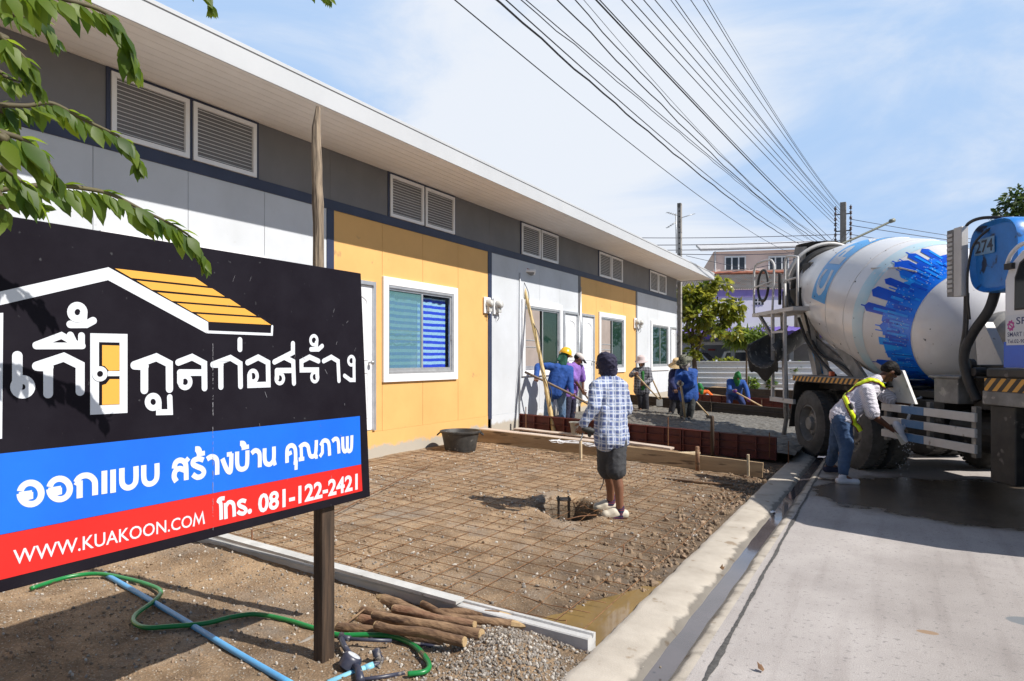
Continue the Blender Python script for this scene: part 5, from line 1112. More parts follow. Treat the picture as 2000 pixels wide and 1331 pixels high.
b = MB(); b.cyl(tw(3.1, .4, 1.35), tw(3.5, .4, 1.35), .11, n=14); tbox(b, 3.2, 3.9, .3, 2.1, 1.0, 1.5); b.cyl(tw(3.25, .2, 1.5), tw(3.25, .26, 1.5), .07, n=14); b.cyl(tw(3.4, .15, 1.42), tw(3.4, .3, 1.42), .05, n=12); b.build('pump', M['tblack'], truck, bevel=.01)
# cab
CB = [(4.0, 1.36), (4.0, 2.36), (4.06, 2.50), (4.22, 2.63), (4.5, 2.72), (5.4, 2.74), (5.66, 2.66), (5.98, 1.98), (6.08, 1.75), (6.1, .75), (5.5, .72), (5.42, 1.0), (5.15, 1.22), (4.5, 1.22), (4.3, 1.32)]
b = MB(); tprism(b, CB, .04, 2.42); cab = b.build('cab', M['cabwhite'], truck, bevel=.03)
b = MB(); tprism(b, [(4.005, 1.475), (4.005, 1.735), (6.02, 1.735), (6.085, 1.475)], .034, .0395); b.build('blue_door_panel', M['cabblue'], cab)
b = MB(); tprism(b, [(4.145, 2.045), (4.15, 2.37), (4.215, 2.515), (4.32, 2.575), (5.40, 2.60), (5.70, 2.05)], .030, .0395); b.build('window_seal', M['black'], cab, bevel=.012)
b = MB(); tprism(b, [(4.165, 2.065), (4.17, 2.365), (4.235, 2.50), (4.335, 2.555), (5.37, 2.58), (5.66, 2.07)], .026, .0298); b.build('side_window', mat('cab_glass', (.008, .009, .011), None, rough=.06, spec=.25), cab)
b = MB(); tprism(b, [(5.70, 2.62), (5.99, 2.02), (6.0, 2.025), (5.71, 2.63)], .16, 2.3); b.build('windscreen', glass_mat('screen_glass', (.01, .012, .014), .04, 1.0), cab)
b = MB(); b.tube(spline([tw(4.02, .05, 2.50), tw(4.15, .02, 2.63), tw(4.4, .02, 2.70), tw(5.4, .02, 2.74)]), .022, 7); b.build('roof_gutter', M['cabwhite'], cab, True)
b = MB(); tbox(b, 4.05, 4.15, .0, .06, 2.46, 2.52); b.build('gutter_bracket', M['tblack'], cab)
b = MB(); tprism(b, [(4.045, 1.70), (4.045, 2.00), (4.62, 2.00), (4.62, 1.70)], .0305, .0338); b.build('sticker', M['swhite'], cab)
M['magenta'] = mat('logo_magenta', (.50, .06, .30), (.46, .05, .28), 5, .4); M['inkblue'] = mat('ink_blue', (.01, .02, .14), (.01, .02, .12), 5, .4)
b = MB(); lc = (4.105, 1.895); n = 48
pts = []
for k in range(n): rr = .050 if (k//3) % 2 else .041; a = 2*math.pi*k/n; pts.append(tw(lc[0]+rr*math.cos(a), .0296, lc[1]+rr*1.15*math.sin(a)))
pin = [tw(lc[0]+.026*math.cos(2*math.pi*k/n), .0296, lc[1]+.030*math.sin(2*math.pi*k/n)) for k in range(n)]
b.add(pts+pin, [(k, (k+1) % n, n+(k+1) % n, n+k) for k in range(n)])
v, f = text_verts('S', 1, .02); b.add([tw(lerp(lc[0]-.027, lc[0]+.027, p[0]), .0288, lerp(lc[1]-.035, lc[1]+.035, p[1])) for p in v], f); b.build('gear_emblem', M['magenta'], cab)
b = MB()
for s_, t0, t1, z0, z1 in (('SRI', 4.175, 4.34, 1.905, 1.975), ('SMART Lo', 4.06, 4.33, 1.785, 1.83), ('Tel.02-9013', 4.06, 4.34, 1.72, 1.757)):
    v, f = text_verts(s_, 1, .01); b.add([tw(lerp(t0, t1, p[0]), .0296, lerp(z0, z1, p[1])) for p in v], f)
b.build('sticker_lettering', M['inkblue'], cab)
b = MB(); tbox(b, 3.84, 5.5, -.03, .35, 1.37, 1.47); b.build('sill', M['tblack'], truck, bevel=.02)
b = MB(); tbox(b, 3.84, 4.52, -.045, -.031, 1.235, 1.365); b.build('hazard_strip', M['hazard'], truck)
b = MB(); tbox(b, 3.80, 4.52, -.04, .55, 1.09, 1.233); b.build('step_beam', M['tgrey'], truck, bevel=.01)
b = MB(); tbox(b, 3.86, 4.20, .0, .42, .30, 1.09); tbox(b, 3.80, 3.86, .05, .5, .55, 1.09); b.build('mudguard', M['tblack'], truck, bevel=.015)
b = MB(); tbox(b, 6.05, 6.2, .0, 2.45, .45, .85); b.build('bumper', M['cabwhite'], truck, bevel=.03)
for s_ in (.35, 2.1):
    b = MB(); b.lathe([(.09, 0), (.085, .03), (0, .04)], Matrix.Translation(tw(6.1, s_, 1.05)) @ (TM @ Matrix.Rotation(R(90), 3, 'Y')).to_4x4(), 20); b.build('headlight', glass_mat('lamp_glass', (.7, .7, .7), .1, 1), truck, True)
# ------------------------------------------------------------------ people
TS = bpy.data.scenes.new('scratch')                       # bodies are fused here, away from the heavy scene
def remesh(b, voxel, smooth=3, name='m'):
    me = b.mesh(name, []); o = bpy.data.objects.new('t', me); TS.collection.objects.link(o)
    m = o.modifiers.new('r', 'REMESH'); m.mode = 'VOXEL'; m.voxel_size = voxel; m.use_smooth_shade = True
    s = o.modifiers.new('s', 'SMOOTH'); s.iterations = smooth; s.factor = .5
    TS.view_layers[0].update(); dg = TS.view_layers[0].depsgraph; ev = o.evaluated_get(dg); me2 = bpy.data.meshes.new_from_object(ev, preserve_all_data_layers=False, depsgraph=dg)
    bpy.data.objects.remove(o); bpy.data.meshes.remove(me); return me2
def me_obj(me, name, m, parent):
    me.name = name; me.materials.clear(); me.materials.append(m); me.polygons.foreach_set('use_smooth', [True]*len(me.polygons))
    o = bpy.data.objects.new(name, me); COL.objects.link(o); o.parent = parent; o.matrix_parent_inverse = mw(parent).inverted(); return o
def wrinkle(me, amp, sc, seed=0, amp2=0):
    P_ = [(v.co.copy(), v.normal.copy()) for v in me.vertices]; out = []
    for p, n in P_:
        d = amp*noise.noise(Vector((p.x*sc, p.y*sc, p.z*sc*.6+seed)))
        q = noise.noise(Vector((p.x*sc*1.5+3, p.y*sc*1.5, p.z*sc*2.2+seed)))                     # creases: a sharp ridge where the noise crosses zero
        d += amp2*(1-min(1, abs(q)*4.5))*1.1+amp2*.6*noise.noise(Vector((p.x*sc*3, p.y*sc*3, p.z*sc*2.6+seed)))
        out += list(p+n*d)
    me.vertices.foreach_set('co', out); me.update()
def hand(b, wr, d, pn, curl, s=1):          # wr wrist, d pointing direction, pn palm normal (fingers curl towards it)
    d = d.normalized(); x = d.cross(pn).normalized(); pn = x.cross(d).normalized()
    for k in (-1, -.33, .33, 1):
        b.cap(wr+x*.012*k*s, wr+d*.085*s+x*.030*k*s, .015*s, .0125*s, 8, 3)
    for k, L_ in ((-1, .85), (-.33, 1.0), (.33, .95), (1, .76)):
        p = wr+d*.085*s+x*.030*k*s; dd = d; seg = [.042*L_, .027*L_, .021*L_]
        for i, sl in enumerate(seg):
            dd = (Matrix.Rotation(R(curl*(.8 if i == 0 else 1.15)), 3, x) @ dd).normalized(); q = p+dd*sl*s
            b.cap(p, q, (.0098-.001*i)*s, (.009-.001*i)*s, 7, 3); p = q
    p = wr+d*.02*s-x*.030*s; t1 = (d*.55-x*.55+pn*.6).normalized(); q = p+t1*.042*s; b.cap(p, q, .0125*s, .011*s, 7, 3)
    t2 = (t1+pn*.5+x*.45*(curl/45)).normalized(); b.cap(q, q+t2*.032*s, .0105*s, .008*s, 7, 3)
def frame(up, fwd):
    u = up.normalized(); f = (fwd-u*fwd.dot(u)).normalized(); r = f.cross(u); return Matrix((r, f, u)).transposed()   # columns: right, forward, up
SKIN = mat('skin', (.23, .105, .06), (.19, .085, .05), 6, .5); SKIN2 = mat('dark_skin', (.155, .068, .038), (.12, .052, .03), 6, .45)
HAIR = mat('black_hair', (.007, .006, .006), (.012, .010, .010), 40, .6, .2, 120, spec=.15)
EYEW = mat('eye', (.02, .015, .012), None, rough=.2)
def person(label, J, look, skin, top, top_m, bot, bot_m, s=1.0, voxel=.011, hands=None, top_len=1.0, sleeve=1.0, leg_len=1.0, fat=1.0, loose=0, hem=None, shoes=None, group='workers on the building site', ears=True):
    g = {k: Vector(v) for k, v in J.items()}
    base = (g['anL']+g['anR'])/2; root = thing('person', (base.x, base.y, base.z-.08), label, 'person', group)
    lr = (g['shR']-g['shL']).normalized(); up = (g['neck']-(g['hipL']+g['hipR'])/2).normalized(); fw = up.cross(lr)*1.0
    pel = (g['hipL']+g['hipR'])/2
    # ---- body: one continuous skin
    b = MB(); c = b.cap
    sp = pel.lerp(g['neck'], .5)
    for k, rr in ((-1, 1), (1, 1)):
        o = lr*.075*k*s; c(pel+o, sp+o*.85, .088*s*fat, .080*s*fat); c(sp+o*.85, pel.lerp(g['neck'], .78)+o*1.1, .080*s*fat, .088*s*fat)
    c(g['shL'], g['shR'], .052*s, .052*s); c(pel.lerp(g['neck'], .8), g['neck'], .07*s, .055*s); c(g['neck'], g['head'], .052*s, .050*s)
    for S_ in 'LR':
        c(g['sh'+S_], g['el'+S_], .050*s*fat, .037*s*fat); c(g['el'+S_], g['wr'+S_], .037*s*fat, .025*s)
        c(g['hip'+S_], g['kn'+S_], .080*s*fat, .053*s*fat); kn, an = g['kn'+S_], g['an'+S_]
        cal = kn.lerp(an, .32)-fw*.018*s; c(kn, cal, .05*s, .053*s*fat); c(cal, an, .052*s*fat, .034*s)
        toe = g['to'+S_]; td = (toe-an); td.z = 0; td = td.normalized(); heel = an-td*.045*s+Vector((0, 0, -.045*s)); c(an, heel, .034*s, .030*s); c(heel, toe+Vector((0, 0, .0)), .032*s, .022*s); c(an, toe.lerp(an, .35), .032*s, .028*s)
    hf = frame(g['head']-g['neck'], Vector(look)); hd = lambda x, y, z: g['head']+hf @ (Vector((x, y, z))*s)
    b.ell(hd(0, -.005, .015), (.074*s, .094*s, .098*s), hf); b.ell(hd(0, .022, -.045), (.056*s, .066*s, .066*s), hf); c(hd(0, .075, -.085), hd(0, .06, -.085), .026*s, .03*s)
    c(hd(0, .088, .012), hd(0, .108, -.026), .010*s, .016*s)                                             # nose
    for k in (-1, 1):
        if ears: b.ell(hd(.074*k, -.01, -.008), (.012*s, .022*s, .032*s), hf)
        c(hd(.045*k, .077, .026), hd(.015*k, .084, .024), .012*s, .012*s)
    c(hd(-.018, .086, -.055), hd(.018, .086, -.055), .010*s, .010*s)
    me = remesh(b, voxel*.8 if s > .9 else voxel, 3)
    hb = MB()
    for S_ in 'LR':
        d = (g['wr'+S_]-g['el'+S_]).normalized(); h = (hands or {}).get(S_, {}); dd = Vector(h.get('d', d)); pn = Vector(h.get('pn', -fw)); hand(hb, g['wr'+S_]-d*.01, dd, pn, h.get('curl', 35), s)
    bm = bmesh.new(); bm.from_mesh(me); o_ = [bm.verts.new(v) for v in hb.v]
    for f in hb.f:
        try: bm.faces.new([o_[i] for i in f])
        except ValueError: pass
    bm.to_mesh(me); bm.free(); me_obj(me, 'body', skin, root)
    for k in (-1, 1):
        e = MB(); e.ell(hd(.031*k, .083, .012), (.011*s, .007*s, .006*s), hf, 10, 6); e.build('eye', EYEW, root, True)
    # ---- upper garment
    b = MB(); c = b.cap; t = .016*s+loose
    lo = pel-up*(.06*s if hem is None else hem)
    for k in (-1, 1):
        o = lr*.078*k*s; c(lo+o*(1.12), sp+o*1.05, (.112*s+loose)*fat, (.106*s+loose*.8)*fat); c(sp+o*1.05, pel.lerp(g['neck'], .80)+o*1.15, (.106*s+loose*.8)*fat, (.098*s+loose*.4)*fat)
        c(lo, sp, (.112*s+loose)*fat, (.108*s+loose*.8)*fat); c(lo-fw*.035*s, sp-fw*.02*s, (.105*s+loose)*fat, (.10*s+loose)*fat)
        c(sp-fw*.03*s, pel.lerp(g['neck'], .85)-fw*.035*s, .085*s, .075*s)
    c(g['shL'], g['shR'], .066*s+loose*.3, .066*s+loose*.3); c(pel.lerp(g['neck'], .84), g['neck']-up*.005, .10*s, .062*s)
    for S_ in 'LR':
        sh, el, wr = g['sh'+S_], g['el'+S_], g['wr'+S_]
        if sleeve <= .5: c(sh, sh.lerp(el, sleeve*2), .068*s*fat+loose*.5, .064*s*fat+loose)
        else: c(sh, el, .066*s*fat+loose*.5, .053*s+loose*.6); c(el, el.lerp(wr, (sleeve-.5)*2), .053*s+loose*.6, .038*s+loose*.4)
    me = remesh(b, voxel, 2); wrinkle(me, .007*s, 8, 1, .0055*s); me_obj(me, top, top_m, root)
    # ---- lower garment
    b = MB(); c = b.cap
    c(pel-lr*.06*s, pel+lr*.06*s, .092*s*fat, .092*s*fat); c(g['hipL'], g['hipR'], .096*s*fat, .096*s*fat)
    for S_ in 'LR':
        hp, kn, an = g['hip'+S_], g['kn'+S_], g['an'+S_]
        if leg_len <= .6: c(hp, hp.lerp(kn, min(1, leg_len*2)), .098*s*fat+loose*.6, .085*s+loose*.9)
        else: c(hp, kn, .098*s*fat+loose*.4, .068*s*fat+loose*.5); c(kn, kn.lerp(an, (leg_len-.5)*2), .068*s*fat+loose*.5, .056*s+loose*.6)
    me = remesh(b, voxel, 2); wrinkle(me, .007*s, 8, 5, .005*s); me_obj(me, bot, bot_m, root)
    # ---- shoes
    for S_ in 'LR':
        if not shoes: break
        an, toe = g['an'+S_], g['to'+S_]; td = toe-an; td.z = 0; td = td.normalized(); b = MB(); ground = min(an.z-.075*s, toe.z-.02)
        h = Vector((an.x, an.y, ground+.04*s))-td*.04*s; q = Vector((toe.x, toe.y, ground+.032*s)); b.cap(h, q, .046*s, .040*s); b.cap(Vector((an.x, an.y, an.z-.01)), h+td*.02, .048*s, .046*s)
        b.cap(h+td.cross(Vector((0, 0, 1)))*.012, q+td.cross(Vector((0, 0, 1)))*.012, .042*s, .036*s)
        me = remesh(b, voxel, 2)
        for v in me.vertices: v.co.z = max(v.co.z, ground)
        me_obj(me, shoes[0], shoes[1], root)
    root['_'] = 1; del root['_']
    return root, g, hd, hf, fw, up, lr
def plaid_m(name, dark, mid, light, sx=9.0, sz=8.0, ax=(1, 0, 0), lw=.10):
    m = mat(name, mid, rough=.85, bump=.25, bscale=120); nt = m.node_tree; N = nt.nodes; L = nt.links; p = N['Principled BSDF']; t = N.new('ShaderNodeTexCoord')
    def mth(op, a, b_=None):
        n = N.new('ShaderNodeMath'); n.operation = op
        for i, v in enumerate((a, b_)):
            if v is None: continue
            if isinstance(v, (int, float)): n.inputs[i].default_value = v
            else: L.new(v, n.inputs[i])
        return n.outputs[0]
    nz_ = N.new('ShaderNodeTexNoise'); nz_.inputs['Scale'].default_value = 5; L.new(t.outputs['Object'], nz_.inputs['Vector'])
    def coord(v, k):
        d = N.new('ShaderNodeVectorMath'); d.operation = 'DOT_PRODUCT'; d.inputs[1].default_value = v; L.new(t.outputs['Object'], d.inputs[0])
        return mth('FRACT', mth('ADD', mth('MULTIPLY', mth('ADD', d.outputs['Value'], mth('MULTIPLY', nz_.outputs['Fac'], .035)), k), 100))
    a, b_ = coord(ax, sx), coord((0.06, .03, 1), sz)
    def band(f, lo, hi): return mth('MULTIPLY', mth('GREATER_THAN', f, lo), mth('LESS_THAN', f, hi))
    dk = mth('MULTIPLY', mth('ADD', band(a, 0, .34), band(b_, 0, .34)), .5); lt = mth('MINIMUM', mth('ADD', mth('ADD', band(a, .46, .46+lw), band(b_, .46, .46+lw)), mth('ADD', band(a, .82, .82+lw*.6), band(b_, .85, .85+lw*.6))), 1)
    x = N.new('ShaderNodeMix'); x.data_type = 'RGBA'; x.inputs['A'].default_value = (*mid, 1); x.inputs['B'].default_value = (*dark, 1); L.new(dk, x.inputs['Factor'])
    y = N.new('ShaderNodeMix'); y.data_type = 'RGBA'; L.new(x.outputs['Result'], y.inputs['A']); y.inputs['B'].default_value = (*light, 1); L.new(mth('MULTIPLY', lt, .85), y.inputs['Factor']); L.new(y.outputs['Result'], p.inputs['Base Color']); return m
def cloth(name, c, k=.75, **kw): return mat(name, c, tuple(v*k for v in c), 7, .85, .35, 60, **kw)
DENIM = mat('denim', (.075, .135, .24), (.14, .20, .29), 5, .85, .4, 70); DENIM2 = mat('dark_denim', (.035, .075, .17), (.06, .11, .21), 5, .85, .4, 70)
DARKP = cloth('dark_trousers', (.022, .022, .03)); BLUE = cloth('royal_blue_shirt', (.012, .070, .31)); NAVYS = cloth('navy_shirt', (.010, .016, .085)); GREENH = cloth('green_hood', (.010, .15, .035)); ORNG = cloth('orange_shirt', (.72, .13, .012)); PURP = cloth('lilac_shirt', (.27, .14, .50)); BOOT = cloth('rubber_boot', (.03, .03, .03))
P = lambda px, py, Z: cw(px, py, Z)
SH_M = {'white_shoe': mat('white_canvas', (.66, .66, .70), (.5, .5, .55), 9, .7), 'navy_shoe': cloth('navy_shoe', (.02, .025, .06)), 'clog': mat('cream_clog', (.62, .56, .46), (.5, .44, .35), 7, .6)}
CR = Vector((CA, SA, 0)); CF = Vector((-SA, CA, 0)); UP = Vector((0, 0, 1))        # camera right / forward on the ground
def drape(b, hd, s, pts, r): b.tube([hd(*p) for p in pts], r, 8)

# --- the worker in the plaid shirt
Z = 6.55
J = dict(neck=P(1189, 729, Z), head=P(1184, 711, Z-.02), shL=P(1165, 757, Z-.14), shR=P(1213, 756, Z+.10), elL=P(1160, 796, Z-.26), wrL=P(1140, 828, Z-.26), elR=P(1225, 800, Z+.16), wrR=P(1186, 826, Z+.34),
         hipL=P(1184, 853, Z-.02), hipR=P(1205, 853, Z+.03), knL=P(1186, 922, Z+.10), anL=P(1193, 979, Z+.28), toL=P(1168, 995, Z+.26), knR=P(1203, 925, Z-.06), anR=P(1211, 1002, Z-.03), toR=P(1181, 1017, Z-.05))
PL1 = plaid_m('blue_plaid', (.075, .10, .24), (.24, .30, .45), (.52, .54, .60), 15, 14, (CA, SA, 0), .15)
SHORTS = cloth('grey_shorts', (.045, .045, .05), .6)
r_, g, hd, hf, fw, up, lr = person('man in a blue plaid shirt, grey shorts and navy hood standing in the mesh', J, -CR*.85+CF*.6-UP*.05, SKIN, 'plaid_shirt', PL1, 'shorts', SHORTS, 1.0, .010, {'L': {'curl': 62, 'pn': CF*.6+UP*.2, 'd': -CR*.4-UP*.9}, 'R': {'curl': 50}}, leg_len=.46, loose=.012, hem=.03, fat=.90, ears=False)
NAVYH = cloth('navy_hood', (.022, .020, .050), .7)
b = MB(); b.ell(hd(0, -.008, .010), (.082, .102, .108), hf); b.cap(hd(0, -.02, -.03), g['neck']+UP*.015-fw*.005, .076, .078); b.cap(hd(0, .03, -.06), g['neck']+UP*.02, .062, .066)
me = remesh(b, .008, 2); wrinkle(me, .008, 13, 3, .008); me_obj(me, 'hood', NAVYH, r_)
b = MB(); ll = g['hipL'].lerp(g['shL'], .18); b.cap(P(1180, 800, Z-.12), P(1174, 850, Z-.13), .055, .040); b.cap(P(1188, 800, Z-.10), P(1182, 846, Z-.12), .05, .045); me = remesh(b, .010, 3); wrinkle(me, .010, 10, 2, .005); me_obj(me, 'shirt_flap', PL1, r_)
SOCK = plaid_m('striped_sock', (.014, .014, .04), (.016, .018, .06), (.20, .02, .03), .01, 24, (1, 0, 0), .18)
for S_ in 'LR':
    an, to = g['an'+S_], g['to'+S_]; b = MB(); b.cap(an+Vector((0, 0, .055)), an-Vector((0, 0, .02)), .043, .046); td = (to-an); td.z = 0; td.normalize(); b.cap(an-Vector((0, 0, .03)), an-Vector((0, 0, .04))+td*.07, .046, .04); me = remesh(b, .009, 2); me_obj(me, 'sock', SOCK, r_)
    gd = max(an.z-.085, gz(an.x, an.y, 0)+.012); b = MB(); h = Vector((an.x, an.y, gd+.032))-td*.045; q = h+td*.215
    b.cap(h, q-td*.03, .044, .042); b.cap(h+td*.11+UP*.022, q-td*.055+UP*.004, .048, .040); me = remesh(b, .007, 2)
    for v in me.vertices:
        if v.co.z < gd+.012: v.co.z = gd
    me_obj(me, 'clog', SH_M['clog'], r_)
b = MB(); b.tube([P(1180, 930, Z-.07), P(1178, 945, Z-.08), P(1172, 958, Z-.1)], .005, 5); b.build('drawstring', DARKP, r_)
tl = thing('hand_tool', g['wrL'], 'small black hand tool in the left hand of the plaid worker', 'tool'); b = MB(); q = P(1141, 838, Z-.26); b.cap(q, q+Vector((0, 0, -.02))+CR*.07, .026, .03); b.cap(q+CR*.05, q+CR*.05-UP*.06, .02, .018); b.build('grip', M['tblack'], tl, True)
b = MB(); b.tube([q, q-UP*.10-CR*.03, q-UP*.12-CR*.045], .006, 6); b.build('blade', M['steel'], tl, True)

# --- blue shirt, yellow helmet
Z = 13.1
J = dict(neck=P(1098, 711, Z), head=P(1103, 696, Z+.03), shL=P(1074, 716, Z-.05), shR=P(1113, 722, Z+.06), elL=P(1050, 716, Z-.10), wrL=P(1047, 738, Z-.28), elR=P(1114, 752, Z-.08), wrR=P(1117, 768, Z-.22),
         hipL=P(1076, 762, Z), hipR=P(1095, 762, Z), knL=P(1070, 797, Z-.03), anL=P(1066, 834, Z), toL=P(1062, 838, Z+.1), knR=P(1098, 797, Z), anR=P(1097, 834, Z), toR=P(1100, 838, Z+.1))
r_, g, hd, hf, fw, up, lr = person('worker in a royal blue shirt, jeans and yellow helmet bending by the white wall', J, CR*.6+CF*.7-UP*.3, SKIN, 'shirt', BLUE, 'jeans', DENIM, 1.0, .016, {'L': {'curl': 60}, 'R': {'curl': 60}}, loose=.015)
b = MB(); b.lathe([(0, .135), (.06, .125), (.10, .085), (.118, .03), (.122, .0), (.118, -.005), (.0, -.004)], Matrix.Translation(hd(0, 0, .045)) @ hf.to_4x4(), 24); b.lathe([(.115, 0), (.145, -.012), (.144, -.018), (.11, -.006)], Matrix.Translation(hd(0, .015, .05)) @ hf.to_4x4(), 24, cap=False); b.build('helmet', mat('yellow_helmet', (.80, .47, .02), (.74, .42, .02), 5, .3), r_, angle=50)
SCARF = cloth('green_scarf', (.02, .11, .07)); b = MB(); b.cap(hd(0, -.03, -.02), g['neck'], .088, .085); b.cap(hd(-.05, -.07, -.03), hd(-.03, -.11, -.12), .045, .03); me = remesh(b, .012, 2); wrinkle(me, .014, 14, 3); me_obj(me, 'neck_cloth', SCARF, r_)
v, f = text_verts('SAFETY', 1, .02)
def pole(label, pts, r, m, nm='pole', cat='pole', group='long handled tools of the workers'):
    t = thing(nm, pts[0], label, cat, group); b = MB(); b.tube(pts, r, 8); b.build('handle', m, t, True); return t
HW = mat('handle_wood', (.48, .35, .20), (.34, .24, .13), 8, .6); HD = mat('dark_handle_wood', (.20, .14, .10), (.13, .09, .06), 8, .7)
pole('dark long handle held by the worker with the yellow helmet', [P(1025, 727, Z-.33), P(1060, 743, Z-.31), P(1117, 771, Z-.25), P(1150, 790, Z-.2)], .022, HD, 'rake_handle', 'tool handle')
# --- lilac shirt, white cap
Z = 13.9
J = dict(neck=P(1122, 712, Z), head=P(1130, 701, Z+.02), shL=P(1110, 716, Z-.17), shR=P(1134, 719, Z+.15), elL=P(1124, 745, Z-.2), wrL=P(1137, 764, Z+.0), elR=P(1138, 744, Z+.2), wrR=P(1139, 763, Z+.12),
         hipL=P(1108, 765, Z-.08), hipR=P(1116, 765, Z+.08), knL=P(1108, 797, Z-.1), anL=P(1105, 829, Z-.12), toL=P(1117, 834, Z-.1), knR=P(1119, 795, Z+.1), anR=P(1116, 827, Z+.12), toR=P(1128, 832, Z+.14))
r_, g, hd, hf, fw, up, lr = person('worker in a lilac polo shirt and white cap between the blue worker and the door', J, CR*.9+CF*.25-UP*.45, SKIN2, 'polo_shirt', PURP, 'shorts', cloth('navy_shorts', (.02, .02, .05)), 1.0, .016, {'L': {'curl': 60}, 'R': {'curl': 60}}, sleeve=.42, leg_len=.85, loose=.012, shoes=('shoe', BOOT))
CAPM = cloth('white_cap', (.62, .56, .54)); b = MB(); b.ell(hd(0, -.005, .045), (.088, .108, .075), hf, 18, 10); b.build('cap', CAPM, r_, True); b = MB(); b.box(hd(0, .13, .035), (.13, .11, .012), hf @ Matrix.Rotation(R(-18), 3, 'X')); b.build('peak', cloth('dark_peak', (.03, .025, .03)), r_, bevel=.005)
b = MB(); b.ell(hd(0, -.025, .0), (.078, .088, .06), hf); b.build('hair', HAIR, r_, True)
pole('dark thin handle held by the worker in the lilac shirt', [P(1122, 744, Z-.05), P(1139, 766, Z+.06), P(1158, 792, Z+.1)], .018, HD, 'rake_handle', 'tool handle')
# --- woman in checked shirt, white hat
Z = 16.6
J = dict(neck=P(1254, 717, Z), head=P(1253, 706, Z-.04), shL=P(1266, 723, Z), shR=P(1242, 723, Z), elL=P(1271, 742, Z-.12), wrL=P(1258, 749, Z-.32), elR=P(1233, 733, Z-.15), wrR=P(1240, 731, Z-.34),
         hipL=P(1260, 759, Z), hipR=P(1248, 759, Z), knL=P(1261, 781, Z-.03), anL=P(1262, 800, Z), toL=P(1262, 806, Z-.15), knR=P(1250, 780, Z), anR=P(1252, 798, Z+.03), toR=P(1250, 804, Z-.13))
r_, g, hd, hf, fw, up, lr = person('worker in a dark checked shirt and pale bucket hat before the orange wall', J, -CF-CR*.15-UP*.25, SKIN, 'checked_shirt', plaid_m('grey_check', (.012, .012, .018), (.06, .06, .075), (.30, .30, .33), 16, 15, (CA, SA, 0), .12), 'trousers', DARKP, .93, .018, {'L': {'curl': 60}, 'R': {'curl': 60}}, loose=.022, shoes=('boot', BOOT))
HATM = cloth('pale_hat', (.60, .50, .50), .85)
def hat(b, hd, hf, rim, crown, h, droop=.03, z0=.045, rx=1.0): b.lathe([(0, h), (crown*.7, h*.98), (crown*.92, h*.8), (crown, .02), (crown+.02, 0), (rim, -droop), (rim-.004, -droop-.008), (crown, -.012), (0, -.01)], Matrix.Translation(hd(0, 0, z0)) @ hf.to_4x4(), 28)
b = MB(); hat(b, hd, hf, .165, .098, .10, .035); b.build('hat', HATM, r_, angle=55)
b = MB(); b.cap(hd(0, -.04, -.02), hd(0, -.05, -.13), .085, .07); b.build('hair', HAIR, r_, True)
b = MB(); b.cap(g['neck'].lerp((g['hipL']+g['hipR'])/2, .25)+fw*.075, (g['hipL']+g['hipR'])/2+fw*.085, .04, .055); b.build('undershirt', cloth('green_tee', (.02, .16, .03)), r_, True)
t = pole('pale hoe handle held by the worker in the checked shirt', [P(1238, 727, Z-.36), P(1258, 749, Z-.38), P(1288, 781, Z-.4)], .017, HW, 'hoe', 'hoe'); b = MB(); q = P(1288, 782, Z-.4); b.box(q-UP*.06, (.16, .012, .16), Matrix.Rotation(R(40), 3, 'Z')); b.build('blade', M['tgrey'], t)
pole('pale handle leaning beside the checked worker at the red form', [P(1268, 728, Z+.5), P(1292, 780, Z+.7)], .019, HW, 'rake_handle', 'tool handle')
# --- camouflage hat
Z = 14.9
J = dict(neck=P(1342, 719, Z), head=P(1337, 707, Z-.06), shL=P(1356, 727, Z+.04), shR=P(1326, 727, Z-.04), elL=P(1353, 751, Z-.12), wrL=P(1334, 758, Z-.34), elR=P(1323, 747, Z-.15), wrR=P(1329, 748, Z-.38),
         hipL=P(1351, 770, Z), hipR=P(1338, 770, Z), knL=P(1350, 797, Z-.04), anL=P(1347, 814, Z), toL=P(1344, 820, Z-.15), knR=P(1337, 797, Z), anR=P(1334, 814, Z), toR=P(1330, 820, Z-.14))
r_, g, hd, hf, fw, up, lr = person('worker in a blue shirt and camouflage hat with a pale face cloth', J, -CF*.9-CR*.5-UP*.35, SKIN2, 'shirt', BLUE, 'jeans', cloth('muddy_jeans', (.055, .06, .06), .5), 1.0, .016, {'L': {'curl': 55}, 'R': {'curl': 60}}, loose=.025, shoes=('boot', BOOT))
CAMO = mat('camouflage', (.028, .030, .022), (.16, .16, .12), 16, .9, detail=1, lo=.48, hi=.52); b = MB(); hat(b, hd, hf, .19, .10, .11, .02); b.build('hat', CAMO, r_, angle=55)
b = MB(); b.cap(hd(0, .03, -.03), hd(0, .02, -.08), .088, .095); b.cap(hd(.0, .08, -.08), hd(0, .09, -.27), .055, .04); me = remesh(b, .013, 2); wrinkle(me, .014, 13, 3); me_obj(me, 'face_cloth', mat('patterned_cloth', (.36, .33, .33), (.16, .14, .15), 30, .9), r_)
b = MB(); b.cap(hd(.06, -.05, -.02), hd(.13, -.04, -.13), .06, .05); b.cap(hd(-.06, -.06, -.04), hd(-.03, -.08, -.14), .06, .05); b.build('neck_flap', CAMO, r_, True)
t = pole('pale shovel handle held upright by the worker in the camouflage hat', [P(1328, 743, Z-.4), P(1333, 775, Z-.42), P(1339, 820, Z-.45)], .024, HW, 'shovel', 'shovel'); b = MB(); q = P(1339.5, 822, Z-.45); b.cap(q+UP*.03, q-UP*.1, .04, .07); b.build('blade', M['tgrey'], t, True)
b = MB(); b.cap(P(1327, 749, Z-.42), P(1331, 750, Z-.42), .05, .05); b.build('glove', cloth('pale_glove', (.52, .50, .42)), r_, True)
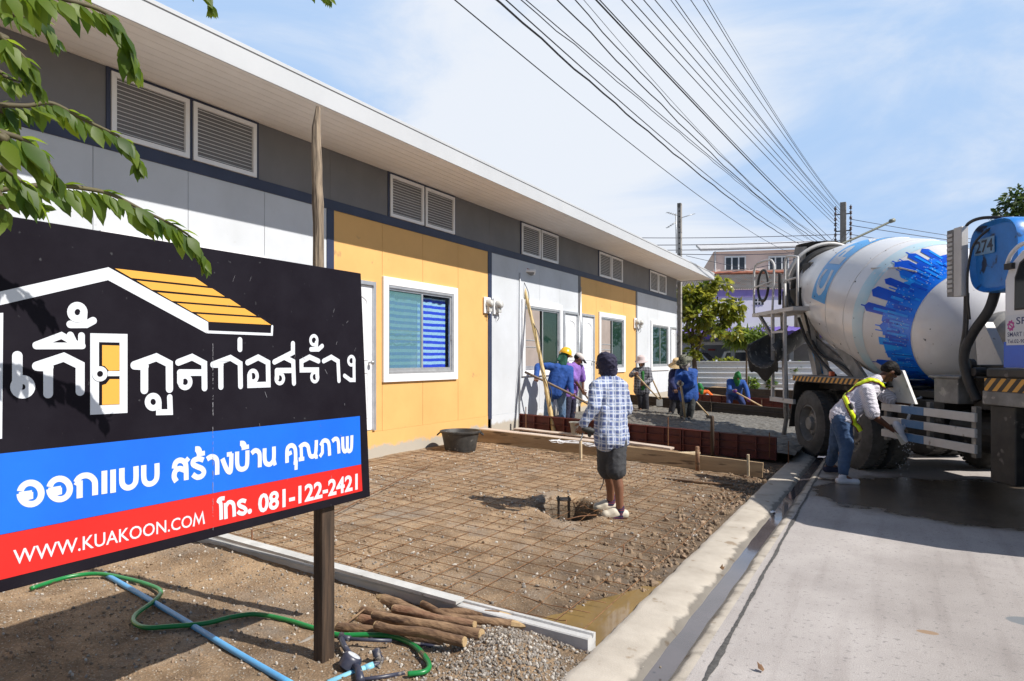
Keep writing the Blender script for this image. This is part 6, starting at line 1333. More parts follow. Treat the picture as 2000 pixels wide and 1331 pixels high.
# --- straw hat behind
Z = 15.7
J = dict(neck=P(1322, 722, Z), head=P(1322, 713, Z-.04), shL=P(1333, 729, Z), shR=P(1314, 727, Z), elL=P(1334, 750, Z-.1), wrL=P(1334, 764, Z-.25), elR=P(1312, 748, Z-.1), wrR=P(1318, 760, Z-.3),
         hipL=P(1328, 768, Z), hipR=P(1317, 768, Z), knL=P(1328, 790, Z), anL=P(1329, 806, Z), toL=P(1330, 812, Z-.12), knR=P(1315, 789, Z), anR=P(1311, 804, Z), toR=P(1307, 810, Z-.1))
r_, g, hd, hf, fw, up, lr = person('worker in a straw hat and dark clothes half hidden behind the camouflage hat', J, -CF*.3+CR*.9-UP*.5, SKIN2, 'shirt', NAVYS, 'trousers', DARKP, .98, .018, {'L': {'curl': 55}, 'R': {'curl': 60}}, loose=.022, shoes=('boot', BOOT))
b = MB(); hat(b, hd, hf, .20, .10, .11, .06); b.build('hat', mat('straw', (.66, .48, .26), (.5, .36, .18), 40, .8, .4, 150), r_, angle=55)
t = pole('hoe with pale handle reaching from behind the camouflage hat to the right', [P(1343, 768, Z-.5), P(1353, 778, Z-.6), P(1384, 812, Z-.8)], .019, HW, 'hoe', 'hoe'); b = MB(); q = P(1386, 815, Z-.8); b.box(q, (.20, .012, .10), Matrix.Rotation(R(-30), 3, 'Z') @ Matrix.Rotation(R(30), 3, 'X')); b.build('blade', M['tgrey'], t)
# --- orange, crouching
Z = 21.6
J = dict(neck=P(1369, 764, Z), head=P(1367, 757, Z-.10), shL=P(1381, 766, Z), shR=P(1359, 768, Z), elL=P(1391, 775, Z-.1), wrL=P(1398, 787, Z-.2), elR=P(1356, 781, Z-.1), wrR=P(1360, 790, Z-.25),
         hipL=P(1386, 784, Z+.25), hipR=P(1376, 785, Z+.25), knL=P(1381, 774, Z-.12), anL=P(1383, 794, Z+.0), toL=P(1382, 797, Z-.14), knR=P(1368, 776, Z-.1), anR=P(1371, 795, Z+.05), toR=P(1369, 798, Z-.12))
r_, g, hd, hf, fw, up, lr = person('worker in an orange shirt and green hood crouching behind the red form panel', J, -CF-CR*.1-UP*.9, SKIN, 'shirt', ORNG, 'trousers', cloth('pale_blue_trousers', (.25, .28, .36)), 1.0, .022, {'L': {'curl': 50}, 'R': {'curl': 50}}, loose=.012, hem=.0, shoes=('boot', BOOT))
def hood(hd, hf, g, r_, fw, dn=0):
    b = MB(); b.ell(hd(0, -.015, .03), (.095, .112, .108), hf); b.cap(hd(0, -.03, -.03), g['neck']-UP*.01, .095, .10); b.cap(hd(0, .07, -.085), hd(0, .06, -.2-dn), .055, .065); b.cap(hd(-.07, -.0, -.06), hd(.07, 0, -.06), .05, .05); b.cap(hd(0, -.02, .12), hd(0, -.03, .145), .04, .03); me = remesh(b, .014, 2); wrinkle(me, .012, 13, 3); me_obj(me, 'hood', GREENH, r_)
hood(hd, hf, g, r_, fw)
# --- blue shirt, green hood, with a hoe
Z = 19.4
J = dict(neck=P(1439, 745, Z-.05), head=P(1441, 736, Z-.16), shL=P(1451, 747, Z), shR=P(1424, 745, Z), elL=P(1459, 763, Z-.18), wrL=P(1462, 778, Z-.35), elR=P(1424, 763, Z-.18), wrR=P(1433, 764, Z-.42),
         hipL=P(1440, 769, Z+.30), hipR=P(1427, 770, Z+.30), knL=P(1451, 788, Z+.05), anL=P(1450, 806, Z+.1), toL=P(1452, 810, Z-.06), knR=P(1424, 788, Z+.05), anR=P(1419, 806, Z+.1), toR=P(1417, 810, Z-.05))
r_, g, hd, hf, fw, up, lr = person('worker in a blue shirt and green hood bending over a long hoe', J, -CF-UP*.7, SKIN, 'shirt', BLUE, 'trousers', cloth('navy_trousers', (.012, .03, .13)), 1.0, .021, {'L': {'curl': 60}, 'R': {'curl': 60}}, loose=.025, shoes=('boot', BOOT))
hood(hd, hf, g, r_, fw, .05)
GLV = cloth('purple_glove', (.10, .02, .22))
for S_ in 'LR':
    d_ = (g['wr'+S_]-g['el'+S_]).normalized(); b = MB(); b.cap(g['wr'+S_]-d_*.04, g['wr'+S_]+d_*.07, .04, .052); b.build('glove', GLV, r_, True)
t = pole('long pale hoe swung towards the truck by the worker in the green hood', [P(1431, 763, Z-.46), P(1462, 780, Z-.48), P(1500, 801, Z-.5)], .02, HW, 'hoe', 'hoe'); b = MB(); q = P(1500, 806, Z-.5); b.box(q-UP*.04, (.05, .16, .22), Matrix.Rotation(R(55), 3, 'Z') @ Matrix.Rotation(R(20), 3, 'Y')); b.build('blade', M['palewood'], t, bevel=.01)
# --- the man washing his shoe at the truck
Z = 8.75
J = dict(neck=P(1714, 741, Z+.02), head=P(1737, 727, Z+.03), shL=P(1704, 758, Z+.17), shR=P(1693, 764, Z-.17), elL=P(1742, 782, Z+.22), wrL=P(1771, 790, Z+.16), elR=P(1706, 812, Z-.26), wrR=P(1746, 842, Z-.24),
         hipL=P(1643, 818, Z+.09), hipR=P(1642, 820, Z-.09), knL=P(1634, 868, Z+.22), anL=P(1620, 908, Z+.62), toL=P(1646, 920, Z+.62), knR=P(1653, 870, Z-.13), anR=P(1646, 930, Z-.16), toR=P(1673, 944, Z-.20))
STRIPE = mat('white_striped_shirt', (.80, .77, .84), (.72, .69, .77), 7, .85, .35, 60)
nt = STRIPE.node_tree; N = nt.nodes; L = nt.links; p_ = N['Principled BSDF']; src = p_.inputs['Base Color'].links[0].from_socket; t_ = N.new('ShaderNodeTexCoord'); wv = N.new('ShaderNodeTexWave'); wv.wave_type = 'BANDS'; wv.bands_direction = 'Z'; wv.inputs['Scale'].default_value = 20; wv.inputs['Distortion'].default_value = 1.2; wv.inputs['Detail'].default_value = 1; wv.inputs['Detail Scale'].default_value = .4; mp_ = N.new('ShaderNodeMapping'); mp_.inputs['Rotation'].default_value = (R(50), R(35), 0); L.new(t_.outputs['Object'], mp_.inputs['Vector']); L.new(mp_.outputs[0], wv.inputs['Vector'])
mr = N.new('ShaderNodeMapRange'); mr.inputs['To Min'].default_value = .62; mr.inputs['To Max'].default_value = 1.05; L.new(wv.outputs['Fac'], mr.inputs['Value']); x_ = N.new('ShaderNodeMix'); x_.data_type = 'RGBA'; x_.blend_type = 'MULTIPLY'; x_.inputs['Factor'].default_value = 1; L.new(src, x_.inputs['A']); L.new(mr.outputs[0], x_.inputs['B']); L.new(x_.outputs['Result'], p_.inputs['Base Color'])
r_, g, hd, hf, fw, up, lr = person('man in a striped shirt, jeans and yellow reflective harness bending by the truck', J, CR*.85-UP*.55+CF*.15, SKIN2, 'striped_shirt', STRIPE, 'jeans', DENIM2, 1.04, .010, {'L': {'curl': 40, 'pn': -UP, 'd': CR-UP*.1}, 'R': {'curl': 48, 'pn': -UP*.3+CR, 'd': CR*.8-UP*.6}}, sleeve=.44, leg_len=.93, fat=1.24, loose=.004, shoes=('shoe', SH_M['white_shoe']), hem=-.05)
for o in [o for o in r_.children if o.name.startswith('shoe')][:1]: o.data.materials[0] = SH_M['navy_shoe']; o['label'] = 'dark shoe on the far foot'
b = MB(); b.ell(hd(0, -.022, .045), (.088, .108, .090), hf); b.ell(hd(0, -.055, .0), (.080, .07, .075), hf); b.ell(hd(0, .05, .085), (.07, .05, .045), hf); me = remesh(b, .009, 2); wrinkle(me, .006, 22, 3, .005); me_obj(me, 'hair', HAIR, r_)
HV = mat('hi_vis_yellow', (.72, .86, .02), (.66, .80, .02), 6, .45); HR = mat('dark_red_edge', (.16, .012, .012), (.2, .02, .015), 6, .6); HK = mat('harness_black', (.012, .012, .014), None, rough=.6)
from mathutils.bvhtree import BVHTree
sh = [o for o in r_.children if o.name.startswith('striped_shirt')][0]; dgv = [v.co.copy() for v in sh.data.vertices]; bv = BVHTree.FromPolygons(dgv, [tuple(p.vertices) for p in sh.data.polygons])
def strap(pix, w, m, off, nm, parent):                          # strap laid on the shirt: each station is found on the cloth
    pts = []
    for px, py in pix:
        o_ = Vector((0, 0, CH)); d_ = (cw(px, py, 8)-o_).normalized(); hit = bv.ray_cast(o_, d_)
        if hit[0] is not None: pts.append((hit[0], hit[1]))
        elif pts:                                               # past the hem: hangs free
            pts.append((cw(px, py, (pts[-1][0]-o_).dot(CF)), pts[-1][1]))
    if len(pts) < 2: return None
    sm = []
    for i in range(len(pts)-1):
        for s_ in range(6): sm.append((pts[i][0].lerp(pts[i+1][0], s_/6), pts[i][1].lerp(pts[i+1][1], s_/6).normalized()))
    sm.append(pts[-1]); b = MB(); n = len(sm)
    for i, (p, nn) in enumerate(sm):
        hit = bv.find_nearest(p)
        if hit[0] is not None and (hit[0]-p).length < .05: p, nn = hit[0], (hit[1]+nn).normalized()
        d_ = (sm[min(i+1, n-1)][0]-sm[max(0, i-1)][0]).normalized(); x = d_.cross(nn).normalized()
        for k, h in ((-1, off-.010), (-1, off), (0, off+.003), (1, off), (1, off-.010)): b.v.append(p+x*w/2*k+nn*h)
        if i: q = 5*i; b.f += [(q-5+k, q-4+k, q+k+1, q+k) for k in range(4)]; b.m += [0]*4
    return b.build(nm, m, parent, True)
S1 = [(1701, 733), (1695, 731), (1686, 735), (1672, 746), (1659, 757), (1652, 772), (1655, 788), (1660, 803), (1667, 818), (1674, 832), (1679, 841)]
S2 = [(1726, 756), (1718, 750), (1708, 745), (1700, 743), (1686, 748), (1670, 757), (1655, 767)]
for S_, nm in ((S1, 1), (S2, 2)):
    e_ = strap(S_, .072, HR, .016, 'harness_edge', r_); strap(S_, .052, HV, .021, 'harness_strap', r_)
strap([(1661, 790), (1664, 799)], .054, HK, .027, 'harness_buckle', r_)
b = MB(); q = P(1757, 846, Z-.26); d_ = (P(1768, 862, Z-.26)-P(1752, 828, Z-.24)).normalized(); b.cap(P(1750, 829, Z-.24), P(1756, 842, Z-.25), .046, .050); b.cap(P(1756, 842, Z-.25), P(1768, 861, Z-.27), .048, .034); b.cap(P(1758, 836, Z-.25), P(1762, 850, Z-.26), .04, .036); me = remesh(b, .010, 2); wrinkle(me, .008, 14, 3); ms = thing('canvas_shoe', q, 'white canvas shoe held out by the bending man under the water', 'shoe'); me_obj(me, 'upper', SH_M['white_shoe'], ms); b = MB(); b.bar(P(1747, 834, Z-.25), P(1766, 868, Z-.29), .07, .016, up=-CF); b.build('sole', SH_M['clog'], ms, bevel=.006)
WAT = glass_mat('falling_water', (.75, .80, .88), .05, .45)
b = MB(); rnd = random.Random(3); b.tube(spline([P(1800, 776, Z+.1), P(1785, 785, Z+.02), P(1780, 797, Z-.05), P(1776, 812, Z-.12), P(1768, 830, Z-.22), P(1764, 838, Z-.26)], 6), [.012+.012*rnd.random() for _ in range(31)], 8)
for k in range(50): p = P(1766+rnd.gauss(0, 9), 850+abs(rnd.gauss(0, 34)), Z-.25+rnd.gauss(0, .06)); b.ell(p, (.004, .004, .004+.008*rnd.random()), None, 6, 4)
tag(b.build('water_stream', WAT, None, True), 'stream of water splashing onto the white shoe by the truck guard', 'water')

bpy.data.scenes.remove(TS)
# ------------------------------------------------------------------ beyond the house: fence, neighbours, poles, cables
M['fence'] = mat('white_metal_sheet', (.76, .78, .82), (.70, .72, .76), 2, .45, spots=((.3, .26, .2), 6, .68))
fz0, fz1 = .16, 1.47
fen = thing('metal_fence', (-4, 30, fz0), 'low white metal fence of horizontal ribbed sheets behind the pour', 'fence')
for k, (x0, x1) in enumerate(((-9.5, -6.6), (-6.6, -3.7), (-3.7, -.8), (-.8, 2.1), (2.1, 5))):
    b = MB(); n = 6; z = fz0; prof = []
    h = (fz1-fz0)/n
    for i in range(n): prof += [(0, z), (.0, z+h*.78), (.035, z+h*.84), (.035, z+h*.94), (0, z+h)]; z += h
    for (dy, zz) in prof: b.v += [(x0, 30-dy, zz), (x1-.01, 30-dy, zz)]
    for i in range(len(prof)-1): q = 2*i; b.f.append((q, q+1, q+3, q+2)); b.m.append(0)
    o = b.build('sheet', M['fence'], fen); s_ = o.modifiers.new('t', 'SOLIDIFY'); s_.thickness = .004
b = MB(); b.bb(-9.5, 5, 29.95, 30.05, fz1, fz1+.04); b.build('top_rail', M['fence'], fen)
for x in (-9.4, -6.6, -3.7, -.8, 2.1): b = MB(); b.bb(x-.04, x+.04, 30.01, 30.09, 0, fz1+.1); b.build('post', M['fence'], fen)
M['lav'] = mat('lavender_wall', (.80, .79, .86), (.75, .74, .81), 1.2, .8); M['purple'] = mat('purple_paint', (.13, .075, .36), (.10, .06, .28), 3, .6); M['lilactrim'] = mat('lilac_trim', (.40, .32, .62), (.36, .28, .56), 3, .6); M['pink'+'wall'] = mat('pink_wall', (.78, .60, .53), (.72, .55, .48), 1.2, .8)
M['tile'] = mat('old_roof_tile', (.25, .235, .22), (.17, .15, .135), 1.4, .85, spots=((.30, .14, .09), 3, .6)); M['ridge'] = mat('red_ridge_tile', (.36, .12, .07), (.28, .1, .06), 4, .8); M['sheetroof'] = mat('pale_metal_roof', (.56, .56, .58), (.48, .47, .47), 2, .5); M['wdark'] = mat('dark_panes', (.025, .03, .04), (.04, .045, .06), 2, .15)
def X(px, Y): return ony(px, 700, Y).x
def Zp(px, py, Y): return ony(px, py, Y).z
# lavender house with tiled roof and a carport in front
Y = 43.0; lav = thing('lavender_house', (-9, Y, 0), 'lavender two storey house with an old tiled roof and purple trim behind the fence', 'house')
xl, xr = X(1290, Y), X(1640, Y); zt = Zp(1450, 566, Y); b = MB(); b.bb(xl, xr, Y, Y+9, 0, zt); b.build('wall', M['lav'], lav)
b = MB(); b.bb(xl-.05, xr+.05, Y-.06, Y-.005, zt-.42, zt+.02); b.build('eaves_trim', M['lilactrim'], lav)
b = MB(); n = 110; ry0, ry1 = Y-.18, Y+4.2; z0, z1 = zt+.0, Zp(1450, 536, Y+4.2)
for i in range(n+1):
    for k in range(6):
        xx = lerp(xl-.6, xr+.6, (i+k/6)/(n+1)); w_ = .07*abs(math.sin(math.pi*k/6)); b.v += [(xx, ry0, z0+w_), (xx, ry1, z1+w_)]
for i in range((n+1)*6-1): q = 2*i; b.f.append((q, q+2, q+3, q+1)); b.m.append(0)
rf = b.build('roof', M['tile'], lav, True)
b = MB(); b.tube([(lerp(xl-.6, xr+.6, i/40), ry1, z1+.10+.03*(i % 2)) for i in range(41)], .14, 8); b.build('ridge', M['ridge'], rf)
for px in (1437, 1483, 1560):
    x0, x1 = X(px-9, Y), X(px+9, Y); za, zb = Zp(px, 594, Y), Zp(px, 583, Y); b = MB(); b.bb(x0, x1, Y-.03, Y-.005, za, zb); w_ = b.build('window', M['wdark'], lav)
    b = MB()
    for f_ in (.33, .67): b.bb(lerp(x0, x1, f_)-.02, lerp(x0, x1, f_)+.02, Y-.05, Y-.032, za, zb)
    b.bb(x0, x1, Y-.058, Y-.052, (za+zb)/2-.02, (za+zb)/2+.02); b.build('glazing_bar', M['white'], w_)
b = MB(); b.bb(X(1452, Y), X(1472, Y), Y-.12, Y-.004, Zp(1460, 645, Y), Zp(1460, 641, Y)); b.build('ledge', M['white'], lav)
Yc = 37.0; cp = thing('carport', (-8, Yc, 0), 'dark carport with a purple fascia sheltering two white cars', 'carport')
xl, xr = X(1300, Yc), X(1640, Yc); za, zb = Zp(1450, 662, Yc), Zp(1450, 649, Yc)
b = MB(); b.bb(xl, xr, Yc, Yc+.08, za, zb); b.build('fascia', M['purple'], cp)
b = MB(); n = 60
for i in range(n+1): x = lerp(xl, xr, i/n); b.v += [(x, Yc-.05, zb+.04*(i % 2)), (x, Y-.08, zb+.5+.04*(i % 2))]
for i in range(n): q = 2*i; b.f.append((q, q+2, q+3, q+1)); b.m.append(0)
b.build('roof', M['purple'], cp)
M['cpwall'] = mat('carport_back_wall', (.30, .30, .31), (.24, .24, .25), 1, .9); b = MB(); b.bb(xl, xr, Y-.5, Y-.1, 0, zb+.4); b.build('back_wall', M['cpwall'], cp)
b = MB(); b.bb(xl, xr, Yc+1.2, Yc+1.25, Zp(1400, 674, Yc+1.2), Zp(1400, 668, Yc+1.2)); b.build('light_strip', mat('pale_beam', (.5, .52, .58), (.42, .44, .5), 2, .6), cp)
for px in (1308, 1430, 1545): b = MB(); b.bb(X(px, Yc)-.09, X(px, Yc)+.09, Yc+.1, Yc+.28, 0, za+.1); b.build('column', M['cpwall'], cp)
b = MB(); b.bb(X(1383, Y-.6), X(1396, Y-.6), Y-.6, Y-.51, Zp(1390, 685, Y-.6), Zp(1390, 682, Y-.6)); b.build('sign_strip', mat('red_strip', (.4, .05, .05), None, rough=.6), cp)
M['carwhite'] = mat('car_white', (.70, .71, .73), (.67, .68, .70), 3, .25, coat=.5)
def car(x, y, z, label, rz):
    t = thing('parked_car', (0, 0, 0), label, 'car', 'white cars parked under the carport')
    prof_ = [(-2.35, .45), (-2.35, .95), (-2.2, 1.05), (-.95, 1.08), (-.35, 1.66), (-.1, 1.74), (1.5, 1.76), (2.1, 1.70), (2.35, 1.05), (2.42, .5)]
    b = MB(); b.prism([(px_, -.85, pz_) for px_, pz_ in prof_][::-1], (0, 1.7, 0)); b.build('body', M['carwhite'], t, bevel=.07)
    for sy in (-1, 1):
        b = MB(); b.prism([(-.82, sy*.856, 1.10), (-.34, sy*.856, 1.58), (.35, sy*.856, 1.64), (.35, sy*.856, 1.10)], (0, sy*.004, 0)); b.prism([(.45, sy*.856, 1.10), (.45, sy*.856, 1.64), (1.95, sy*.856, 1.62), (2.15, sy*.856, 1.10)], (0, sy*.004, 0)); b.build('side_window', M['wdark'], t)
        for wx in (-1.45, 1.45): 
            b = MB(); b.cyl((wx, sy*.68, .36), (wx, sy*.87, .36), .36, n=24); w_ = b.build('wheel', M['black'], t); b = MB(); b.cyl((wx, sy*.87, .36), (wx, sy*.885, .36), .22, n=16); b.build('rim', M['steel'], w_)
    b = MB(); b.box((-.64, 0, 1.39), (.02, 1.5, .66), Matrix.Rotation(R(46), 3, 'Y')); b.build('windscreen', M['wdark'], t)
    b = MB(); b.box((-.62, .98, 1.12), (.16, .18, .14)); b.box((-.62, -.98, 1.12), (.16, .18, .14)); b.build('mirror', M['carwhite'], t, bevel=.03)
    t.location = (x, y, z); t.rotation_euler = (0, 0, rz); return t
car(X(1372, 39)-.3, 39, .35, 'white car parked under the carport directly behind the almond tree', R(180)); car(X(1486, 39.5)+.3, 39.5, .35, 'white car parked under the carport behind the palm sapling', R(180))
# pink house farther back
Y = 54.0; pk = thing('pink_house', (-12, Y, 0), 'pink three storey house with a pale metal roof far behind', 'house'); xl, xr = X(1394, Y), X(1612, Y); zt = Zp(1400, 492, Y)
b = MB(); b.bb(xl, xr, Y, Y+10, 0, zt); b.build('wall', M['pinkwall'], pk)
b = MB(); b.prism([(xl-1.0, Y-.35, zt+.02), (xl-1.0, Y-.35, zt+.22), (xl-1.0, Y+5, zt+1.45), (xl-1.0, Y+5, zt+1.25)], (xr-xl+1.4, 0, 0)); b.build('roof', M['sheetroof'], pk)
for pa, pb, qa, qb in ((1416, 1455, 502, 527), (1502, 1541, 498, 523)):
    x0, x1 = X(pa, Y), X(pb, Y); za, zb = Zp(pa, qb, Y), Zp(pa, qa, Y); b = MB(); b.bb(x0, x1, Y-.05, Y-.004, za, zb); w_ = b.build('window', M['wdark'], pk); b = MB()
    for f_ in (0, .33, .67, 1): b.bb(lerp(x0, x1, f_)-.05, lerp(x0, x1, f_)+.05, Y-.08, Y-.052, za, zb)
    b.bb(x0-.05, x1+.05, Y-.09, Y-.082, zb-.06, zb+.06); b.build('window_bar', M['pinkwall'] if False else M['white'], w_)
b = MB(); b.tube([(xl+.1, Y-.1, zt), (xl+.1, Y-.1, 4)], .07, 8); b.build('downpipe', M['sheetroof'], pk)
fen.rotation_euler.z = R(11); lav.rotation_euler.z = R(20); pk.rotation_euler.z = R(18)      # fence and both houses turned off their true line to catch the sun
# concrete pole at the end of the house, with a television aerial
M['pole'] = mat('pole_concrete', (.34, .32, .30), (.25, .235, .22), 4, .85, .2, 40, spots=((.12, .11, .1), 5, .62))
cpole = thing('concrete_pole', (-6.27, 22.76, 0), 'square concrete pole at the far corner of the row house', 'pole'); b = MB()
b.bar((-6.27, 22.76, -.2), (-6.27, 22.76, 6.82), .15, .13, up=(1, 0, 0)); b.build('shaft', M['pole'], cpole, bevel=.01); b = MB()
for k in range(9): b.cyl((-6.26, 22.67, 5.1+k*.18), (-6.26, 22.69, 5.1+k*.18), .022, n=8)
b.build('bolt_hole', M['dark'], cpole)
ant = thing('tv_aerial', (-6.5, 22.9, 4.4), 'thin television aerial beside the concrete pole', 'aerial'); q = lambda px, py: cw(px, py, 22.9); b = MB(); b.tube([q(1321, 495), q(1320, 418)], .018, 6); b.build('mast', M['steel'], ant, True)
for a, c in (((1330, 426), (1356, 418)), ((1302, 446), (1322, 433)), ((1302, 415), (1322, 421))):
    b = MB(); b.tube([q(*a), q(*c)], .012, 5); d_ = (q(*c)-q(*a)); 
    for k in range(5): m_ = q(*a)+d_*(k+.5)/5; b.tube([m_-CF*.3-UP*.05, m_+CF*.3+UP*.05], .006, 4)
    b.build('boom', M['steel'], ant, True)
# street pole with racks of insulators, lamp arm
px_, py_ = -2.1, 36.3; up_ = thing('utility_pole', (px_, py_, 0), 'tall concrete street pole with racks of insulators where all cables meet', 'utility pole')
b = MB(); b.bar((px_, py_, -.2), (px_, py_, 9.1), .36, .26, up=(1, 0, 0)); b.build('shaft', M['pole'], up_, bevel=.015)
for s_ in (-1, 1):
    b = MB(); b.bb(px_+s_*.33-.02, px_+s_*.33+.02, py_-.10, py_-.06, 6.6, 8.95); r_ = b.build('insulator_rack', M['tblack'], up_); b = MB()
    for k in range(9): b.lathe([(.02, -.08), (.07, -.05), (.04, 0), (.07, .05), (.02, .08)], Matrix.Translation((px_+s_*.33, py_-.2, 6.8+k*.25)), 10)
    b.build('insulator', mat('brown_insulator', (.10, .06, .05), None, rough=.3), r_, True); b = MB()
    for z in (6.9, 7.7, 8.5): b.bb(min(px_, px_+s_*.33), max(px_, px_+s_*.33), py_-.16, py_-.12, z, z+.05)
    b.build('bracket', M['tblack'], up_)
b = MB(); ps = [(1600, 492), (1655, 472), (1700, 452), (1744, 431)]; b.tube(spline([cw(x, y, 31) for x, y in ps]), [.05]*19, 8); b.tube([cw(1738, 433, 31), cw(1747, 430, 31)], .09, 8); b.build('lamp_arm', mat('greenish_metal', (.25, .27, .22), (.2, .2, .17), 5, .5), up_, True)
# cables: each one is a parabola in the street plane through three traced points
M['cable'] = mat('cable_black', (.010, .010, .014), None, rough=.55); M['cable2'] = mat('cable_navy', (.022, .022, .05), None, rough=.5)
WR = [((888, 0), (1188, 246), (1552, 498), .010, 0, 'lone lowest cable nearest the house roof'), ((970, 0), (1272, 263), (1560, 476), .019, 1, 'thick twisted cable second from the house roof'), ((988, 0), (1306, 280), (1572, 473), .012, 0, 'thin cable just above the thick twisted one'), ((1017, 0), (1283, 224), (1577, 468), .010, 1, 'wavy cable, fourth from the house roof'),
      ((1027, 0), (1292, 226), (1582, 469), .009, 0, 'cable close beside the wavy one, fifth from the house roof'), ((1090, 0), (1350, 263), (1590, 467), .013, 1, 'cable in the first gap of sky, sixth from the house roof'), ((1121, 0), (1384, 280), (1600, 466), .012, 1, 'slightly wavy cable, seventh from the house roof'), ((1140, 0), (1400, 292), (1606, 464), .006, 0, 'hair thin cable before the thick middle one'),
      ((1164, 0), (1386, 235), (1614, 470), .018, 0, 'thickest straight cable in the middle of the bundle'), ((1171, 0), (1392, 236), (1622, 466), .012, 0, 'cable hugging the thickest middle cable'), ((1214, 0), (1440, 246), (1638, 446), .012, 0, 'cable right of the thick middle pair'), ((1233, 0), (1455, 246), (1638, 440), .012, 0, 'cable, second to the right of the thick middle pair'),
      ((1257, 0), (1474, 252), (1639, 434), .012, 0, 'cable, third to the right of the thick middle pair'), ((1279, 0), (1490, 252), (1640, 428), .012, 0, 'cable, fourth to the right of the thick middle pair'), ((1310, 0), (1496, 248), (1640, 420), .010, 0, 'cable crossing its neighbour on the right side of the bundle'), ((1319, 0), (1502, 252), (1641, 416), .012, 0, 'cable, fourth from the right edge of the bundle'),
      ((1349, 0), (1512, 238), (1641, 411), .012, 0, 'cable, third from the right edge of the bundle'), ((1374, 0), (1521, 238), (1642, 405), .012, 0, 'second cable from the right edge of the bundle'), ((1381, 0), (1527, 242), (1642, 402), .009, 0, 'uppermost cable at the right edge of the bundle')]
SB = .0677; SA0 = -4.54                                   # the cables hang in one upright plane x = SA0 + SB*y
def onslant(px, py): u = (px-1000)/F; return cw(px, py, SA0/((u*CA-SA)-SB*(u*SA+CA)))       # (SA0, SB) change per run below
for i, (a, m_, c, r, wav, lb) in enumerate(WR):
    SA0, SB = (-4.6, 0) if i < 4 else (-4.9, .0772); A, B_, C_ = onslant(*a), onslant(*m_), onslant(*c); r *= .8
    (y0, z0), (y1, z1), (y2, z2) = (A.y, A.z), (B_.y, B_.z), (C_.y, C_.z)
    f_ = lambda y: z0*(y-y1)*(y-y2)/((y0-y1)*(y0-y2))+z1*(y-y0)*(y-y2)/((y1-y0)*(y1-y2))+z2*(y-y0)*(y-y1)/((y2-y0)*(y2-y1))
    ze = 6.7+i*.125; pts = []; n = 70; ya = -3.0; yb = y2
    for k in range(n+1):
        y = lerp(ya, yb, (k/n)**1.3); z = f_(y)
        if y < y0: z = f_(y0)+(f_(y0+.1)-f_(y0))/.1*(y-y0)*.8
        if wav: z += .011*math.sin(y*4.1+i)*math.exp(-max(0, y-12)/10)
        pts.append((SA0+SB*y+.012*math.sin(y*2.2+i)*wav, y, z))
    if yb < 34: pts += [(lerp(SA0+SB*yb, px_+(-.3 if i % 2 else .3), t_), lerp(yb, py_-.2, t_), lerp(z2, ze, t_)+(-.25*math.sin(math.pi*t_))) for t_ in (.2, .4, .6, .8, 1)]
    b = MB(); b.tube(pts, r, 6)
    tag(b.build('overhead_cable', M['cable'], None, True), lb, 'cable', 'overhead cables over the plot')
for i, (a, c, Z_, r, lb) in enumerate((((1100, 463), (1650, 458), 36, .018, 'level cable crossing behind the roof corner, uppermost of the crossing ones'), ((1100, 478), (1650, 470), 36, .020, 'level cable crossing behind the roof corner just under the uppermost'), ((1100, 488), (1640, 480), 36, .018, 'level cable crossing in front of the pink house roof'), ((1330, 497), (1640, 488), 36, .018, 'level cable from the concrete pole past the pink house'), ((1340, 500), (1600, 545), 33, .012, 'slack thin cable falling from the concrete pole towards the truck'), ((1345, 542), (1560, 505), 34, .014, 'rising cable crossing the pink house wall'),
                        ((1658, 428), (2100, 492), 36, .016, 'upper cable running right from the street pole behind the tank'), ((1658, 440), (2100, 496), 36, .018, 'middle cable running right from the street pole behind the tank'), ((1660, 458), (2000, 500), 36, .016, 'lowest cable running right from the street pole behind the drum'))):
    A, B_ = cw(*a, Z_), cw(*c, Z_); b = MB(); b.tube([A.lerp(B_, k/12)-UP*.12*math.sin(math.pi*k/12) for k in range(13)], r, 5); tag(b.build('crossing_cable', M['cable2'], None, True), lb, 'cable', 'cables crossing behind the site')

# ------------------------------------------------------------------ foliage
def leaf(b, p, d, n, L_, w, fold=.25, bend=.3, wav=0, seg=5):     # blade along d, upper side n
    d = d.normalized(); s_ = d.cross(n).normalized(); n = s_.cross(d); o = len(b.v); prof_ = [0, .55, .95, 1.0, .86, .60, .28, .0] if seg == 5 else [0, 1, .8, 0]; k_ = len(prof_)-1; c = p; dd = d
    for i, f_ in enumerate(prof_):
        if i: dd = (dd-n*bend/k_).normalized(); c = c+dd*L_/k_
        nn = s_.cross(dd); ww = f_*w*(1+(.07 if i % 2 else -.05)*wav)
        if i in (0, k_): b.v.append(tuple(c))
        else: b.v += [tuple(c+s_*ww+nn*fold*ww), tuple(c), tuple(c-s_*ww+nn*fold*ww)]
    b.f += [(o, o+2, o+1), (o, o+3, o+2)]
    for i in range(k_-2): q = o+1+3*i; b.f += [(q, q+1, q+4, q+3), (q+1, q+2, q+5, q+4)]
    q = o+1+3*(k_-2); b.f += [(q, q+1, q+3), (q+1, q+2, q+3)]; b.m += [b.mi]*(4+2*(k_-2))
M['leafA'] = leaf_mat('tree_leaf', (.020, .065, .008), (.13, .19, .015), .5, 3.0, .5); M['leafB'] = leaf_mat('almond_leaf', (.05, .095, .012), (.22, .22, .03), .4, .9, .35); M['leafC'] = leaf_mat('dark_tree_leaf', (.016, .042, .010), (.055, .085, .018), .3, .6, .4); M['leafD'] = leaf_mat('palm_leaf', (.04, .09, .015), (.12, .17, .03), .4, 1, .4)
